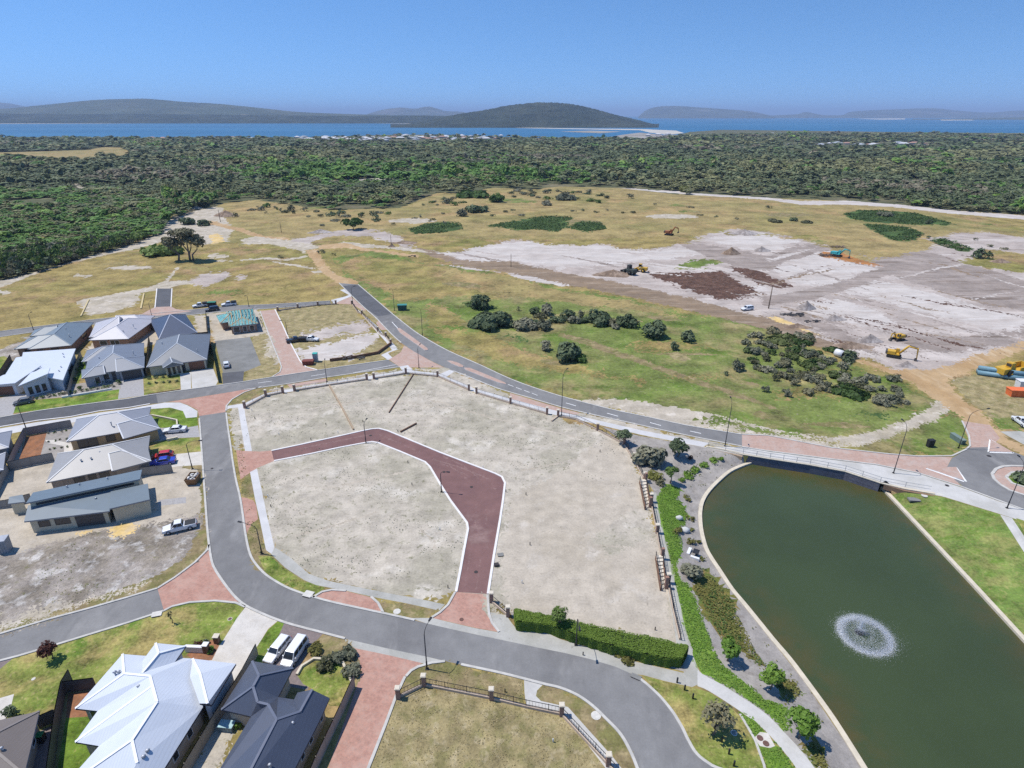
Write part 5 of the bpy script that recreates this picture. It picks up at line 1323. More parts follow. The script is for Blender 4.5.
house('blue grey hipped roof house with brown brick walls beside the empty dirt block', [
    dict(q=[(37.5, 348.5), (46, 326.5), (86.5, 323.5), (79, 344)], open=[(3, .7, .85, .3, 2.1, 'door'), (3, .3, .5, .8, 2.1, 'window'), (2, .3, .5, .8, 2.1, 'window')]),
    dict(q=[(19, 347), (24, 340), (60, 334.5), (56, 347)], axis='u', hip=(1, 0), open=[(3, .5, .8, .3, 2.1, 'window')]), dict(q=[(29.5, 336), (35, 330), (60, 326.5), (56, 333.5)], axis='u', hip=(1, 0))],
    r_bluegrey, w_brown, DK, caps('pale_blue_cap', (.26, .30, .33)), [(66, 329, 4.2), (69, 335, 3.9)])
house('bright white skillion roofed house with angled front parapets', [
    dict(q=[(19, 372), (23, 352.3), (75.6, 348.5), (63, 380)], zc=[3.2, 3.4, 3.9, 3.1], fascia=fas_white, open=[(3, .55, .95, .5, 2.2, 'window'), (2, .3, .6, .8, 2.1, 'window')]),
    dict(q=[(-18, 386), (3, 375), (41, 365.5), (15, 383)], zc=[2.9, 3.3, 3.7, 3.1], fascia=fas_white, open=[(3, .12, .75, .05, 2.2, 'garage_door_or_shade_panel')]),
    dict(q=[(18, 386), (31, 372.5), (50, 367.5), (48, 373.5)], zc=[3.3, 3.6, 4.6, 4.5], fascia=fas_white, open=[(3, .15, .3, .4, 2.2, 'window'), (3, .42, .57, .4, 2.2, 'window'), (3, .7, .85, .4, 2.2, 'window')]),
    dict(q=[(4, 376.5), (16, 357.5), (25, 356), (27, 368)], zc=[2.8, 2.8, 3.0, 3.0], fascia=fas_white)],
    r_white, w_white, [M['frame_dark'], M['garage_brown'], M['frame_dark']], vents=[(63, 354, 3.8), (64, 357, 3.7), (61, 367, 3.5), (59, 371, 3.4)])
house('pale pinkish grey roofed house with tan walls behind a grey roofed neighbour', [
    dict(q=[(103, 340.5), (107, 320), (143.5, 321.5), (142, 336)], open=[(3, .25, .5, .8, 2.1, 'window'), (3, .6, .8, .8, 2.1, 'window')]),
    dict(q=[(90, 337), (95, 323), (125, 319), (118, 334)], axis='u', hip=(1, 0), open=[(3, .2, .5, .3, 2.1, 'window')]), dict(q=[(117, 325), (118.5, 317), (149, 316.5), (150, 323)], axis='u', hip=(0, 1), open=[(2, .3, .7, .8, 2.1, 'window')])],
    r_pinkgrey, w_orange, CR, caps('white_cap', (.62, .61, .63)), [(133, 325, 4.2), (123, 331, 3.9)])
house('steel grey hipped roof house with a rendered front and a double carport facing the street', [
    dict(q=[(88, 376), (86, 351), (144, 343.5), (144, 365.5)], pitch=22, open=[(3, .62, .78, .5, 2.1, 'window'), (3, .5, .57, 0.02, 2.2, 'door'), (2, .3, .5, .8, 2.1, 'window')]),
    dict(q=[(80, 378.5), (83, 370), (104, 366), (105, 374)], axis='u', hip=(1, 0), open=[(3, .2, .5, .3, 2.1, 'window')]), dict(q=[(82.5, 361.5), (86, 350.8), (115, 346.5), (112, 358)], axis='u', hip=(1, 0)),
    dict(q=[(118, 372), (117, 360), (144.5, 356.5), (144.5, 367)], axis='u', hip=(0, 1), open=[(3, .08, .92, .05, 2.2, 'garage_door_or_shade_panel')])],
    r_grey, w_grey, [M['frame_white'], M['frame_dark'], M['frame_dark']], caps('light_grey_cap', (.42, .45, .49)), [(99, 358, 4), (133, 352, 4.2)])
house('deep navy hipped roof house at the corner of the rear street', [
    dict(q=[(155, 339), (153.5, 320), (190.5, 313), (192, 334)], axis='u', pitch=19, open=[(2, .3, .6, .8, 2.1, 'window'), (3, .3, .6, .8, 2.1, 'window')])],
    r_navy, w_paleb, DK, caps('grey_cap', (.35, .38, .45)), [(165, 320, 4), (164, 325, 4)])
house('slate grey roofed house with three tall front windows and a brown garage door', [
    dict(q=[(151, 367.5), (152.5, 340), (205, 335.5), (213, 357.5)], pitch=24, open=[(3, .03, .31, .05, 2.3, 'garage_door_or_shade_panel'), (3, .38, .46, .05, 2.2, 'door'), (2, .3, .5, .8, 2.1, 'window')]),
    dict(q=[(160.5, 368.5), (160, 354), (180, 350.5), (180.5, 364.5)], axis='v', hip=(.0, 1), pitch=24, open=[(3, .12, .27, .3, 2.2, 'window'), (3, .42, .57, .3, 2.2, 'window'), (3, .72, .87, .3, 2.2, 'window')])],
    r_slate, w_cream, DK, caps('light_slate_cap', (.46, .48, .50)), [(162, 343, 4), (168, 351, 3.9), (197, 350, 4)])
house('grey hipped roof house with tan rendered walls beside the fenced mulch garden', [
    dict(q=[(67, 441), (76, 419.5), (150.5, 406.5), (147, 428)], pitch=23, open=[(3, .66, .92, .05, 2.2, 'window'), (3, .42, .54, .8, 2.1, 'window'), (3, .28, .34, 1.2, 2.0, 'window')]),
    dict(q=[(121, 438), (118, 425), (155.5, 412.5), (155.3, 431)], z=2.6, axis='u', hip=(0, 1), open=[(2, .1, .9, .05, 2.2, 'garage_door_or_shade_panel')])],
    r_midgrey, w_tan, [M['frame_dark'], M['garage_grey'], M['frame_dark']], caps('white_grey_cap', (.62, .63, .65)), [(111, 423, 4.1)])
house('taupe grey hipped roof house next to the red and blue cars', [
    dict(q=[(48, 482.3), (56, 453.7), (150.5, 436), (146, 462)], pitch=23, open=[(3, .66, .77, .6, 2.1, 'window'), (3, .54, .62, .6, 2.1, 'window'), (3, .4, .5, .6, 2.1, 'window')]),
    dict(q=[(113, 470.2), (109, 452), (150, 441), (147.5, 462.2)], z=2.6, axis='u', hip=(0, 1), pitch=21, open=[(2, .1, .9, .05, 2.2, 'garage_door_or_shade_panel')])],
    r_taupe, w_taupe, [M['frame_dark'], M['garage_grey'], M['frame_dark']], caps('pale_taupe_cap', (.64, .63, .61)), [(81, 460.5, 4), (91, 458.5, 4), (100, 452.5, 4.2)])
def strips(t, off):
    for px, py in ((71, 537.5), (91, 531.5)):
        p = P(px, py - 10) - off; p.z = 0
        m_ = MB(); m_.box(p.x - .1, p.x + .1, p.y - .1, p.y + .1, 0, 2.5); m_.build('porch_post', M['timber'], t)
house('long house under construction with stepped blue steel skillion roofs and cream walls', [
    dict(q=[(24, 521.5), (28, 505.5), (113, 488.5), (109.5, 511)], zc=[2.6, 3.3, 3.3, 2.6], open=[(3, .76, .9, .9, 2.0, 'window'), (3, .5, .69, .9, 2.0, 'window'), (3, .06, .43, .05, 2.3, 'garage_door_or_shade_panel')]),  # last opening is a dark panel painted as the shaded porch recess
    dict(q=[(26, 503), (33, 492.5), (142, 469.5), (140, 479)], zc=[4.3, 3.5, 3.5, 4.3], inset=.35, open=[(3, .05, .95, 3.35, 3.75, 'window')]),
    dict(q=[(109.3, 508.7), (110.6, 491.5), (147.7, 483.5), (149.6, 499.4)], zc=[2.95, 3.4, 3.4, 2.95], inset=.3),
    dict(q=[(8, 503.7), (9, 497), (22.5, 494.5), (25, 501.7)], zc=[2.3, 2.6, 2.6, 2.3], inset=.25)],
    r_steel, w_cream, [M['frame_dark'], M['frame_dark'], M['timber']], vents=[(67, 487, 3.8), (79.5, 484.5, 3.8), (107.5, 478.5, 3.8), (96, 499, 3.0)], extra=strips)
house('grey roofed house behind grey fences at the edge of the sandy yards', [
    dict(q=[(-38, 458), (-33, 440), (14.5, 430), (6, 448)], z=2.7), dict(q=[(-38, 480), (-36, 462), (7, 452), (2, 470)], z=2.4, pitch=5)],
    r_midgrey, w_grey, None, caps('grey_cap_b', (.6, .6, .62)))
house('brown tile roofed house beside the tall dark fence and the green bin', [
    dict(q=[(-50, 790), (-62, 734), (39.5, 711), (24, 775)], square=False, axis='v', hip=(1, 1), pitch=20, open=[(2, .25, .4, .8, 2.1, 'window')])],
    r_brown, w_paleb, [M['frame_white'], M['garage_grey'], M['frame_dark']], caps('brown_cap', (.22, .19, .17)), [(2, 749, 3.6)])

# the teal sarked roof frame going up beside the paved street
m, nt, b = new_mat('teal_sarking')
v = coords(nt); n_ = noise(nt, v, 1.1, 5, .8)
c = mixcol(nt, ramp(nt, n_, .40, .50), (.035, .17, .19), (.10, .33, .33)); c = mixcol(nt, ramp(nt, noise(nt, v, 1.7, 4, .8), .56, .62), c, (.50, .52, .48))
c = mixcol(nt, ramp(nt, noise(nt, v, .9, 4, .8), .60, .64), c, (.05, .045, .05))
nt.links.new(c, b.inputs['Base Color']); b.inputs['Roughness'].default_value = .6
M['teal'] = m
def frame_extra(t, off):
    tm = MB()
    for i in range(9):
        x = 229.5 + i * 3.2
        a, b_ = P(x, 326 - i * .33, 2.7) - off, P(x - 1, 311.5 - i * .25, 2.7) - off
        mid = (a + b_) / 2 + Vector((0, 0, 2.15))
        tm.bar(a, mid, .12, .12); tm.bar(mid, b_, .12, .12)
    tm.build('roof_truss', M['timber'], t)
house('half built brick house with teal roof sheeting over open trusses', [
    dict(q=[(229, 326.5), (226, 311.5), (253, 308.8), (258, 323.5)], z=2.6, pitch=17, square=False, open=[(3, .1, .28, .3, 2.1, 'window'), (3, .4, .55, .3, 2.1, 'window'), (3, .68, .92, .3, 2.1, 'window')]),
    dict(q=[(217.5, 323), (219, 315.5), (230, 313), (230, 322)], z=2.5, axis='u', hip=(1, 0), pitch=18)],
    M['teal'], w_brown, CR, M['timber'], extra=frame_extra)

def traced_house(label, roofm, fas, wallm, V_, faces, eave, capsegs, capm, mats, vents, opens, inset_d=.5):
    """roof given as traced corner points with heights; walls follow the eave line set back under it"""
    w0 = P(*V_[eave[0]]); t = root('house', (w0.x, w0.y, 0), label, 'house'); off = Vector((w0.x, w0.y, 0))
    pts = {k: P(*p) - off for k, p in V_.items()}
    keys = list(pts); idx = {k: i for i, k in enumerate(keys)}
    rf = MB(); rf.add([pts[k] for k in keys], [tuple(idx[k] for k in f) for f in faces], 0)
    for a, b in zip(eave, eave[1:] + eave[:1]):
        A, B = pts[a], pts[b]; dn = Vector((0, 0, .22))
        rf.add([A, B, B - dn, A - dn], [(0, 1, 2, 3)], 1)
    rf.add([pts[k] - Vector((0, 0, .22)) for k in eave], [tuple(range(len(eave)))], 2)
    ro = rf.build('roof', [roofm, fas, M['soffit']], t)
    bm = bmesh.new(); bm.from_mesh(ro.data); bmesh.ops.recalc_face_normals(bm, faces=bm.faces); bm.to_mesh(ro.data); bm.free()
    w = inset([(pts[k].x, pts[k].y) for k in eave], inset_d)
    vs = [(p[0], p[1], 0) for p in w] + [(w[i][0], w[i][1], pts[k].z - .23) for i, k in enumerate(eave)]
    n = len(w); wm = MB(); wm.add(vs, [(i, (i + 1) % n, n + (i + 1) % n, n + i) for i in range(n)])
    wm.build('wall', wallm, t)
    cm = MB()
    for a, b in capsegs: cap_line(cm, pts[a], pts[b], .26, .06)
    cm.build('ridge_cap', capm, t)
    for (px, py, z) in vents:
        p = P(px, py, z) - off
        v = MB(); v.tube([p - Vector((0, 0, .6)), p + Vector((0, 0, .18))], .1, 8); v.tube([p + Vector((0, 0, .18)), p + Vector((0, 0, .34))], [.22, .08], 8); v.build('roof_vent', M['vent'], t)
    area = sum(w[i][0] * w[(i + 1) % n][1] - w[(i + 1) % n][0] * w[i][1] for i in range(n))
    for (k, t0, t1, z0, z1, kind) in opens:
        i = eave.index(k); a, b = Vector(w[i]), Vector(w[(i + 1) % n]); d = (b - a).normalized()
        nrm = Vector((d.y, -d.x)) if area > 0 else Vector((-d.y, d.x))
        opening(t, a, b, t0, t1, z0, z1, kind, nrm, mats)
    return t, off
e = 2.65
traced_house('large white roofed house with many hips and a projecting porch gable', r_white, fas_navy, w_paleb, {
    'a': (75, 708.5, e), 'b': (122.5, 654, e), 'c': (141, 655.5, e), 'c2': (150, 656, e), 'm': (192, 658.5, e), 'j': (205, 690, e), 'i': (203, 707, e), 'h': (152, 788, e), 'h2': (120, 800, e), 'g': (60, 790, e),
    'f': (99, 746, e), 'ee': (75, 742, e), 'd': (97.5, 711, e),
    'r1': (124, 673.5, 4.5), 'r2': (150, 676, 4.9), 'r2b': (152.5, 685.5, 4.9), 'r3': (157, 702, 4.9), 'r4': (132, 740, 4.9), 'r5': (137, 763, 4.2), 'r6': (130, 775, 4.0)},
    [('a', 'b', 'r1'), ('b', 'c', 'c2', 'r2', 'r1'), ('a', 'r1', 'r2', 'd'), ('d', 'r2', 'r2b', 'ee'), ('ee', 'r2b', 'r3', 'f'), ('f', 'r3', 'r4', 'g'), ('g', 'r4', 'r5', 'r6', 'h2'),
     ('c2', 'm', 'j', 'i', 'r3', 'r2b', 'r2'), ('i', 'r4', 'r3'), ('i', 'h', 'r5', 'r4'), ('h', 'h2', 'r6', 'r5')],
    ['a', 'b', 'c', 'c2', 'm', 'j', 'i', 'h', 'h2', 'g', 'f', 'ee', 'd'],
    [('a', 'r1'), ('b', 'r1'), ('r1', 'r2'), ('r2', 'r3'), ('ee', 'r2b'), ('g', 'r4'), ('r4', 'r5'), ('r3', 'r4')], caps('white_cap_b', (.74, .76, .80)), [M['frame_white'], M['garage_white'], M['frame_dark']],
    [(115, 673, 4.1), (119, 672.6, 4.1), (139, 687, 4.2), (148, 751.5, 4.0), (144, 757.5, 4.0)], [('i', .2, .3, .8, 2.1, 'window'), ('i', .5, .6, .8, 2.1, 'window'), ('d', .2, .8, .1, 2.2, 'window')])
HW = [o for o in COL.objects if o.get('label', '').startswith('large white')][0]
offw = Vector(HW.location)
def wing(parent, off, V_, faces, eave, roofm, fas, wallm, capm, capsegs):
    pts = {k: P(*p) - off for k, p in V_.items()}; keys = list(pts); idx = {k: i for i, k in enumerate(keys)}
    rf = MB(); rf.add([pts[k] for k in keys], [tuple(idx[k] for k in f) for f in faces], 0)
    for a, b in zip(eave, eave[1:] + eave[:1]):
        dn = Vector((0, 0, .22)); rf.add([pts[a], pts[b], pts[b] - dn, pts[a] - dn], [(0, 1, 2, 3)], 1)
    rf.add([pts[k] - Vector((0, 0, .22)) for k in eave], [tuple(range(len(eave)))], 2)
    ro = rf.build('roof', [roofm, fas, M['soffit']], parent)
    bm = bmesh.new(); bm.from_mesh(ro.data); bmesh.ops.recalc_face_normals(bm, faces=bm.faces); bm.to_mesh(ro.data); bm.free()
    w = inset([(pts[k].x, pts[k].y) for k in eave], .45); n = len(w)
    wm = MB(); wm.add([(p[0], p[1], 0) for p in w] + [(w[i][0], w[i][1], pts[k].z - .23) for i, k in enumerate(eave)], [(i, (i + 1) % n, n + (i + 1) % n, n + i) for i in range(n)]); wm.build('wall', wallm, parent)
    cm = MB()
    for a, b in capsegs: cap_line(cm, pts[a], pts[b], .26, .06)
    cm.build('ridge_cap', capm, parent)
capw = bpy.data.materials['white_cap_b']
wing(HW, offw, {'a': (139.4, 665, 3.2), 'b': (155.6, 643, 3.2), 'c': (186, 645.8, 3.2), 'd': (171, 667.5, 3.2), 'r1': (158.5, 653, 4.5), 'r2': (142, 673, 4.55)},
     [('a', 'b', 'r1', 'r2'), ('b', 'c', 'r1'), ('c', 'd', 'r2', 'r1')], ['a', 'b', 'c', 'd'], r_white, fas_navy, w_white, capw, [('b', 'r1'), ('c', 'r1'), ('r1', 'r2')])
wing(HW, offw, {'k': (192.5, 658.5, 2.9), 'j': (236, 663.7, 2.9), 'n': (211.5, 705, 2.9), 'l2': (199.5, 703.5, 3.55), 'l1': (190, 677, 3.55), 'p1': (200, 673.5, 4.3), 'p2': (207.5, 703.5, 4.1)},
     [('k', 'j', 'p1'), ('j', 'n', 'p2', 'p1'), ('k', 'p1', 'l1'), ('l1', 'p1', 'p2', 'l2')], ['k', 'j', 'n', 'l2', 'l1'], r_white, fas_navy, w_white, capw, [('p1', 'p2'), ('k', 'p1')])
traced_house('ink blue roofed house with pale walls beside the two parked white cars', r_ink, fas_navy, w_paleb, {
    'a': (221, 709.5, e), 'b': (252, 661, e), 'c': (293.3, 668, e), 'd': (278, 697, e), 'g': (294, 699.5, e), 'h': (297.5, 692.6, e), 'i': (312, 689.5, 4.1), 'j': (329.6, 698, e), 'k': (320, 719.5, e), 'l': (283, 792, e),
    'f': (206, 792, e), 'v': (251, 716.5, e), 'r1': (259, 675.5, 4.6), 'r2': (253, 686.5, 4.6), 'r3': (257.5, 702, 4.6), 'r4': (268, 704.5, 4.6), 'r5': (276.5, 719.5, 4.9), 'r6': (300, 711.5, 4.1), 'e': (240, 790, 4.9)},
    [('b', 'c', 'r1'), ('a', 'b', 'r1', 'r2'), ('r1', 'c', 'd', 'r3', 'r2'), ('a', 'r2', 'r3', 'r4', 'v'), ('v', 'r4', 'r5', 'e', 'f'), ('r3', 'd', 'r4'), ('d', 'g', 'r6'), ('d', 'r6', 'r5'), ('d', 'r5', 'r4'), ('r6', 'g', 'h', 'i'), ('r5', 'r6', 'i', 'j', 'k', 'l', 'e'), ('e', 'l', 'f')],
    ['a', 'b', 'c', 'd', 'g', 'h', 'i', 'j', 'k', 'l', 'f', 'v'], [('a', 'r2'), ('b', 'r1'), ('c', 'r1'), ('r1', 'r2'), ('r2', 'r3'), ('r3', 'r4'), ('r4', 'r5'), ('r5', 'r6'), ('r6', 'i'), ('r5', 'e')], caps('ink_cap', (.12, .135, .18)),
    [M['frame_white'], M['garage_white'], M['frame_dark']], [(254, 735, 3.7), (293, 724, 3.9), (270, 766, 4.2)], [('a', .1, .3, .3, 2.1, 'window'), ('k', .15, .25, .9, 2.1, 'window'), ('k', .4, .5, .9, 2.1, 'window'), ('k', .65, .72, .9, 2.1, 'window'), ('j', .3, .6, .9, 2.1, 'window')])

# ------------------------------------------------------------------ fences of the yards
M['sheet_grey'] = plain('grey_sheet_fence', (.27, .26, .245), .6, .08, 1, 0, .3)
M['sheet_dark'] = plain('dark_sheet_fence', (.085, .085, .085), .6, .1, 1, 0, .3)
M['sheet_tan'] = plain('taupe_sheet_fence', (.31, .275, .225), .6, .08, 1, 0, .3)
def sheet_fence(label, pts, mat, h=1.8):
    w = [P(*p) for p in pts]; t = root('sheet_fence', tuple(w[0]), label, 'fence')
    w = [p - w[0] for p in w]
    pan, post, cap = MB(), MB(), MB()
    for a, b in zip(w, w[1:]):
        n = max(1, round((b - a).length / 2.4))
        for i in range(n):
            p, q = a.lerp(b, i / n), a.lerp(b, (i + 1) / n)
            d = (q - p).normalized()
            pan.bar(p + d * .04 + Vector((0, 0, .03)), q - d * .04 + Vector((0, 0, .03)), .04, h - .06)
        cap.bar(a + Vector((0, 0, h - .03)), b + Vector((0, 0, h - .03)), .075, .06)
    pan.build('fence_panel', mat, t)
    for p in [a.lerp(b, i / max(1, round((b - a).length / 2.4))) for a, b in zip(w, w[1:]) for i in range(max(1, round((b - a).length / 2.4)))] + [w[-1]]:
        post = MB(); post.box(-.04, .04, -.04, .04, -.1, h + .03); post.build('fence_post', mat, t, p); cap.build('top_rail', mat, t)
    return t
sheet_fence('tall dark sheet fence between the white and brown roofed houses', [(73, 682), (66, 694), (60, 724), (54, 770), (48, 815)], M['sheet_dark'], 2.0)
sheet_fence('short dark cross fence joining the white roofed house to the tall dark fence', [(66.5, 693), (97, 689)], M['sheet_dark'])
sheet_fence('short dark fence closing the side path beside the green bin', [(40, 729), (58, 721)], M['sheet_dark'])
sheet_fence('long taupe fence running down between the white and ink blue roofed houses', [(258, 655), (245, 680), (218, 724), (188, 775), (176, 800)], M['sheet_tan'])
sheet_fence('taupe fence between the ink blue roofed house and the clay paved lane', [(355, 687), (343, 714), (318, 768), (302, 806)], M['sheet_tan'])
sheet_fence('grey fence along the white footpath behind the mulch garden', [(26, 436), (50, 431.5), (72.5, 427.5)], M['sheet_grey'])
sheet_fence('grey fence down the side of the brown mulch bed', [(26, 436.5), (18, 452), (10, 470)], M['sheet_grey'])
sheet_fence('grey fence between the mulch garden and the bare sandy yard', [(10.5, 470.3), (32, 465.5), (54.5, 461)], M['sheet_grey'])
sheet_fence('grey fence on the outer side of the bare sandy yard', [(9, 472), (0, 490), (-14, 516)], M['sheet_grey'])
sheet_fence('low grey fence between the sandy yard and the steel roofed house', [(-12, 510), (8, 507.5), (32, 501)], M['sheet_grey'], 1.5)
sheet_fence('taupe fence beside the blue car', [(142.5, 476), (158, 474.3), (173, 472.3)], M['sheet_grey'])
sheet_fence('dark fence between the white roofed and steel grey roofed houses', [(69, 397), (74, 378), (82, 357)], M['sheet_grey'])
sheet_fence('dark fence between the steel grey and slate roofed houses', [(147, 376), (149, 352), (150, 342)], M['sheet_dark'])
sheet_fence('dark fence beside the slate roofed house and the grey hardstand', [(219, 383), (215, 362), (210.5, 342)], M['sheet_dark'])
sheet_fence('dark fence across the sandy yard behind the slate roofed house', [(195, 339), (209, 337.5)], M['sheet_dark'])
sheet_fence('brown fence between the sandy yard and the half built house', [(208, 335), (206.5, 316)], M['sheet_tan'])
sheet_fence('dark fence round the lawn left of the white skillion house', [(-20, 392), (2, 377), (12, 361)][::-1], M['sheet_dark'])

# ------------------------------------------------------------------ boundary fences of the lots: low wall, brick piers, rail panels
M['pier'] = brick_mat('brown_pier_brick', (.27, .15, .11), (.22, .125, .09), (.33, .29, .25), 1.0, 0, .24, .086, None, .3, .012, wall=True)
M['cap'] = plain('cream_pier_cap', (.60, .54, .44), .85, .08)
M['plinth'] = plain('buff_block_plinth', (.47, .375, .29), .9, .12, 1.5)
M['rail'] = plain('black_rail', (.022, .022, .024), .5, .1)
M['rail_grey'] = plain('grey_rail', (.30, .30, .31), .5, .1)
def boundary_fence(label, pts, piers, rail='rail', ph=.35, h=1.25, plinth=True, pier_h=1.6):
    w = [G(*p) for p in pts]; o0 = Vector(w[0]); t = root('boundary_fence', o0, label, 'fence')
    w = [p - o0 for p in w]
    rl, pl = MB(), MB()
    for a, b in zip(w, w[1:]):
        if plinth: pl.bar(a - Vector((0, 0, .15)), b - Vector((0, 0, .15)), .24, ph + .15)
        d = (b - a); n = max(1, int(d.length / .35))
        for hz in (ph + .12, h - .06): rl.bar(a + Vector((0, 0, hz)), b + Vector((0, 0, hz)), .05, .05)
        for i in range(n + 1):
            p = a.lerp(b, i / n); big = i % 7 == 0
            r_ = .035 if big else .011
            rl.box(p.x - r_, p.x + r_, p.y - r_, p.y + r_, p.z + ph - .02, p.z + h + (.06 if big else 0))
    if plinth: pl.build('plinth_wall', M['plinth'], t)
    rl.build('railing', M[rail], t)
    for p in piers:
        q = G(*p) - o0
        pm = MB(); pm.box(-.24, .24, -.24, .24, -.2, pier_h); po = pm.build('pier', M['pier'], t, q)
        cm = MB(); cm.box(-.31, .31, -.31, .31, pier_h, pier_h + .1); cm.box(-.25, .25, -.25, .25, pier_h + .1, pier_h + .16); cm.build('pier_cap', M['cap'], po)
    return t
boundary_fence('brick pier fence at the corner by the white footpath junction', [(245, 408), (266, 396.3), (283, 392.8)], [(245, 408), (266, 396.3), (283, 392.8)], 'rail_grey')
boundary_fence('brick pier fence along the road opposite the clay paved street', [(294.7, 391), (327, 385.8), (367, 379.8)], [(294.7, 391), (367, 379.8)], 'rail_grey')
boundary_fence('short brick pier fence below the road junction', [(374, 379), (406, 373.8), (437.7, 376.8), (469, 390.3)], [(374, 379), (406, 373.8), (437.7, 376.8), (469, 390.3)], 'rail_grey')
boundary_fence('long brick pier fence following the curve of the main road', [(476.5, 393.4), (510.5, 403.6), (547, 414.2)], [(476.5, 393.4), (510.5, 403.6), (547, 414.2)], 'rail_grey')
boundary_fence('brick pier fence running from the main road down to the first stairs', [(558, 416.5), (576, 420), (597.5, 430.5), (624, 444.5), (634, 461), (644.5, 480.5)], [(558, 416.5), (597.5, 430.5), (624, 444.5), (634, 461), (644.5, 480.5)])
boundary_fence('brick pier fence beside the grey path between the two stairs', [(651, 502), (657, 533), (662, 560)], [(651, 502), (657, 533)])
boundary_fence('rail fence on the grey path from the second stairs to the hedge', [(668, 583), (673, 610), (680, 640)], [(668, 583)])
boundary_fence('slanting rail fence with brick piers beside the red cul de sac mouth', [(491.5, 602), (508, 616)], [(491.5, 602), (508, 616)])
boundary_fence('brown pier fence along the front of the dry grass lot', [(398.5, 698), (424, 685.5), (491.5, 699), (526, 707.5), (561.5, 715)], [(398.5, 698), (424, 685.5), (491.5, 699), (561.5, 715)])
boundary_fence('brown pier fence along the concrete path at the side of the dry grass lot', [(562.5, 716), (608, 765), (640, 800)], [(608, 765)])
boundary_fence('black rail fence with brick piers stepping along the white diagonal path', [(352, 304.5), (358, 313), (362, 314.5), (378, 331.5), (380, 334), (386, 337), (391, 344)], [(352, 304.5), (362, 314.5), (378, 331.5), (386, 337), (391, 344)], pier_h=1.4)
boundary_fence('thin rail fence on the rear street edge of the dry lot', [(278, 311), (298, 308), (318, 305.5), (336, 304.3)], [(278, 311), (298, 308), (318, 305.5), (336, 304.3)], 'rail_grey', pier_h=1.4)
def garden_wall(label, pts, mat, h, w=.3, name='garden_wall', cat='wall'):
    mb = MB(); ww = [P(*p) for p in pts]
    strip(mb, [(p.x, p.y) for p in ww], w, -.2, h); return tag(mb.build(name, mat), label, cat)
M['wall_brown'] = plain('brown_retaining_wall', (.17, .095, .06), .9, .15)
garden_wall('brown retaining wall at the white path corner of the cleared lot', [(391, 344.5), (378, 354), (357, 358), (330, 361.5)], M['wall_brown'], .8)
garden_wall('long brown timber retaining wall crossing the sandy lot', [(413.5, 374.5), (389, 413)], M['wall_brown'], .3, .15)
garden_wall('short brown timber wall near the bend of the red road', [(416.5, 424), (400.5, 432.5)], M['wall_brown'], .35, .2)
garden_wall('low buff limestone wall between the sandy lots', [(329.5, 386), (342, 408), (353.5, 430)], bpy.data.materials.get('tan_block') or M['plinth'], .35, .3)
garden_wall('small buff limestone wall beside the fence gap', [(557.5, 417), (551.5, 421.5)], M['plinth'], .3)
garden_wall('curved buff limestone edging round the front lawn of the ink blue roofed house', [(297, 675.5), (302, 667), (314, 659.5), (328, 660.5), (343, 663.5), (352, 683)], M['limestone'], .3)
garden_wall('yellow timber strip on the grass near the rear street', [(141, 309), (144, 294)], plain('yellow_timber', (.52, .42, .22), .8), .3, .5, 'timber_beam', 'beam')
garden_wall('long yellow timber strip leaning out from the rear street', [(81, 316.5), (89, 300)], bpy.data.materials['yellow_timber'], .3, .4, 'timber_beam', 'beam')
garden_wall('low white garden wall in front of the steel grey roofed house', [(62, 398), (90, 393.5), (112, 389.5)], M['frame_white'], .4, .25)
garden_wall('low limestone wall on the lawn beside the white sedan', [(152, 416), (165, 418.5), (177, 421), (177.5, 426)], M['limestone'], .4, .3)
garden_wall('small limestone wall between the sedan driveway and the next lawn', [(167, 441), (178, 438.7)], M['limestone'], .5, .4)
garden_wall('low brown edge of the raised roadside lawn', [(741, 711), (757, 738), (764, 762)][:0] or [(148, 394.5), (180, 389.5)], M['wall_brown'], .15, .2)

def stairs(label, top_l, top_r, bot_r, bot_l, n=9, drop=.9):
    a, b, c, d = (G(*p) for p in (top_l, top_r, bot_r, bot_l))
    t = root('stairs', tuple(a), label, 'stairs'); o = Vector(a)
    for i in range(n):
        z = .75 - .075 * i
        q = [a.lerp(d, i / n), b.lerp(c, i / n), b.lerp(c, (i + .8) / n), a.lerp(d, (i + .8) / n)]
        mb = MB(); mb.prism([(p.x - o.x, p.y - o.y) for p in q], -.2, z); mb.build('tread', M['cap'], t)
    for p, q in ((a, d), (b, c)):
        mb = MB(); mb.bar(p - o - Vector((0, 0, .2)), q - o - Vector((0, 0, .2)), .18, .8); mb.build('side_wall', M['wall_brown'], t)
        rl = MB(); e = Vector((0, 0, .85))
        for k in range(6):
            x = (p - o).lerp(q - o, k / 5); rl.box(x.x - .03, x.x + .03, x.y - .03, x.y + .03, .55, 1.45)
        for hz in (1.0, 1.4): rl.bar(p - o + Vector((0, 0, hz)), q - o + Vector((0, 0, hz)), .05, .05)
        rl.build('handrail', M['rail'], t)
    for p in (b, c):
        pm = MB(); pm.box(p.x - o.x - .22, p.x - o.x + .22, p.y - o.y - .22, p.y - o.y + .22, -.2, 2.0); po = pm.build('pier', M['pier'], t)
    return t
stairs('cream stepped stairs nearer the road, set into the sandy lot wall', (639.5, 483), (645.5, 482.5), (650, 507), (645, 510))
stairs('cream stepped stairs nearer the hedge, set into the sandy lot wall', (655.5, 559), (662, 559), (666, 588), (660.5, 591))

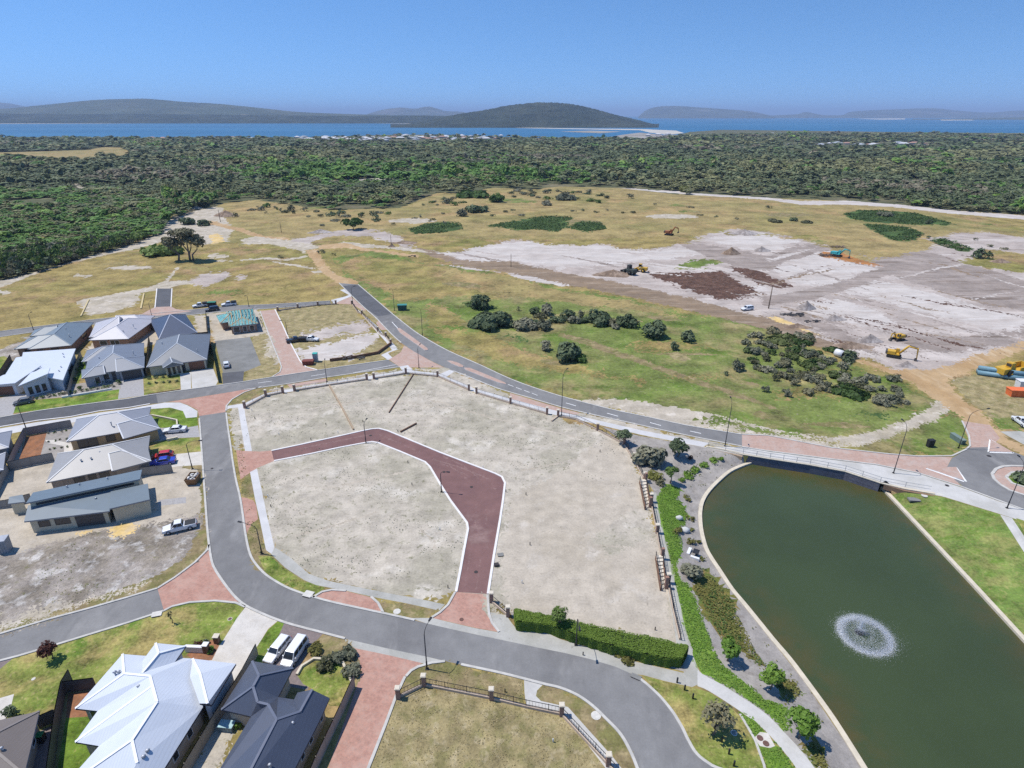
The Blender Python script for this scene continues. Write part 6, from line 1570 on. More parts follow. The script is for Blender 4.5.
# ------------------------------------------------------------------ vehicles
M['tyre'] = plain('tyre_rubber', (.018, .018, .019), .9, .1, 4, 0, .1); M['alloy'] = plain('alloy_rim', (.45, .45, .47), .35, .05, 4, .7)
M['lamp_clear'] = plain('headlamp', (.65, .66, .68), .15, .05, 4, 0, .6); M['lamp_red'] = plain('tail_lamp', (.35, .02, .015), .25, .05)
M['black_trim'] = plain('black_trim', (.02, .02, .022), .6, .1); M['plate'] = plain('number_plate', (.6, .6, .58), .6, .05)
def paint(nm, c): return plain(nm, c, .28, .03, .5, 0, .5, coat=.6)
P_white, P_red, P_blue, P_silver, P_black, P_grey = paint('white_car_paint', (.72, .73, .74)), paint('red_car_paint', (.48, .02, .022)), paint('blue_car_paint', (.025, .05, .42)), paint('silver_car_paint', (.36, .37, .39)), paint('black_car_paint', (.02, .022, .026)), paint('grey_car_paint', (.12, .125, .13))
SHAPES = {   # length, width, profile of the lower body (x along 0..1, top height), cabin (front base, front top, rear top, rear base), heights belt/roof, ground clearance
    'sedan': (4.85, 1.84, [(0, .62), (.03, .70), (.27, .92), (.30, .95), (.80, .98), (.985, .92), (1, .70)], (.27, .42, .70, .84), .94, 1.46),
    'hatch': (4.1, 1.72, [(0, .62), (.03, .72), (.25, .92), (.28, .96), (.97, .98), (1, .72)], (.24, .40, .84, .97), .95, 1.50),
    'wagon': (4.75, 1.80, [(0, .62), (.03, .72), (.25, .94), (.28, .97), (.98, 1.0), (1, .72)], (.25, .38, .92, .985), .97, 1.52),
    'van': (4.95, 1.90, [(0, .66), (.03, .80), (.16, 1.02), (.2, 1.08), (.985, 1.1), (1, .74)], (.15, .29, .955, .99), 1.08, 1.93),
    'ute': (5.3, 1.86, [(0, .72), (.03, .88), (.25, 1.06), (.28, 1.10), (.99, 1.10), (1, .8)], (.25, .37, .58, .63), 1.08, 1.78),
    'suv': (4.7, 1.86, [(0, .72), (.03, .86), (.25, 1.04), (.28, 1.08), (.98, 1.1), (1, .8)], (.25, .37, .92, .985), 1.08, 1.75)}
def car(label, cat, shape, front, rear, pm, tray=None, name='parked_car', group=None, zs=1.0):
    Lc, Wc, prof, cab, belt, roof = SHAPES[shape]
    f, r_ = G(*front), G(*rear); c = (f + r_) / 2; d = (f - r_); rz = math.atan2(d.y, d.x)
    t = root(name, (c.x, c.y, c.z), label, cat, rz, group); k_s = .84 if shape in ('wagon', 'van') else .92; t.scale = (k_s, k_s, k_s)
    X = lambda u: Lc * (.5 - u)                      # front at +x
    hw = Wc / 2; z0 = .24 if shape not in ('ute', 'suv') else .36
    mb = MB(); rings = []
    for (u, zt) in prof:
        tp = 1 - .10 * (abs(u - .5) * 2) ** 4
        w = hw * tp
        rings.append([(X(u), -w * .96, z0), (X(u), -w, (z0 + zt) * .5), (X(u), -w * .97, zt - .06), (X(u), -w * .86, zt), (X(u), w * .86, zt), (X(u), w * .97, zt - .06), (X(u), w, (z0 + zt) * .5), (X(u), w * .96, z0)])
    vs = [p for rg in rings for p in rg]; k = 8; fs = []
    for i in range(len(rings) - 1):
        for j in range(k): fs.append((i * k + j, i * k + (j + 1) % k, (i + 1) * k + (j + 1) % k, (i + 1) * k + j))
    fs += [tuple(range(k))[::-1], tuple(range((len(rings) - 1) * k, len(rings) * k))]
    mb.add(vs, fs, 0, False)
    fb, ft, rt, rb = cab; tw, bw = hw * .74, hw * .90
    B = [(X(fb), -bw, belt), (X(rb), -bw, belt), (X(rb), bw, belt), (X(fb), bw, belt)]; T_ = [(X(ft), -tw, roof - .05), (X(rt), -tw, roof - .05), (X(rt), tw, roof - .05), (X(ft), tw, roof - .05)]
    mb.add(B + T_, [(0, 1, 5, 4), (1, 2, 6, 5), (2, 3, 7, 6), (3, 0, 4, 7), (4, 5, 6, 7)], 0)
    cx, sx_ = (X(ft) + X(rt)) / 2, (X(ft) - X(rt)) / 2
    mb.add([(cx + sx_ * s * a, tw * q * a, z) for (a, z) in ((1.0, roof - .05), (.9, roof)) for (s, q) in ((1, -1), (-1, -1), (-1, 1), (1, 1))], [(0, 1, 5, 4), (1, 2, 6, 5), (2, 3, 7, 6), (3, 0, 4, 7), (4, 5, 6, 7)], 0)
    body = mb.build('body', pm, t)
    bv = body.modifiers.new('b', 'BEVEL'); bv.width = .035; bv.segments = 2; bv.limit_method = 'ANGLE'; bv.angle_limit = R(25)
    def pane(nm, q, a0, a1, b0, b1, off=.012):
        q = [Vector(p) for p in q]      # bottom-left, bottom-right, top-right, top-left
        def at(u, v): return q[0].lerp(q[1], u).lerp(q[3].lerp(q[2], u), v)
        p4 = [at(a0, b0), at(a1, b0), at(a1, b1), at(a0, b1)]
        n = (p4[1] - p4[0]).cross(p4[3] - p4[0]).normalized()
        m_ = MB(); m_.add([p + n * off for p in p4] + [p - n * .01 for p in p4], [(0, 1, 2, 3), (0, 4, 5, 1), (1, 5, 6, 2), (2, 6, 7, 3), (3, 7, 4, 0)]); m_.build(nm, M['glass'], t)
    pane('windscreen', [B[3], B[0], T_[0], T_[3]][::1] if False else [B[0], B[3], T_[3], T_[0]], .05, .95, .08, .95)
    pane('rear_window', [B[2], B[1], T_[1], T_[2]], .07, .93, .18, .92)
    nside = 3 if shape in ('wagon', 'van', 'suv') else 2
    for sd in (0, 1):
        q = [B[1], B[0], T_[0], T_[1]] if sd == 0 else [B[3], B[2], T_[2], T_[3]]
        for k_ in range(nside):
            pane('side_window', q, .04 + k_ * .92 / nside + .015, .04 + (k_ + 1) * .92 / nside - .015, .1, .9)
    wr = .33 if shape not in ('ute', 'suv') else .38
    for u in (.17, .80):
        for s in (-1, 1):
            w = MB(); w.tube([(X(u), s * (hw - .19), wr), (X(u), s * (hw + .015), wr)], wr, 16); wo = w.build('wheel', M['tyre'], t)
            g = MB(); g.tube([(X(u), s * (hw + .01), wr), (X(u), s * (hw + .03), wr)], wr * .62, 12); g.build('rim', M['alloy'], wo)
    for s in (-1, 1):
        m_ = MB(); m_.box(X(.035), X(.0) - .01, s * hw * .62 - .2, s * hw * .62 + .2, prof[1][1] - .17, prof[1][1] - .02); m_.build('headlight', M['lamp_clear'], t)
        m_ = MB(); zt = prof[-2][1]; m_.box(X(1.004), X(.985), s * hw * .78 - .1, s * hw * .78 + .1, zt - .32, zt - .06); m_.build('tail_light', M['lamp_red'], t)
        m_ = MB(); u = fb + .07; m_.box(X(u + .03), X(u), s * (hw + .02) - .1, s * (hw + .02) + .1, belt, belt + .15); m_.build('wing_mirror', pm, t)
    m_ = MB(); m_.box(X(.02), X(-.006), -hw * .88, hw * .88, z0 + .02, z0 + .2); m_.build('bumper', M['black_trim'], t)
    m_ = MB(); m_.box(X(1.006), X(.98), -hw * .88, hw * .88, z0 + .02, z0 + .2); m_.build('bumper', M['black_trim'], t)
    m_ = MB(); m_.box(X(1.009), X(.99), -.26, .26, z0 + .3, z0 + .42); m_.build('number_plate', M['plate'], t)
    if tray == 'open' or tray == 'cover':
        m_ = MB(); m_.box(X(.975), X(.655), -hw * .80, hw * .80, prof[-2][1] + .001, prof[-2][1] + .05); m_.build('tray_cover', M['black_trim'], t)
    if tray == 'canopy':
        m_ = MB(); m_.box(X(.985), X(.645), -hw * .86, hw * .86, prof[-2][1], roof - .05); co = m_.build('canopy', M['black_trim'], t)
        q = co.modifiers.new('b', 'BEVEL'); q.width = .08; q.segments = 2
    if tray == 'rack':
        m_ = MB()
        for u in (.66, .97):
            for s in (-1, 1): m_.box(X(u) - .04, X(u) + .04, s * hw * .85 - .04, s * hw * .85 + .04, 1.0, 1.75)
        for s in (-1, 1): m_.bar((X(.66), s * hw * .85, 1.72), (X(.97), s * hw * .85, 1.72), .06, .06)
        m_.build('ladder_rack', M['black_trim'], t)
    return t
car('white sedan in the driveway between two small front lawns', 'car', 'sedan', (163.5, 432.8), (187.5, 430.7), P_white)
car('red hatchback on the driveway in front of the taupe roofed house', 'car', 'hatch', (153, 459.3), (173.5, 456.2), P_red)
car('blue car beside the red hatchback and the grey fence', 'car', 'sedan', (152, 465.6), (174, 462.2), P_blue)
car('white dual cab ute with a dark tray on the sandy building site', 'ute', 'ute', (165, 533), (196, 526), P_white, 'cover')
car('white station wagon on the brown paved drive, narrower of the pair', 'car', 'wagon', (270.5, 661.5), (285.5, 643), P_white)
car('tall white passenger van on the brown paved drive beside the wagon', 'van', 'van', (287.5, 667), (303, 644.5), P_white, name='parked_van')
car('small white car alone on the grey hardstand', 'car', 'hatch', (226, 362.5), (227.5, 370.5), P_white)
car('dark car on the pale drive in front of the white skillion house', 'car', 'hatch', (18.5, 404.5), (29.5, 402.5), P_grey)
car('white ute with a black canopy on the grass beside the rear street', 'ute', 'ute', (194, 307.8), (207, 306.2), P_white, 'canopy')
car('white ute with a black canopy farther along the rear street verge, near a lamp', 'ute', 'ute', (222.5, 306.3), (236, 305), P_white, 'canopy')
car('black car standing on the rear street', 'car', 'suv', (206.5, 311.6), (218.5, 310), P_black)
car('black ute on the dry lot beside the clay paved street', 'ute', 'ute', (300, 341), (290.5, 342.5), P_black, 'rack')
car('white ute with a ladder rack on the dry lot above the white sand', 'ute', 'ute', (317.5, 341.2), (304, 340.6), P_white, 'rack')
car('white four wheel drive beside the brown track at the earthworks', 'car', 'suv', (743.5, 310.5), (750.5, 309.7), P_white)
car('white ute on the grass by the orange dirt road above the roundabout', 'ute', 'ute', (1016, 420.5), (1026, 428), P_white, 'cover')

# ------------------------------------------------------------------ earthmoving machines
M['cat_yellow'] = plain('machine_yellow', (.56, .34, .035), .5, .12, 1.5); M['teal_paint'] = plain('machine_teal', (.05, .36, .38), .5, .1, 1.5); M['rust'] = plain('rust_orange', (.30, .11, .04), .8, .3, 1.5)
M['steel'] = plain('worn_steel', (.12, .11, .10), .6, .2, 2, .3); M['track'] = plain('track_rubber', (.035, .032, .03), .9, .2, 2)
def excavator(label, at, face_px, pm, slew=0.0, boom=(.9, 3.6, 3.2), s=1.0, low=False):
    c = G(*at); f = G(*face_px); d = f - c; rz = math.atan2(d.y, d.x)
    t = root('excavator', tuple(c), label, 'excavator', rz); t.scale = (s, s, s)
    for sy in (-1, 1):
        m_ = MB(); pr = [(-2.0, .1), (-2.3, .45), (-2.0, .85), (2.0, .85), (2.3, .45), (2.0, .1)]
        y0, y1 = sy * 1.25 - .3, sy * 1.25 + .3
        m_.add([(x, y0, z) for x, z in pr] + [(x, y1, z) for x, z in pr], [tuple(range(6)), tuple(range(6, 12))[::-1]] + [(i, i + 6, (i + 1) % 6 + 6, (i + 1) % 6) for i in range(6)])
        m_.build('crawler_track', M['track'], t)
    m_ = MB(); m_.box(-.9, .9, -1, 1, .6, 1.05); m_.disc((0, 0), .7, 1.05, 1.2); m_.build('undercarriage', M['steel'], t)
    m_ = MB(); m_.box(-2.5, 1.5, -1.35, 1.35, 1.2, 1.55); m_.box(-2.2, .2, -1.3, 1.3, 1.55, 2.35); bo = m_.build('body', pm, t)
    m_ = MB(); m_.box(-2.75, -2.2, -1.35, 1.35, 1.25, 2.3); cw_ = m_.build('counterweight', M['steel'] if pm is not M['teal_paint'] else pm, t)
    m_ = MB(); m_.add([(.2, .35, 1.55), (1.5, .35, 1.55), (1.5, 1.3, 1.55), (.2, 1.3, 1.55), (.25, .4, 3.0), (1.2, .4, 3.0), (1.2, 1.25, 3.0), (.25, 1.25, 3.0)], [(0, 3, 2, 1), (4, 5, 6, 7), (0, 1, 5, 4), (1, 2, 6, 5), (2, 3, 7, 6), (3, 0, 4, 7)]); cb = m_.build('cab', pm, t)
    m_ = MB(); m_.add([(1.47, .45, 1.9), (1.47, 1.2, 1.9), (1.24, 1.15, 2.9), (1.24, .5, 2.9)], [(0, 1, 2, 3)]); m_.add([(.35, 1.292, 1.95), (1.3, 1.292, 1.95), (1.12, 1.262, 2.85), (.38, 1.262, 2.85)], [(3, 2, 1, 0)])
    for p in (m_,): pass
    gl = m_.build('cab_window', M['glass'], cb); gl.location = (.012, .012, 0)
    a, b, e = boom
    p0, p1, p2 = Vector((1.3, -.2, 1.7)), Vector((1.3 + b * .55, -.2, 1.7 + b * .85 * a)), Vector((1.3 + b * 1.25, -.2, 1.7 + b * .72 * a))
    def beam(nm, pts, ws, par, mt):
        q = MB(); q.tube(pts, ws, 4); return q.build(nm, mt, par)
    bm_ = beam('boom', [p0, p1, p2], [.34, .38, .24], t, pm)
    p3 = p2 + Vector((.35, 0, -e)); p3.z = max(.75, p3.z)
    st = beam('stick', [p2 + Vector((-.1, 0, .35)), p2, p3], [.18, .26, .16], t, pm)
    m_ = MB(); m_.add([(p3.x + x, p3.y + y, p3.z + z) for y in (-.55, .55) for x, z in ((.15, .1), (.25, -.55), (-.3, -.72), (-.75, -.35), (-.5, .05))], [(0, 1, 2, 3, 4), (9, 8, 7, 6, 5), (0, 5, 6, 1), (1, 6, 7, 2), (2, 7, 8, 3), (4, 3, 8, 9)]); m_.build('bucket', M['steel'], t)
    cy = MB(); cy.tube([p0 + Vector((.2, .0, -.2)), p0.lerp(p1, .75) + Vector((.25, 0, -.1))], [.1, .07], 6); cy.tube([p1 + Vector((.1, 0, .45)), p2 + Vector((-.1, 0, .4))], [.1, .07], 6); cy.build('hydraulic_ram', M['steel'], t)
    return t
excavator('yellow excavator with its arm stretched out over a small sand heap', (893.5, 357), (914, 360.5), M['cat_yellow'], boom=(.9, 4.0, 4.2), s=.78)
excavator('yellow excavator with its arm folded low, behind the outstretched one', (897.5, 340), (886, 341.5), M['cat_yellow'], boom=(.9, 1.8, 2.6), s=.72)
excavator('teal excavator digging at the orange earth bank', (836.5, 256.5), (850, 258.5), M['teal_paint'], boom=(.8, 3.4, 3.4), s=.95)
excavator('rust orange excavator with a raised arm on the far pasture', (669, 235.2), (677, 236), M['rust'], boom=(1.2, 2.8, 1.8), s=1.0)
def loader(label, at, face_px, pm, s=1.0, cat='loader', dark=False):
    c = G(*at); f = G(*face_px); d = f - c
    t = root('wheel_loader', tuple(c), label, cat, math.atan2(d.y, d.x)); t.scale = (s, s, s)
    for x in (-1.5, 1.5):
        for sy in (-1, 1):
            m_ = MB(); m_.tube([(x, sy * .85, .8), (x, sy * 1.35, .8)], .8, 14); w = m_.build('wheel', M['tyre'], t)
            m_ = MB(); m_.tube([(x, sy * 1.3, .8), (x, sy * 1.38, .8)], .4, 10); m_.build('rim', pm, w)
    m_ = MB(); m_.box(-3.0, -.6, -1.0, 1.0, .9, 2.1); m_.box(-.6, 1.9, -.7, .7, .8, 1.5); m_.build('body', pm, t)
    m_ = MB(); m_.box(-.7, .7, -.75, .75, 2.0, 2.4); m_.box(-.65, .65, -.7, .7, 3.2, 3.35); cb = m_.build('cab', pm, t)
    m_ = MB(); m_.box(-.6, .6, -.66, .66, 2.4, 3.2); m_.build('cab_window', M['glass'], cb)
    m_ = MB()
    for sy in (-.5, .5): m_.tube([(1.2, sy, 1.7), (2.2, sy, 1.3), (3.1, sy, .7)], .16, 6)
    m_.build('lift_arm', pm, t)
    m_ = MB(); pr = [(3.0, .15), (4.0, .12), (3.3, .35), (3.1, 1.15), (2.9, 1.1)]
    m_.add([(x, -1.4, z) for x, z in pr] + [(x, 1.4, z) for x, z in pr], [tuple(range(5)), tuple(range(5, 10))[::-1]] + [(i, i + 5, (i + 1) % 5 + 5, (i + 1) % 5) for i in range(5)]); m_.build('bucket', M['steel'], t)
    return t
loader('small yellow loader on the pale sand, beside a dark loader', (640, 271.8), (633, 271), M['cat_yellow'], 1.0)
loader('dark loader by the brown heap on the pale sand', (629, 274), (624, 272.5), plain('dark_machine', (.05, .06, .05), .6, .2), 1.15)
def scraper(label, at, face_px, s=1.0):
    c = G(*at); f = G(*face_px); d = f - c
    t = root('scraper', tuple(c), label, 'scraper', math.atan2(d.y, d.x)); t.scale = (s, s, s)
    for x in (-4.2, 3.4):
        for sy in (-1, 1):
            m_ = MB(); m_.tube([(x, sy * .9, .95), (x, sy * 1.6, .95)], .95, 14); w = m_.build('wheel', M['tyre'], t)
            m_ = MB(); m_.tube([(x, sy * 1.55, .95), (x, sy * 1.64, .95)], .5, 10); m_.build('rim', M['cat_yellow'], w)
    m_ = MB(); m_.box(-3.4, 1.0, -1.5, 1.5, .7, 1.0); m_.box(-3.4, 1.0, -1.5, -1.3, 1.0, 2.3); m_.box(-3.4, 1.0, 1.3, 1.5, 1.0, 2.3); m_.box(-3.4, -3.2, -1.3, 1.3, 1.0, 2.3); m_.build('bowl', M['cat_yellow'], t)
    m_ = MB(); m_.tube([(1.0, 0, 2.0), (2.2, 0, 2.6), (2.6, 0, 1.6)], .3, 6); m_.build('gooseneck', M['cat_yellow'], t)
    m_ = MB(); m_.box(2.0, 5.4, -1.1, 1.1, 1.0, 2.2); m_.build('tractor_body', M['cat_yellow'], t)
    m_ = MB(); m_.box(2.4, 3.5, -.2, 1.0, 2.2, 3.4); cb = m_.build('cab', M['cat_yellow'], t)
    m_ = MB(); m_.box(2.36, 3.54, -.1, .9, 2.6, 3.2); m_.build('cab_window', M['glass'], cb)
    m_ = MB(); m_.box(-5.4, -3.6, -.9, .9, 1.0, 2.1); m_.build('engine_cover', M['steel'], t)
    return t
scraper('big yellow scraper parked behind the blue pipes', (1014, 374.5), (1003, 376.5), 1.15)

# ------------------------------------------------------------------ site clutter
M['pipe_blue'] = plain('blue_pipe', (.15, .27, .33), .5, .08, 1)
a, b = P(977, 374.5), P(1040, 383.5)
t = root('water_pipe', tuple(a), 'stack of long blue grey pipes lying in front of the scraper', 'pipe'); d = (b - a); n = Vector((-d.y, d.x, 0)).normalized()
for k, (o_, z) in enumerate(((0, .6), (1.25, .6), (.62, 1.65))):
    m_ = MB(); m_.tube([n * o_ + Vector((0, 0, z)), d + n * o_ + Vector((0, 0, z))], .6, 14); m_.build('pipe', M['pipe_blue'], t)
def crate_box(name, label, cat, at, size, rz, mat, lid=None, top=None, group=None):
    p = G(*at); t = root(name, tuple(p), label, cat, rz, group); x, y, z = size
    m_ = MB(); m_.add([(-x * .46, -y * .46, 0), (x * .46, -y * .46, 0), (x * .46, y * .46, 0), (-x * .46, y * .46, 0), (-x / 2, -y / 2, z), (x / 2, -y / 2, z), (x / 2, y / 2, z), (-x / 2, y / 2, z)], [(0, 3, 2, 1), (4, 5, 6, 7), (0, 1, 5, 4), (1, 2, 6, 5), (2, 3, 7, 6), (3, 0, 4, 7)])
    for k in (.25, .5, .75): m_.box(-x / 2 + x * k - .04, -x / 2 + x * k + .04, -y * .51, y * .51, .1, z - .02)
    m_.build('body', mat, t)
    m_ = MB(); m_.box(-x * .52, x * .52, -y * .52, y * .52, z, z + max(.05, z * .06)); m_.build('lid' if lid else 'rim', lid or mat, t)
    return t
M['orange_paint'] = plain('orange_container_paint', (.75, .17, .05), .55, .1); M['white_metal'] = plain('white_metal', (.68, .68, .68), .5, .06); M['green_bin'] = plain('green_plastic', (.03, .21, .06), .5, .06)
crate_box('skip_bin', 'orange skip bin beside the white tank at the photo edge', 'skip bin', (1019, 395.5), (5.2, 2.2, 1.6), -.1, M['orange_paint'])
crate_box('water_tank', 'white box tank between the blue pipes and the orange skip', 'tank', (1026, 388), (4.5, 2.0, 1.9), -.12, M['white_metal'], M['white_metal'])
crate_box('equipment_box', 'dark teal utility box on a pale pad beside the main road', 'utility box', (402.5, 310), (3.0, 1.8, 1.8), .1, plain('dark_teal', (.02, .08, .085), .5), plain('teal_lid', (.05, .22, .2), .5))
crate_box('portable_toilet', 'teal portable toilet on the cleared white sand', 'toilet', (316, 361.5), (1.2, 1.2, 2.3), .1, plain('toilet_grey', (.30, .36, .38), .6), plain('toilet_teal', (.06, .38, .33), .5))
crate_box('skip_bin', 'dark red skip beside the portable toilet', 'skip bin', (308.5, 364.3), (2.8, 1.7, 1.1), .1, plain('dark_red_paint', (.17, .045, .03), .7))
crate_box('trailer_tank', 'green tank trailer between the two canopied utes', 'trailer', (212.5, 306.6), (2.6, 1.6, 1.6), .1, M['black_trim'], plain('green_lid', (.03, .2, .12), .5))
crate_box('wheelie_bin', 'green wheelie bin against the dark fence', 'bin', (42.5, 741), (.62, .7, 1.0), .2, M['black_trim'], M['green_bin'])
crate_box('utility_box', 'tilted grey box standing on the rubble lot edge', 'box', (6, 551), (1.4, 1.6, 2.2), .3, plain('weathered_grey', (.26, .28, .30), .6), plain('grey_lid', (.34, .36, .40), .5))
crate_box('garden_box', 'pale blue storage box beside the ink blue roofed house', 'box', (227.5, 728.5), (1.6, .9, .7), -.1, plain('blue_grey_box', (.16, .22, .24), .6), plain('pale_blue_lid', (.33, .50, .52), .5))
crate_box('trailer', 'dark trailer between the black ute and the ladder rack ute', 'trailer', (302.8, 341.3), (2.2, 1.7, 1.2), .05, M['black_trim'])
crate_box('electrical_cabinet', 'dark cabinet on the grass island by the roundabout', 'cabinet', (929.5, 446.6), (1.2, .8, 1.5), .1, M['black_trim'], M['black_trim'])
crate_box('electrical_cabinet', 'long green cabinet on the grass below the orange dirt road', 'cabinet', (957, 441), (.9, 3.2, 1.0), .1, plain('green_grey_cabinet', (.14, .19, .16), .6), plain('green_grey_lid', (.17, .22, .19), .6))
# brown builder's skip full of white rubble
p = G(194, 482); t = root('skip_bin', tuple(p), 'brown skip full of white rubble on the sandy verge', 'skip bin', R(95))
x, y, z = 2.5, 1.7, 1.3
m_ = MB()
for sy in (-1, 1): m_.add([(-1.0, sy * .80, 0), (1.0, sy * .80, 0), (1.35, sy * .95, z), (-1.35, sy * .95, z), (-1.0, sy * .72, 0), (1.0, sy * .72, 0), (1.35, sy * .87, z), (-1.35, sy * .87, z)], [(0, 1, 2, 3), (7, 6, 5, 4), (3, 2, 6, 7), (0, 4, 5, 1), (0, 3, 7, 4), (1, 5, 6, 2)])
for sx in (-1, 1): m_.add([(sx * 1.0, -.8, 0), (sx * 1.0, .8, 0), (sx * 1.35, .95, z), (sx * 1.35, -.95, z), (sx * .94, -.8, 0), (sx * .94, .8, 0), (sx * 1.28, .95, z), (sx * 1.28, -.95, z)], [(0, 1, 2, 3), (7, 6, 5, 4), (3, 2, 6, 7), (0, 4, 5, 1)])
m_.box(-.98, .98, -.78, .78, .02, .1); m_.build('body', plain('brown_skip', (.20, .11, .05), .8, .2), t)
m_ = MB()
for i in range(26): m_.blob((random.uniform(-.95, .95), random.uniform(-.6, .6), random.uniform(.85, 1.25)), random.uniform(.15, .4), random.uniform(.15, .35), random.uniform(.08, .22), i, 1, .4)
ld = m_.build('rubble_load', plain('white_rubble', (.62, .60, .57), .9, .15), t); ld['kind'] = 'stuff'
# white cylinder tank on the green bank
a, b = P(835, 355.5), P(842.5, 358); t = root('water_tank', tuple(a), 'white cylindrical tank lying among shrubs near the earth track', 'tank'); d = b - a
m_ = MB(); m_.tube([Vector((0, 0, 1.0)), d + Vector((0, 0, 1.0))], 1.0, 14); m_.build('body', M['white_metal'], t)
m_ = MB(); m_.tube([d * 1.0 + Vector((0, 0, 1.0)), d * 1.06 + Vector((0, 0, 1.0))], .85, 12); m_.build('end_cap', M['black_trim'], t)
m_ = MB(); m_.bar(Vector((.4, -.2, 0)), d * .9, 1.2, .3); m_.build('cradle', M['steel'], t)
# sand and gravel heaps
def heap(label, at, w, h, mat, seed, asp=.6):
    p = G(*at); r_ = random.Random(seed); n, k = 18, 5; vs, fs = [], []
    for j in range(k):
        f = 1 - j / (k - 1)
        for i in range(n):
            a = 6.283 * i / n; q = f * (1 + .18 * math.sin(3 * a + seed) + .1 * r_.uniform(-1, 1))
            vs.append((w / 2 * q * math.cos(a), w / 2 * asp * q * math.sin(a), h * (1 - f) ** 1.1 * (1 + r_.uniform(-.08, .08)) - .02 * (j == 0)))
    for j in range(k - 1):
        for i in range(n): fs.append((j * n + i, j * n + (i + 1) % n, (j + 1) * n + (i + 1) % n, (j + 1) * n + i))
    fs.append(tuple(range((k - 1) * n, k * n)))
    mb = MB(); mb.add(vs, fs, 0, True); o = mb.build('soil_heap', mat, None, p); return tag(o, label, 'heap')
M['heap_grey'] = ground_mat('grey_heap_sand', (.27, .235, .215), (.36, .325, .30), .5, (.42, .62), grain=.3, gscale=2); M['heap_brown'] = ground_mat('brown_heap_soil', (.20, .145, .105), (.28, .21, .155), .5, (.42, .62), grain=.3, gscale=2)
heap('dark grey cone of sand beside the tall pole', (805.5, 309), 7, 2.8, M['heap_grey'], 1); heap('low grey sand heap right of the dark cone', (834, 319.5), 7, 1.6, M['heap_grey'], 2)
heap('grey sand heap near the folded yellow excavator', (869, 341), 7.5, 2.2, M['heap_grey'], 3); heap('small grey heap under the outstretched excavator bucket', (906, 366), 5.2, 1.4, M['heap_grey'], 4)
heap('brown soil heap beside the dark loader', (613, 275), 16, 2.2, M['heap_brown'], 5, .5); heap('dark mound at the top edge of the white sand', (744, 234), 16, 2.6, M['heap_grey'], 6, .6)
heap('small peaked mound on the white sand', (731, 254), 9, 3.2, M['heap_brown'], 7); heap('pale mound on the white sand right of the peaked one', (761, 251), 9, 2.2, M['heap_grey'], 8)
heap('grey rubble mound beside the pale far track', (321, 232.5), 15, 1.8, M['heap_grey'], 9, .5); heap('brown soil mound where the far tracks split', (392, 247), 4, 1.8, M['heap_brown'], 10)
heap('brown bank of soil at the edge of the far white track', (405, 243), 14, 1.2, M['heap_brown'], 11, .5); heap('brown earth bank by the sandy hollow on the hill', (226, 216), 17, 3.5, M['heap_brown'], 12, .5)
heap('white sand mound by the sandy hollow on the hill', (196, 208.5), 9, 1.8, M['sand_white'], 13); heap('dark mound on the right part of the earthworks', (1000, 262), 9, 1.5, M['heap_brown'], 14)
heap('brown spoil bank along the trench near the shrubs', (850, 346.5), 12, 1.5, M['heap_brown'], 15, .4); heap('brown spoil bank along the site track', (797, 327), 9, 1.2, M['heap_brown'], 16, .45)
def debris(label, at, n, spread, mat, seed, long=False, name='pipe_pile', cat='debris'):
    p = G(*at); r_ = random.Random(seed); mb = MB()
    for i in range(n):
        a = r_.uniform(-.5, .5) + (.0 if long else r_.uniform(0, 6)); q = Vector((r_.uniform(-1, 1) * spread, r_.uniform(-.4, .4) * spread, .1 + .15 * (i % 3))); l = spread * r_.uniform(.3, .7)
        mb.bar(q, q + Vector((math.cos(a) * l, math.sin(a) * l, r_.uniform(0, .4))), .3, .3)
    return tag(mb.build(name, mat, None, p), label, cat)
debris('dark pile of pipes and scrap along the site fence', (790, 316), 14, 3.2, M['steel'], 3, True); debris('small dark pile of beams by the sand cones', (811, 322.5), 7, 2.2, M['steel'], 4, True)
debris('dark litter of pipes along the grass edge of the new road', (352, 359.5), 9, 2.6, M['steel'], 5, True); debris('dark beams on the grass near the far track', (411, 257), 5, 2.2, M['steel'], 6, True)
debris('brown heap of branches beyond the teal excavator', (838, 247.5), 22, 2.6, M['heap_brown'], 7, False, 'branch_pile'); debris('brown spoil row beside the teal excavator', (826, 256), 26, 3.6, M['heap_brown'], 8, True, 'branch_pile')

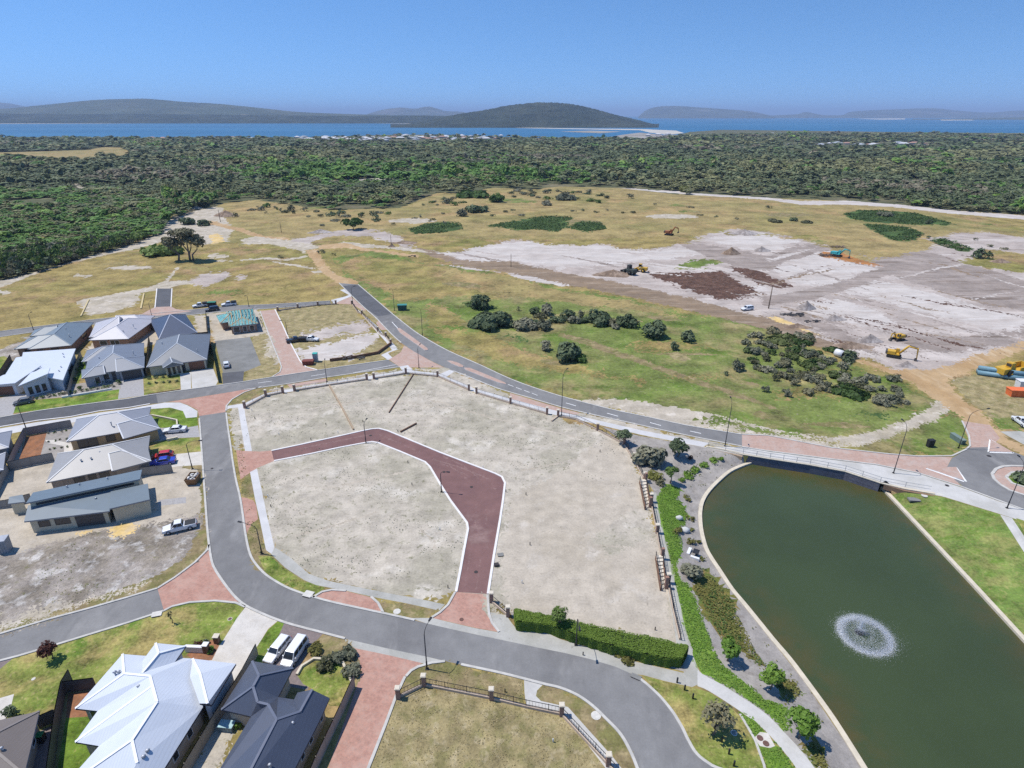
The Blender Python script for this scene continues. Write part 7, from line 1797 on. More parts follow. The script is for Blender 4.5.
# ------------------------------------------------------------------ street lamps and poles
M['pole_black'] = plain('black_pole', (.025, .025, .028), .5, .1); M['pole_timber'] = plain('timber_pole', (.20, .15, .11), .9, .2); M['lamp_glass'] = plain('lamp_diffuser', (.5, .5, .48), .4)
def height_for(base, py):
    lo, hi = .5, 25.0
    for _ in range(40):
        mid = (lo + hi) / 2
        if PX((base.x, base.y, base.z + mid))[1] > py: lo = mid
        else: hi = mid
    return lo
def lamp(label, base, top_y, arm=(0, 1), reach=1.5, name='street_lamp'):
    p = G(*base); h = height_for(p, top_y); t = root(name, tuple(p), label, 'street lamp')
    a = Vector((arm[0], arm[1], 0)).normalized() * reach
    m_ = MB(); m_.box(-.2, .2, -.2, .2, -.1, .06); m_.tube([(0, 0, 0), (0, 0, 1.2), (0, 0, 1.25), (0, 0, h * .86)], [.105, .10, .075, .06], 8); m_.build('pole', M['pole_black'], t)
    z = h * .86
    m_ = MB(); m_.tube([(0, 0, z), a * .12 + Vector((0, 0, z + h * .07)), a * .4 + Vector((0, 0, z + h * .115)), a + Vector((0, 0, z + h * .13))], [.045, .04, .035, .03], 6); m_.build('arm', M['pole_black'], t)
    d = a.normalized(); n = Vector((-d.y, d.x, 0)); c = a + Vector((0, 0, z + h * .13)); m_ = MB()
    q = [c - d * .1 - n * .09, c - d * .1 + n * .09, c + d * .5 + n * .13, c + d * .5 - n * .13]
    m_.add([v - Vector((0, 0, .05)) for v in q] + [v + Vector((0, 0, .09)) for v in q], [(0, 1, 2, 3), (4, 7, 6, 5), (0, 4, 5, 1), (1, 5, 6, 2), (2, 6, 7, 3), (3, 7, 4, 0)]); lh = m_.build('lamp_head', M['pole_black'], t)
    m_ = MB(); q = [c + d * .05 - n * .09, c + d * .05 + n * .09, c + d * .5 + n * .11, c + d * .5 - n * .11]; m_.add([v - Vector((0, 0, .055)) for v in q], [(0, 1, 2, 3)]); m_.build('diffuser', M['lamp_glass'], lh)
    return t
for l in (
    ('black street lamp at the grassy corner between the clay paved lane and the curving road', (427, 669), 629, (.35, 1), 1.4),
    ('black street lamp on the inner edge of the red road at its widening', (441.5, 492), 471, (1, -.2), 1.2), ('black street lamp at the upper bend of the red road', (366, 443), 422, (.2, 1), 1.2),
    ('black street lamp on the brown verge beside the white diagonal path', (262, 554), 525, (-1, .3), 2.6), ('black street lamp on the driveway edge by the rubble skip', (192.5, 469), 441, (1, .1), 2.4),
    ('black street lamp by the white footpath at the grey fenced garden', (26, 428), 404, (-.4, 1), 1.4), ('black street lamp on the rear street beside the blue grey roofed house', (33.5, 330), 313.5, (0, 1), 1.2),
    ('black street lamp by the rear clay paved apron', (152.5, 318.5), 302, (0, 1), 1.2), ('black street lamp on the verge behind the half built house', (249, 306.5), 294.5, (0, -1), 1.2),
    ('black street lamp on the near side of the road below the dry lot', (327, 382), 361.5, (-.2, 1), 1.4), ('black street lamp in the paved mouth of the road junction', (419, 368), 346, (.3, 1), 1.4),
    ('black street lamp where the white path meets the new dark asphalt', (353, 304.5), 287, (.6, 1), 1.2), ('black street lamp on the green paddock beside the dark utility box', (394.5, 310.5), 288, (-.6, -1), 1.2),
    ('black street lamp reaching over the main road from the paddock side', (422.5, 336), 306, (-1, -.3), 2.6), ('black street lamp on the main road near the fence gap', (561.5, 415), 371.5, (.6, 1), 1.8),
    ('black street lamp at the start of the clay paving above the pond', (725, 446), 400.5, (.1, 1), 1.4), ('black street lamp on the pond path near the splitter island', (893.5, 473), 424, (0, 1), 1.6),
    ('tall curved black street lamp on the grass by the orange dirt road', (958.5, 448), 410, (1, .2), 3.6), ('black street lamp on the footpath beside the roundabout', (1007, 508), 462, (.2, 1), 1.8),
    ('black street lamp beside the clay paved street and the dry lot', (287.5, 334.5), 320.5, (-1, 0), 1.2), ('black street lamp rising through the clipped hedge', (576, 645), 615.5, (0, -1), 1.8)):
    lamp(*l)
def pole(label, base, top_y, r_=.14, cross=False):
    p = G(*base); h = height_for(p, top_y); t = root('timber_pole', tuple(p), label, 'pole')
    m_ = MB(); m_.tube([(0, 0, -.2), (0, 0, h)], [r_, r_ * .7], 7); m_.build('shaft', M['pole_timber'], t)
    m_ = MB(); m_.tube([(0, 0, h - .02), (0, 0, h + .1)], [r_ * .8, r_ * .6], 7); m_.build('pole_cap', M['steel'], t)
pole('tall leaning timber pole on the earthworks beside the dark cone', (768.5, 308.5), 286.5, .22); pole('timber pole on a small brown mound by the far track', (391.5, 247), 235); pole('timber pole in the dry pasture left of the pale far track', (281.5, 232.5), 222)
pole('timber pole beside the sandy hollow on the hill', (220.5, 222), 210, .2); pole('timber pole at the bare edge of the white earthworks', (511, 267), 254)
def post(label, base, h, group=None, name='bollard', cat='bollard', r_=.07, mat='pole_black'):
    p = G(*base); m_ = MB(); m_.tube([(0, 0, -.1), (0, 0, h * .9), (0, 0, h)], [r_, r_, r_ * .5], 8); o = m_.build(name, M[mat], None, p); tag(o, label, cat, group)
for q in ((677, 682.5), (684.5, 690), (692.7, 698.5), (721.5, 742), (728.7, 754), (733.7, 766)): post('short black bollard standing on the patchy lawn beside the wispy olive tree', q, .85, 'bollards on the patchy lawn', r_=.1)
M['cover_pale'] = plain('pale_cover', (.55, .53, .48), .9, .1, 3); M['cover_dark'] = plain('dark_cover', (.04, .035, .035), .8, .2, 3); M['cover_brown'] = plain('brown_cover', (.13, .07, .055), .8, .2, 3)
def cover(label, at, r_, mat, z=.03, ring=None):
    p = G(*at); t = root('cover_or_shadow_disc', tuple(p), label, 'access cover')
    m_ = MB(); m_.disc((0, 0), r_, -.05, z); m_.build('cover_frame', M[ring or mat], t)
    m_ = MB(); m_.disc((0, 0), r_ * .78, z, z + .012); m_.build('cover_lid', M[mat], t)
for c in (('round pale concrete cover on the brown verge inside the road bend', (596, 715.5), .55, 'cover_pale'), ('pale concrete cover at the kerb below the grey path', (397, 611.5), .5, 'cover_pale'), ('brown drain cover in the lawn by the aggregate driveway', (230, 619), .3, 'cover_brown', .03, 'cover_pale'),
          ('brown cover in the clay paving at the red road mouth', (461.5, 619.5), .28, 'cover_brown'), ('black cover low on the red road', (476, 572), .28, 'cover_dark'), ('black cover in the wide part of the red road', (471.5, 487), .28, 'cover_dark'),
          ('black cover beside the lamp on the red road', (444, 472), .28, 'cover_dark'), ('black cover at the upper bend of the red road', (370.5, 435.5), .3, 'cover_dark'), ('red brown cover on the aggregate pad, farther from the path end', (760, 738), .33, 'cover_brown'),
          ('red brown cover on the aggregate pad, nearer the path', (766, 743.5), .33, 'cover_brown'), ('grey cover in the lawn beside the wispy olive tree', (734, 733), .35, 'hardstand', .03, 'cover_pale'), ('white cover at the top of the park lawn near the pit', (924.5, 495.5), .5, 'cover_pale'),
          ('white cover at the top of the park lawn near the footpath', (940, 494.5), .5, 'cover_pale'), ('dark disc painted as the lamp head shadow on the road outside the rubble skip', (212, 468.5), .25, 'cover_dark'), ('dark cover in the asphalt before the roundabout', (989, 456), .4, 'cover_dark'),  # dark disc by the skip paints in the street lamp head's shadow
          ('dark cover at the end of the new dark asphalt', (355, 286), .6, 'cover_dark'), ('dark cover in the footpath near the splitter island', (947, 485.5), .35, 'cover_dark'), ('white cover on the lawn near the brown roofed house', (33.5, 679), .22, 'cover_pale')): cover(*c)
def pit(label, at, sx, sy, h, mat, rz=0, name='drain_pit', cat='drain'):
    p = G(*at); t = root(name, tuple(p), label, cat, rz); m_ = MB(); m_.box(-sx / 2, sx / 2, -sy / 2, sy / 2, -.1, h); m_.build('pit_lid', M[mat], t); m_ = MB(); m_.box(-sx * .4, sx * .4, -sy * .58, -sy * .5, h * .2, h * .7); m_.build('grate', M['cover_dark'], t)
pit('pale drain pit in the kerb beside the paved layby', (308.5, 594.5), 1.3, 1.1, .14, 'cover_pale', -.3); pit('pale drain pit in the kerb below the hedge end', (636, 677), 1.2, .6, .12, 'hardstand', -.5); pit('stone pit on the park lawn by the pond corner', (914, 500), 1.8, 1.0, .2, 'hardstand', -.1); pit('pale drain pit by the clay paved junction', (157, 614.5), 1.2, .9, .14, 'cover_pale', .3)
pit('grey service pit in the sand beside the red road', (500.5, 555), .9, .7, .12, 'hardstand', .2, 'service_pit', 'service pit'); pit('dark service pit at the white kerb of the red road', (496.5, 565.5), .7, .6, .3, 'cover_dark', .2, 'service_pit', 'service pit')
for i, q in enumerate(((279, 435), (311, 440), (326, 425), (338, 433), (363, 422), (398, 432), (483, 468), (506, 492), (412, 485), (440, 530), (526, 495), (530, 545), (522, 583), (600, 452), (448, 588), (268, 497), (271, 507), (255, 419), (252, 411), (583, 655), (655, 630), (553, 742), (505, 692), (408, 463))): 
    post('small grey survey peg standing in the sandy lots', q, .55, 'survey pegs on the lots', 'survey_peg', 'peg', .07, 'rail' if i % 3 else 'frame_white')
M['boulder'] = plain('pale_boulder', (.52, .52, .50), .9, .1, 2, spec=.2, bmp=.3)
for lb, at, r_ in (('pale flat boulder in the bright groundcover', (679, 519), .55), ('larger pale boulder beside the brown shrub at the pond', (684.5, 531), .75)):
    m_ = MB(); m_.blob((0, 0, .2), r_, r_ * .8, .45, 3, 2, .15); tag(m_.build('boulder', M['boulder'], None, G(*at)), lb, 'boulder')
p = G(694.5, 555); t = root('picnic_setting', tuple(p), 'white slab bench setting with a dark table on the pond gravel', 'bench', -.5)
for x0, x1, y0, y1 in ((-1.1, -.65, -.7, .9), (-.4, .9, -1.2, -.8)):
    m_ = MB(); m_.box(x0, x1, y0, y1, -.1, .45); m_.build('seat_slab', M['frame_white'], t)
m_ = MB(); m_.box(-.3, .6, -.5, .6, .68, .75); m_.box(.2, .4, .05, .25, -.1, .68); m_.build('table', M['pole_black'], t)
# letterbox wall and pier in front of the white roofed house
p = P(196, 651.5); t = root('letterbox_wall', tuple(p), 'low white letterbox wall with a dark pier on the red mulch bed', 'wall', -.05)
m_ = MB(); m_.box(-1.2, 1.1, -.2, .2, -.1, .9); m_.build('wall_body', M['frame_white'], t); m_ = MB(); m_.box(1.1, 1.7, -.3, .3, -.1, 1.25); pr_ = m_.build('pier', M['wall_brown'], t); m_ = MB(); m_.box(1.05, 1.75, -.35, .35, 1.25, 1.33); m_.build('pier_cap', M['frame_white'], pr_)
p = P(217.5, 642); t = root('letterbox', tuple(p), 'brown brick letterbox pier at the driveway edge', 'letterbox'); m_ = MB(); m_.box(-.3, .3, -.3, .3, -.1, 1.0); m_.build('pier', M['wall_brown'], t); m_ = MB(); m_.box(-.36, .36, -.36, .36, 1.0, 1.08); m_.build('pier_cap', M['cap'], t)

# ------------------------------------------------------------------ fountain
p = P(865, 635.5, WATER_Z); t = root('fountain', tuple(p), 'round floating fountain throwing a ring of white spray on the pond', 'fountain')
m_ = MB(); m_.disc((-.5, .5), .55, -.1, .12, 16); m_.build('float', M['black_trim'], t); m_ = MB(); m_.tube([(-.5, .5, .1), (-.5, .5, .5)], [.2, .12], 10); m_.build('nozzle', M['steel'], t)
m, nt, b = new_mat('spray_droplets'); b.inputs['Base Color'].default_value = (.84, .87, .92, 1); b.inputs['Roughness'].default_value = .4; 
em = nt.nodes.new('ShaderNodeBsdfTranslucent'); em.inputs[0].default_value = (.9, .92, .96, 1); mx = nt.nodes.new('ShaderNodeMixShader'); mx.inputs[0].default_value = .5
nt.links.new(b.outputs[0], mx.inputs[1]); nt.links.new(em.outputs[0], mx.inputs[2]); nt.links.new(mx.outputs[0], nt.nodes['Material Output'].inputs[0]); M['spray'] = m
r = np.random.default_rng(5); N = 60000
ang = r.uniform(0, 6.283, N); jet = np.round(ang / (6.283 / 40)) * (6.283 / 40); ang = np.where(r.random(N) < .5, jet + r.normal(size=N) * .03, ang)
tt = np.where(r.random(N) < .78, r.beta(11, 1.0, N), r.beta(1.5, 1.0, N)); rr = 3.05 + r.normal(size=N) * .3
x = -.5 * (1 - tt) + np.cos(ang) * rr * tt; y = .5 * (1 - tt) + np.sin(ang) * rr * tt
z = .45 + 4 * 1.3 * tt * (1 - tt) * r.uniform(.86, 1.1, N) - .45 * tt
core = r.random(N) < .13; q = np.abs(r.normal(size=N)) * .33
x = np.where(core, -.5 + np.cos(ang) * q, x); y = np.where(core, .5 + np.sin(ang) * q, y); z = np.where(core, .3 + r.random(N) * 1.9, z)
drift = r.random(N) < .12; x = np.where(drift, x + np.abs(r.normal(size=N)) * 1.0, x); y = np.where(drift, y - np.abs(r.normal(size=N)) * .5, y)
c = np.stack([x, y, np.maximum(z, .02)], 1); s = r.uniform(.006, .019, N)[:, None, None]
nr = r.normal(size=(N, 4, 3)); nr[:, :, 2] *= .45; nr /= np.linalg.norm(nr, axis=2)[:, :, None]
o = link('spray', quads_mesh('spray', (c[:, None, :] + nr * s * 1.5), M['spray']), t); o['kind'] = 'stuff'
N = 20000; ang = r.uniform(0, 6.283, N); rr = 2.95 + r.normal(size=N) * .3; c = np.stack([np.cos(ang) * rr, np.sin(ang) * rr, np.full(N, .012)], 1)
k = r.random(N) < .2; c[k, :2] *= r.uniform(.2, 1.35, k.sum())[:, None]
s = r.uniform(.010, .032, N); a0 = r.uniform(0, 6.28, N)
Qf = np.stack([c + np.stack([np.cos(a0 + j * 1.571) * s, np.sin(a0 + j * 1.571) * s, r.uniform(0, .012, N)], 1) for j in range(4)], 1)
o = link('foam_ring', quads_mesh('foam_ring', Qf, M['spray']), t); o['kind'] = 'stuff'

# ------------------------------------------------------------------ hedge, groundcover, shrubs
def quad_fuzz(points, normals, size, r, k=.3):
    n = len(points)
    nrm = normals + r.normal(size=(n, 3)) * k; nrm /= np.linalg.norm(nrm, axis=1)[:, None]
    t_ = np.cross(nrm, r.normal(size=(n, 3))); t_ /= np.linalg.norm(t_, axis=1)[:, None] + 1e-9; u = np.cross(nrm, t_)
    s = size * r.uniform(.6, 1.3, n)[:, None]
    return np.stack([points - t_ * s, points - u * s * .7, points + t_ * s, points + u * s * .7], 1)
r = np.random.default_rng(11)
front = [P(*q) for q in ((516.5, 630), (530, 631.5), (550, 634), (575, 643), (600, 651), (640, 662), (668, 667.5), (681, 667))]
back = [P(*q) for q in ((514, 618), (530, 620.5), (550, 624), (575, 630), (600, 635.5), (640, 643.5), (668, 650), (687, 655))]
o0 = front[0]; HH = 1.55
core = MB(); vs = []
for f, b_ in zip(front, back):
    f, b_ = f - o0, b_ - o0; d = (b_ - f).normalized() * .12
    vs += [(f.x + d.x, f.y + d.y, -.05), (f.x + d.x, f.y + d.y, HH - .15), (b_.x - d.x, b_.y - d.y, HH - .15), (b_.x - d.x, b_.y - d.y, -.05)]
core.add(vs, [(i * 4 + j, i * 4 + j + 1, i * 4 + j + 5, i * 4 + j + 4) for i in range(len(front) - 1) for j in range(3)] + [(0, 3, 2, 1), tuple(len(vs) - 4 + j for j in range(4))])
pts, nrs = [], []
for _ in range(22000):
    i = int(r.integers(len(front) - 1)); u = r.random(); f = front[i].lerp(front[i + 1], u) - o0; b_ = back[i].lerp(back[i + 1], u) - o0
    k = r.random()
    out = (f - b_).normalized()
    bumpy = .10 * math.sin(f.x * 2.1) * math.sin(f.x * .9 + 1) + .05 * math.sin(f.x * 5)
    if k < .55: q = f.lerp(b_, r.random()); pts.append((q.x, q.y, HH + bumpy + r.normal() * .05)); nrs.append((0, 0, 1))
    elif k < .95: pts.append((f.x + out.x * (.04 + bumpy), f.y + out.y * (.04 + bumpy), r.random() * HH)); nrs.append((out.x, out.y, .25))
    else:
        e_, eb = (front[-1], back[-1]) if r.random() < .5 else (front[0], back[0]); q = (e_ - o0).lerp(eb - o0, r.random()); sgn = 1 if e_ is front[-1] else -1
        pts.append((q.x + .05 * sgn, q.y, r.random() * HH)); nrs.append((sgn, 0, .2))
Qh = quad_fuzz(np.array(pts), np.array(nrs, float), .095, r)
for q in Qh: core.add(q.tolist(), [(0, 1, 2, 3)], 1)
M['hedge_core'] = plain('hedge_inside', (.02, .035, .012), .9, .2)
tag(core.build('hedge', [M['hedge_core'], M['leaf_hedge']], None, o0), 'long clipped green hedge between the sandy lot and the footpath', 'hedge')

def scatter_cover(name, polys_, dens, size, hgt_, mat, seed, holes=(), hole_thr=None, frq=.8):
    r = np.random.default_rng(seed); out = []
    for poly in polys_:
        w = np.array([tuple(G(*p)[:2]) if p[1] > 430 else tuple(P(*p)[:2]) for p in poly]); lo, hi = w.min(0), w.max(0)
        n = int((hi - lo).prod() * dens); xy = r.uniform(lo, hi, (n, 2)); xy = xy[inside(w, xy[:, 0], xy[:, 1])]
        for hl in holes: xy = xy[~inside(hl, xy[:, 0], xy[:, 1])]
        if hole_thr is not None: xy = xy[fnoise(xy[:, 0], xy[:, 1], frq, seed) > hole_thr]
        z = height(xy[:, 0], xy[:, 1]); hh = hgt_ * (.55 + .45 * fnoise(xy[:, 0], xy[:, 1], .9, seed + 1)) * r.uniform(.3, 1.1, len(xy))
        out.append(np.column_stack([xy, z + np.maximum(.03, hh)]))
    pts = np.concatenate(out); nr = np.tile([0, 0, 1.0], (len(pts), 1))
    o = link(name, quads_mesh(name, quad_fuzz(pts, nr, size, r), M[mat])); o['kind'] = 'stuff'
gc = [poly for nm_, mt, poly, w in L if mt == 'groundcover']; oc = [poly for nm_, mt, poly, w in L if mt == 'olive_cover']; hc = [poly for nm_, mt, poly, w in L if mt == 'heath_green']
keep = [[tuple(G(*p)[:2]) for p in q] for q in ([(754, 738), (760, 731), (769, 732), (776, 746), (770, 749), (760, 747)], path_white_up + path_white_low[::-1], [(688, 638), (698, 668), (703, 674), (698, 686), (690, 684), (676, 640)])]
scatter_cover('groundcover', gc, 34, .12, .16, 'leaf_bright', 21, keep)
scatter_cover('groundcover', oc, 24, .14, .34, 'leaf_tuft', 22, hole_thr=-.45)
scatter_cover('groundcover', [oc[0]], 14, .14, .36, 'leaf_green', 27, hole_thr=-.05)
scatter_cover('heath', hc, 1.6, .55, .8, 'leaf_heath', 23, hole_thr=-.5, frq=.15)
gravel = [[(701, 500), (708, 489), (729, 471), (746, 463), (700, 449), (660, 446), (640, 440), (630, 441), (648, 478), (662, 488), (682, 488)], [(702, 540), (718, 571), (757, 623), (802, 679), (850, 750), (830, 745), (800, 690), (755, 640), (735, 602), (706, 568)], [(704, 622), (722, 640), (742, 652), (756, 672), (775, 700), (764, 699), (740, 678), (714, 648)]]
scatter_cover('ground_tufts', gravel, 2.2, .13, .3, 'leaf_tuft', 24, hole_thr=.32, frq=1.9)
weeds = [[(232, 408), (406, 373), (512, 404), (600, 431), (630, 460), (640, 500), (560, 470), (504, 470), (440, 446), (380, 425), (240, 448)], [(262, 468), (300, 447), (370, 444), (430, 470), (466, 525), (455, 590), (300, 566), (276, 545)]]
scatter_cover('weeds', weeds, 1.5, .10, .14, 'leaf_grey', 25, hole_thr=.12, frq=.45)
scatter_cover('weeds', [[(0, 560), (160, 525), (205, 515), (207, 548), (155, 586), (60, 612), (0, 625)]], 1.8, .10, .14, 'leaf_tuft', 26, hole_thr=.3, frq=.3)
scatter_cover('weeds', [[(228, 412), (237, 408), (246, 470), (254, 525), (268, 552), (300, 582), (290, 588), (254, 556), (244, 520)], [(384, 331), (398, 340), (403, 350), (390, 355)]], 5, .10, .16, 'leaf_tuft', 28, hole_thr=0, frq=.9)
scatter_cover('dry_grass', [[(424, 686), (491, 699), (561, 715), (606, 768), (372, 768), (388, 724), (400, 697)], [(412, 672), (432, 664), (524, 681), (525, 704), (424, 683)]], 12, .075, .10, 'leaf_straw' if 'leaf_straw' in M else 'leaf_tuft', 29, hole_thr=-.2, frq=1.6)

def plant(label, base, w_px, h_m, lm, n=260, clumps=8, name='shrub', cat='shrub', group=None, trunk=None, flat=1.0, size=None, asp=1.0):
    """one shrub or tree placed by the middle of its foot; w_px is its width in the photograph"""
    p = G(*base); w = w_px / scale_at(*base) / 2
    s = size or max(.12, w * .16)
    seed = int(base[0] * 7 + base[1] * 13)
    if trunk:
        t = root(name, tuple(p), label, cat, group=group); r = np.random.default_rng(seed)
        m_ = MB(); m_.tube([(0, 0, -.1), (.06 * h_m, .03 * h_m, trunk * .6), (.0, 0, trunk + (h_m - trunk) * .35)], [h_m * .03, h_m * .024, h_m * .012], 7)
        for k in range(5):
            a = 6.283 * k / 5 + r.uniform(-.4, .4); e_ = Vector((math.cos(a) * w * .6, math.sin(a) * w * .6, trunk + (h_m - trunk) * r.uniform(.4, .75)))
            m_.tube([(0, 0, trunk * .8), e_ * .5 + Vector((0, 0, trunk * .5)), e_], [h_m * .014, h_m * .01, h_m * .004], 5)
        m_.build('trunk', M['bark'], t)
        zc = trunk + (h_m - trunk) * .42
        link('crown', quads_mesh('crown', leaf_quads(n, w * 1.1, w * 1.1 * asp, (h_m - trunk) * .62, zc, clumps, s, r), M[lm]), t)
        return t
    r = np.random.default_rng(seed)
    q = leaf_quads(n, w * 1.12, w * 1.12 * asp, h_m * .78, h_m * .22, clumps, s, r)
    q[:, :, 2] = np.maximum(q[:, :, 2], .02)
    return tag(link(name, quads_mesh(name, q, M[lm]), None, p), label, cat, group)
T_ = dict(name='garden_tree', cat='tree')
plant('round dark green tree beside the brick pier fence near the main road', (624, 444), 18, 3.6, 'leaf_dark', 650, 9, trunk=.9, **T_)
plant('large bushy grey green shrub between two dark green trees', (649, 462), 32, 4.6, 'leaf_grey', 1300, 14, name='large_shrub', asp=.8)
plant('dark green tree with a broad crown beside the road end of the garden', (677.5, 457), 21, 3.9, 'leaf_dark', 650, 9, trunk=1.1, **T_)
plant('small round tree with a bare stem above the bright groundcover', (670, 483), 16, 3.6, 'leaf_green', 520, 8, trunk=1.5, **T_)
plant('grey green spreading shrub beside the white bench setting', (688, 575), 24, 2.3, 'leaf_grey', 600, 9, name='large_shrub')
plant('bright green tree on the gravel strip, uppermost of the row of three', (727, 661), 21, 3.7, 'leaf_bright', 900, 10, trunk=1.0, **T_)
plant('bright green tree on the gravel strip, middle of the row of three', (770, 689), 23, 3.6, 'leaf_bright', 950, 10, trunk=1.0, **T_)
plant('large bright green tree at the path end of the gravel strip', (798, 738), 29, 4.2, 'leaf_bright', 1200, 12, trunk=1.1, **T_)
plant('wispy olive tree on the patchy lawn inside the path', (713, 735), 32, 4.8, 'leaf_olive', 520, 12, trunk=1.2, size=.2, **T_)
plant('young tree growing up through the clipped hedge', (559, 632), 17, 4.6, 'leaf_green', 480, 9, trunk=1.7, **T_)
plant('small dark red tree on the lawn beside the lower street', (52, 659), 19, 2.8, 'leaf_red', 480, 8, trunk=.7, size=.16, **T_)
plant('small bare twiggy tree on the lawn near the clay paved junction', (172, 623), 8, 2.0, 'leaf_olive', 60, 5, trunk=.8, size=.1, **T_)
plant('dark spiky shrub against the brown tile roofed house', (14, 718), 16, 2.0, 'leaf_dark', 420, 7)
plant('tall olive green bush in the shrub bed at the paved drive', (327, 667), 17, 2.1, 'leaf_olive', 520, 7)
plant('broad grey green shrub in the bed at the paved drive, next to the road', (345, 658), 25, 1.3, 'leaf_grey', 560, 8); plant('broad grey green shrub in the bed at the paved drive, beside the clay lane', (352, 673), 20, 1.3, 'leaf_grey', 460, 8)
plant('low olive shrub under the drive end of the shrub bed', (316, 652), 18, 1.1, 'leaf_tuft', 360, 7)
plant('brown green shrub beside the larger pale boulder', (678, 533), 11, 1.3, 'leaf_tuft', 260, 6); plant('small olive shrub above the white bench setting', (690, 543), 10, 1.0, 'leaf_tuft', 200, 5)
plant('olive yellow shrub below the bushy grey shrub', (656, 477), 18, 1.3, 'leaf_tuft', 420, 8); plant('dark olive shrub at the foot of the olive yellow shrub', (661, 484), 11, 1.2, 'leaf_olive', 260, 6); plant('reddish low shrub on the gravel right of the broad dark tree', (691, 459), 7, .8, 'leaf_red', 140, 5)
for q, w in (((689, 476), 16), ((697, 471), 12), ((704, 466), 12), ((713, 461), 12), ((722, 460), 7), ((683, 481), 9)): plant('low lime green shrub in the curving row across the pond gravel', q, w, .8, 'leaf_bright', 220, 6, group='lime shrubs across the pond gravel')
for q in ((686, 497), (689, 501), (687, 518), (692, 520), (692, 531), (698, 543), (686, 500), (702, 560), (779, 684), (791, 690), (822, 752), (812, 746)): plant('small olive tuft on the gravel beside the pond edge', q, 6.5, .7, 'leaf_tuft', 90, 4, group='tufts on the pond gravel')
plant('brown olive groundcover clump under the hedge front', (624, 660), 22, .6, 'leaf_tuft', 320, 8); plant('dark shrub clump in the red mulch bed', (199, 646), 8, 1.2, 'leaf_red', 160, 5); plant('green shrub in the red mulch bed by the letterbox', (211, 652), 8, .9, 'leaf_bright', 160, 5); plant('round dark shrub in the red mulch bed near the driveway', (207, 643), 6, .9, 'leaf_dark', 130, 5)
plant('round dark hedge plant on the roundabout island', (1030, 485), 34, 1.6, 'leaf_dark', 700, 9)
plant('pale green shrub in the side yard of the ink blue roofed house', (239, 728), 7, .8, 'leaf_bright', 120, 4)
for i in range(16): plant('small leafy shrub in the planted row behind the street lawn', (33 + i * 5.4, 399.3 - i * .86), 5.5, .9, 'leaf_green' if i % 3 else 'leaf_grey', 80, 4, group='shrubs in the row behind the street lawn')
for i in range(9): plant('small dark shrub in the front garden of the slate roofed house', (150 + (i % 5) * 6.5, 384 - (i // 5) * 5 - (i % 5) * .6), 4.5, .8, 'leaf_dark', 70, 4, group='shrubs in front of the slate roofed house')
for i, q in enumerate(((77, 372), (76, 380), (84, 361), (81, 366), (79, 390), (98, 385), (104, 383), (119, 384))): plant('leafy green shrub in the side garden of the steel grey roofed house', q, 7, 1.4, 'leaf_green', 130, 5, group='shrubs round the steel grey roofed house')
for i in range(12): plant('tiny plant in the gravel of the fenced garden', (48 + (i % 4) * 6 + (i * 7 % 3), 434 + (i // 4) * 8 - (i % 4) * 1.0), 2.6, .5, 'leaf_green' if i % 2 else 'leaf_grey', 34, 3, group='plants in the fenced gravel garden')
# bushes of the green paddock
for lb, q, w, h, lm, n in (
    ('dense dark bush with a domed crown, biggest in the paddock', (492, 326), 38, 5.2, 'leaf_dark', 1700), ('tall dark tree rising behind the biggest paddock bush', (480, 308), 20, 6.0, 'leaf_dark', 800), ('grey green bush joining the right end of the biggest paddock bush', (524, 328), 24, 4.0, 'leaf_grey', 700),
    ('rounded grey green bush ending the row beside the biggest bush', (544, 329), 16, 3.8, 'leaf_grey', 480), ('tiny lone tree behind the row of paddock bushes', (518.5, 310.5), 5.5, 2.2, 'leaf_olive', 120), ('dark rounded bush standing alone with a low skirt on the right', (567, 359.5), 26, 6.2, 'leaf_dark', 1300),
    ('low green skirt of scrub beside the lone dark rounded bush', (581, 360), 16, 2.2, 'leaf_green', 400), ('grey bush left of the lone dark rounded bush', (545, 350), 13, 3.4, 'leaf_grey', 400), ('dark round bush in the upper row, first after the tiny tree', (534.5, 314), 12, 3.4, 'leaf_dark', 380),
    ('uneven grey dark bush in the upper row with a broken top', (548, 315), 16, 4.4, 'leaf_grey', 460), ('dark rounded bush in the middle of the upper row', (567.5, 320), 16, 4.2, 'leaf_dark', 480), ('narrow dark bush tucked behind the middle of the upper row', (580, 319), 9, 4.8, 'leaf_grey', 280),
    ('broad double headed dark bush in the upper row', (601, 323.5), 26, 5.4, 'leaf_dark', 900), ('rounded dark bush right of the double headed one', (627, 326), 21, 4.8, 'leaf_dark', 650), ('tall square shouldered dark bush at the end of the upper row', (655, 336.5), 23, 6.2, 'leaf_dark', 850),
    ('dark bush with a slanting crown at the lower end of the row', (687, 341), 17, 4.4, 'leaf_dark', 520), ('small round dark bush beside the slanting one', (674.5, 349.5), 11, 3.2, 'leaf_dark', 320), ('grey dark bush alone on the grass before the wetland scrub', (738, 370.5), 14, 3.6, 'leaf_grey', 380), ('low dark shrub beneath the lone grey dark bush', (725.5, 375), 7, 1.6, 'leaf_dark', 160)):
    plant(lb, q, w, h, lm, n, 9, name='bush', cat='bush')
r = random.Random(4)
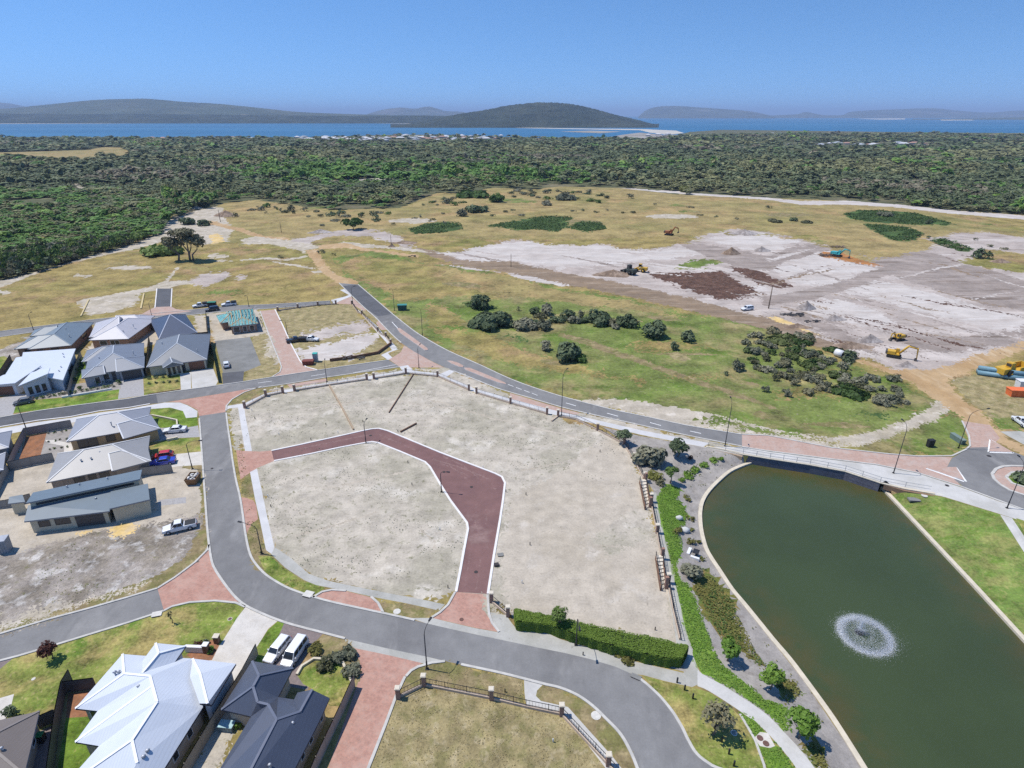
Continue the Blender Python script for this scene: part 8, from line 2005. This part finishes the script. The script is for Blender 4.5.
for (cx, cy, sx, sy, n, h, lms) in ((784, 354, 42, 24, 46, 2.3, ('leaf_grey', 'leaf_heath', 'leaf_olive', 'leaf_grey')), (796, 386, 40, 12, 18, 2.4, ('leaf_grey', 'leaf_olive')), (832, 374, 26, 15, 14, 2.0, ('leaf_grey', 'leaf_heath')), (866, 388, 36, 14, 16, 1.8, ('leaf_grey', 'leaf_olive')), (890, 400, 18, 7, 9, 2.2, ('leaf_grey', 'leaf_grey')), (842, 362, 10, 8, 5, 3.4, ('leaf_dark', 'leaf_grey'))):
    for i in range(n):
        a, q = r.uniform(0, 6.28), math.sqrt(r.random()); plant('grey green wetland shrub in the thicket between the paddock and the earthworks', (cx + sx * q * math.cos(a), cy + sy * q * math.sin(a)), r.uniform(7, 18), h * r.uniform(.5, 1.0), r.choice(lms), 240, 7, name='wetland_shrub', group='shrubs of the wetland thicket')
for q, w, h in (((782, 341), 34, 1.6), ((850, 393), 34, 1.2), ((835, 352), 22, 1.4), ((800, 343), 22, 1.4)): plant('bright green low scrub mound in the wetland thicket', q, w, h, 'leaf_heath', 700, 10, name='scrub_mound', group='green scrub mounds of the wetland')
for i, q in enumerate(((500, 322), (511, 326), (484, 318), (533, 329), (556, 322), (541, 318), (574, 323), (588, 322), (611, 325), (616, 328), (532, 325), (505, 318))): plant('lower grey green scrub bush filling the joined row of paddock bushes', q, r.uniform(11, 17), r.uniform(2.0, 3.2), ('leaf_grey', 'leaf_dark', 'leaf_olive')[i % 3], 300, 7, name='bush', cat='bush', group='scrub filling the paddock bush row')
# far pasture: single trees and shrubs
plant('round green tree alone beside the white far track', (353, 229.5), 19, 7.5, 'leaf_green', 700, 9, trunk=1.6, name='pasture_tree', cat='tree')
for lb, q, w, h, lm in (('dark hedge like bush beside the sandy track, larger of two', (186, 224.5), 18, 5.0, 'leaf_dark'), ('dark clipped looking bush beside the sandy track, smaller of two', (204.5, 225.5), 13, 4.2, 'leaf_dark'), ('small dark tree in the dry pasture under the bushland', (292, 211), 9, 4.8, 'leaf_olive'), ('grey spreading tree on the pasture before the bright bush belt', (462, 216), 11, 6, 'leaf_grey'),
    ('dark green bush mass on the pasture edge, left of three', (478, 212), 22, 6, 'leaf_dark'), ('dark green bush mass on the pasture edge, middle of three', (498, 202), 20, 7, 'leaf_green'), ('dark green bush mass on the pasture edge, right of three', (473, 197), 30, 6, 'leaf_green'), ('grey green bush on the pasture slope above the heath patch', (566, 200), 22, 6, 'leaf_grey'), ('grey round bush lower left of the slope bush', (547, 205), 13, 4, 'leaf_grey'),
    ('round dark bush beside the earthworks on the right', (981, 258), 15, 5.5, 'leaf_dark'), ('dark shrub on the pasture above the white sand, largest of three', (793, 221), 9, 3, 'leaf_dark'), ('brown shrub on the pasture above the white sand, left of three', (776, 222), 14, 2, 'leaf_olive'), ('brown shrub on the pasture above the white sand, right of three', (807, 223), 12, 2, 'leaf_olive'),
    ('yellow flowering bush at the bushland edge by the firebreak', (684, 192), 10, 6, 'leaf_tuft'), ('dark rounded bush in the green heath patch', (929, 224), 7, 3.5, 'leaf_dark'), ('grey bush clump at the top of the green heath patch', (885, 216), 16, 3.5, 'leaf_grey'), ('green low scrub behind the forked spreading tree', (160, 254), 46, 4, 'leaf_green')):
    plant(lb, q, w, h, lm, 420, 8, name='pasture_bush', cat='bush')
for q in ((575, 212), (583, 212), (598, 211.5), (607, 211.5), (622, 214), (631, 213), (428, 222), (436, 220), (446, 223), (420, 218), (443, 214), (495, 217), (505, 213), (514, 210), (520, 217), (378, 222.5), (395, 225), (413, 219), (309, 216), (325, 226), (265, 213), (256, 208), (340, 214), (280, 258), (323, 252), (334, 256), (700, 215), (715, 217), (735, 220), (690, 207), (655, 205), (768, 208), (960, 206), (975, 240), (990, 246), (1006, 250), (950, 246), (962, 249), (917, 235), (905, 238), (930, 238)):
    plant('low scattered shrub on the dry far pasture', (q[0] + r.uniform(-2, 2), q[1] + r.uniform(-1, 1)), r.uniform(4, 9), r.uniform(1.0, 2.4), r.choice(('leaf_olive', 'leaf_dark', 'leaf_grey')), 80, 5, name='pasture_shrub', group='shrubs scattered on the far pasture')
for i in range(70):
    x_ = r.uniform(222, 640); y_ = np.interp(x_, [222, 290, 330, 400, 440, 490, 560, 640], [206, 208, 213, 211, 198, 192, 190, 193]) + abs(r.gauss(0, 5.5))
    plant('low scattered shrub on the dry far pasture', (x_, y_), r.uniform(4, 12), r.uniform(1.4, 4.2), r.choice(('leaf_olive', 'leaf_dark', 'leaf_green', 'leaf_grey')), 110, 6, name='pasture_shrub', group='shrubs scattered on the far pasture')
# forked spreading tree on the hill
p = P(187, 261); t = root('spreading_tree', tuple(p), 'big forked tree with a flat spreading crown on the dry hill', 'tree'); k = 1 / scale_at(187, 261)
rr_ = np.random.default_rng(8); trunk = MB(); crowns = []
for bx, tx, hz, w in ((-8.5, -9, 7.5, 8), (3, -2, 11.5, 10), (3.5, 8, 9.5, 10), (6.5, 14, 8, 8), (3, 4, 12.5, 9), (-8, -15, 8.5, 7)):
    x0, x1 = bx * k, tx * k
    trunk.tube([(x0, 0, -.2), (x0 * .9 + .3, .2, hz * .35), (x1 * .8 + x0 * .2, 0, hz * .65), (x1, 0, hz)], [.42, .32, .22, .08], 7)
    crowns.append(leaf_quads(620, w * k * 1.35, w * k * 1.25, 3.4, hz, 12, .55, rr_) + np.array([x1, rr_.uniform(-1.5, 1.5), 0]))
trunk.build('trunk', M['bark'], t); link('crown', quads_mesh('crown', np.concatenate(crowns), M['leaf_olive']), t)
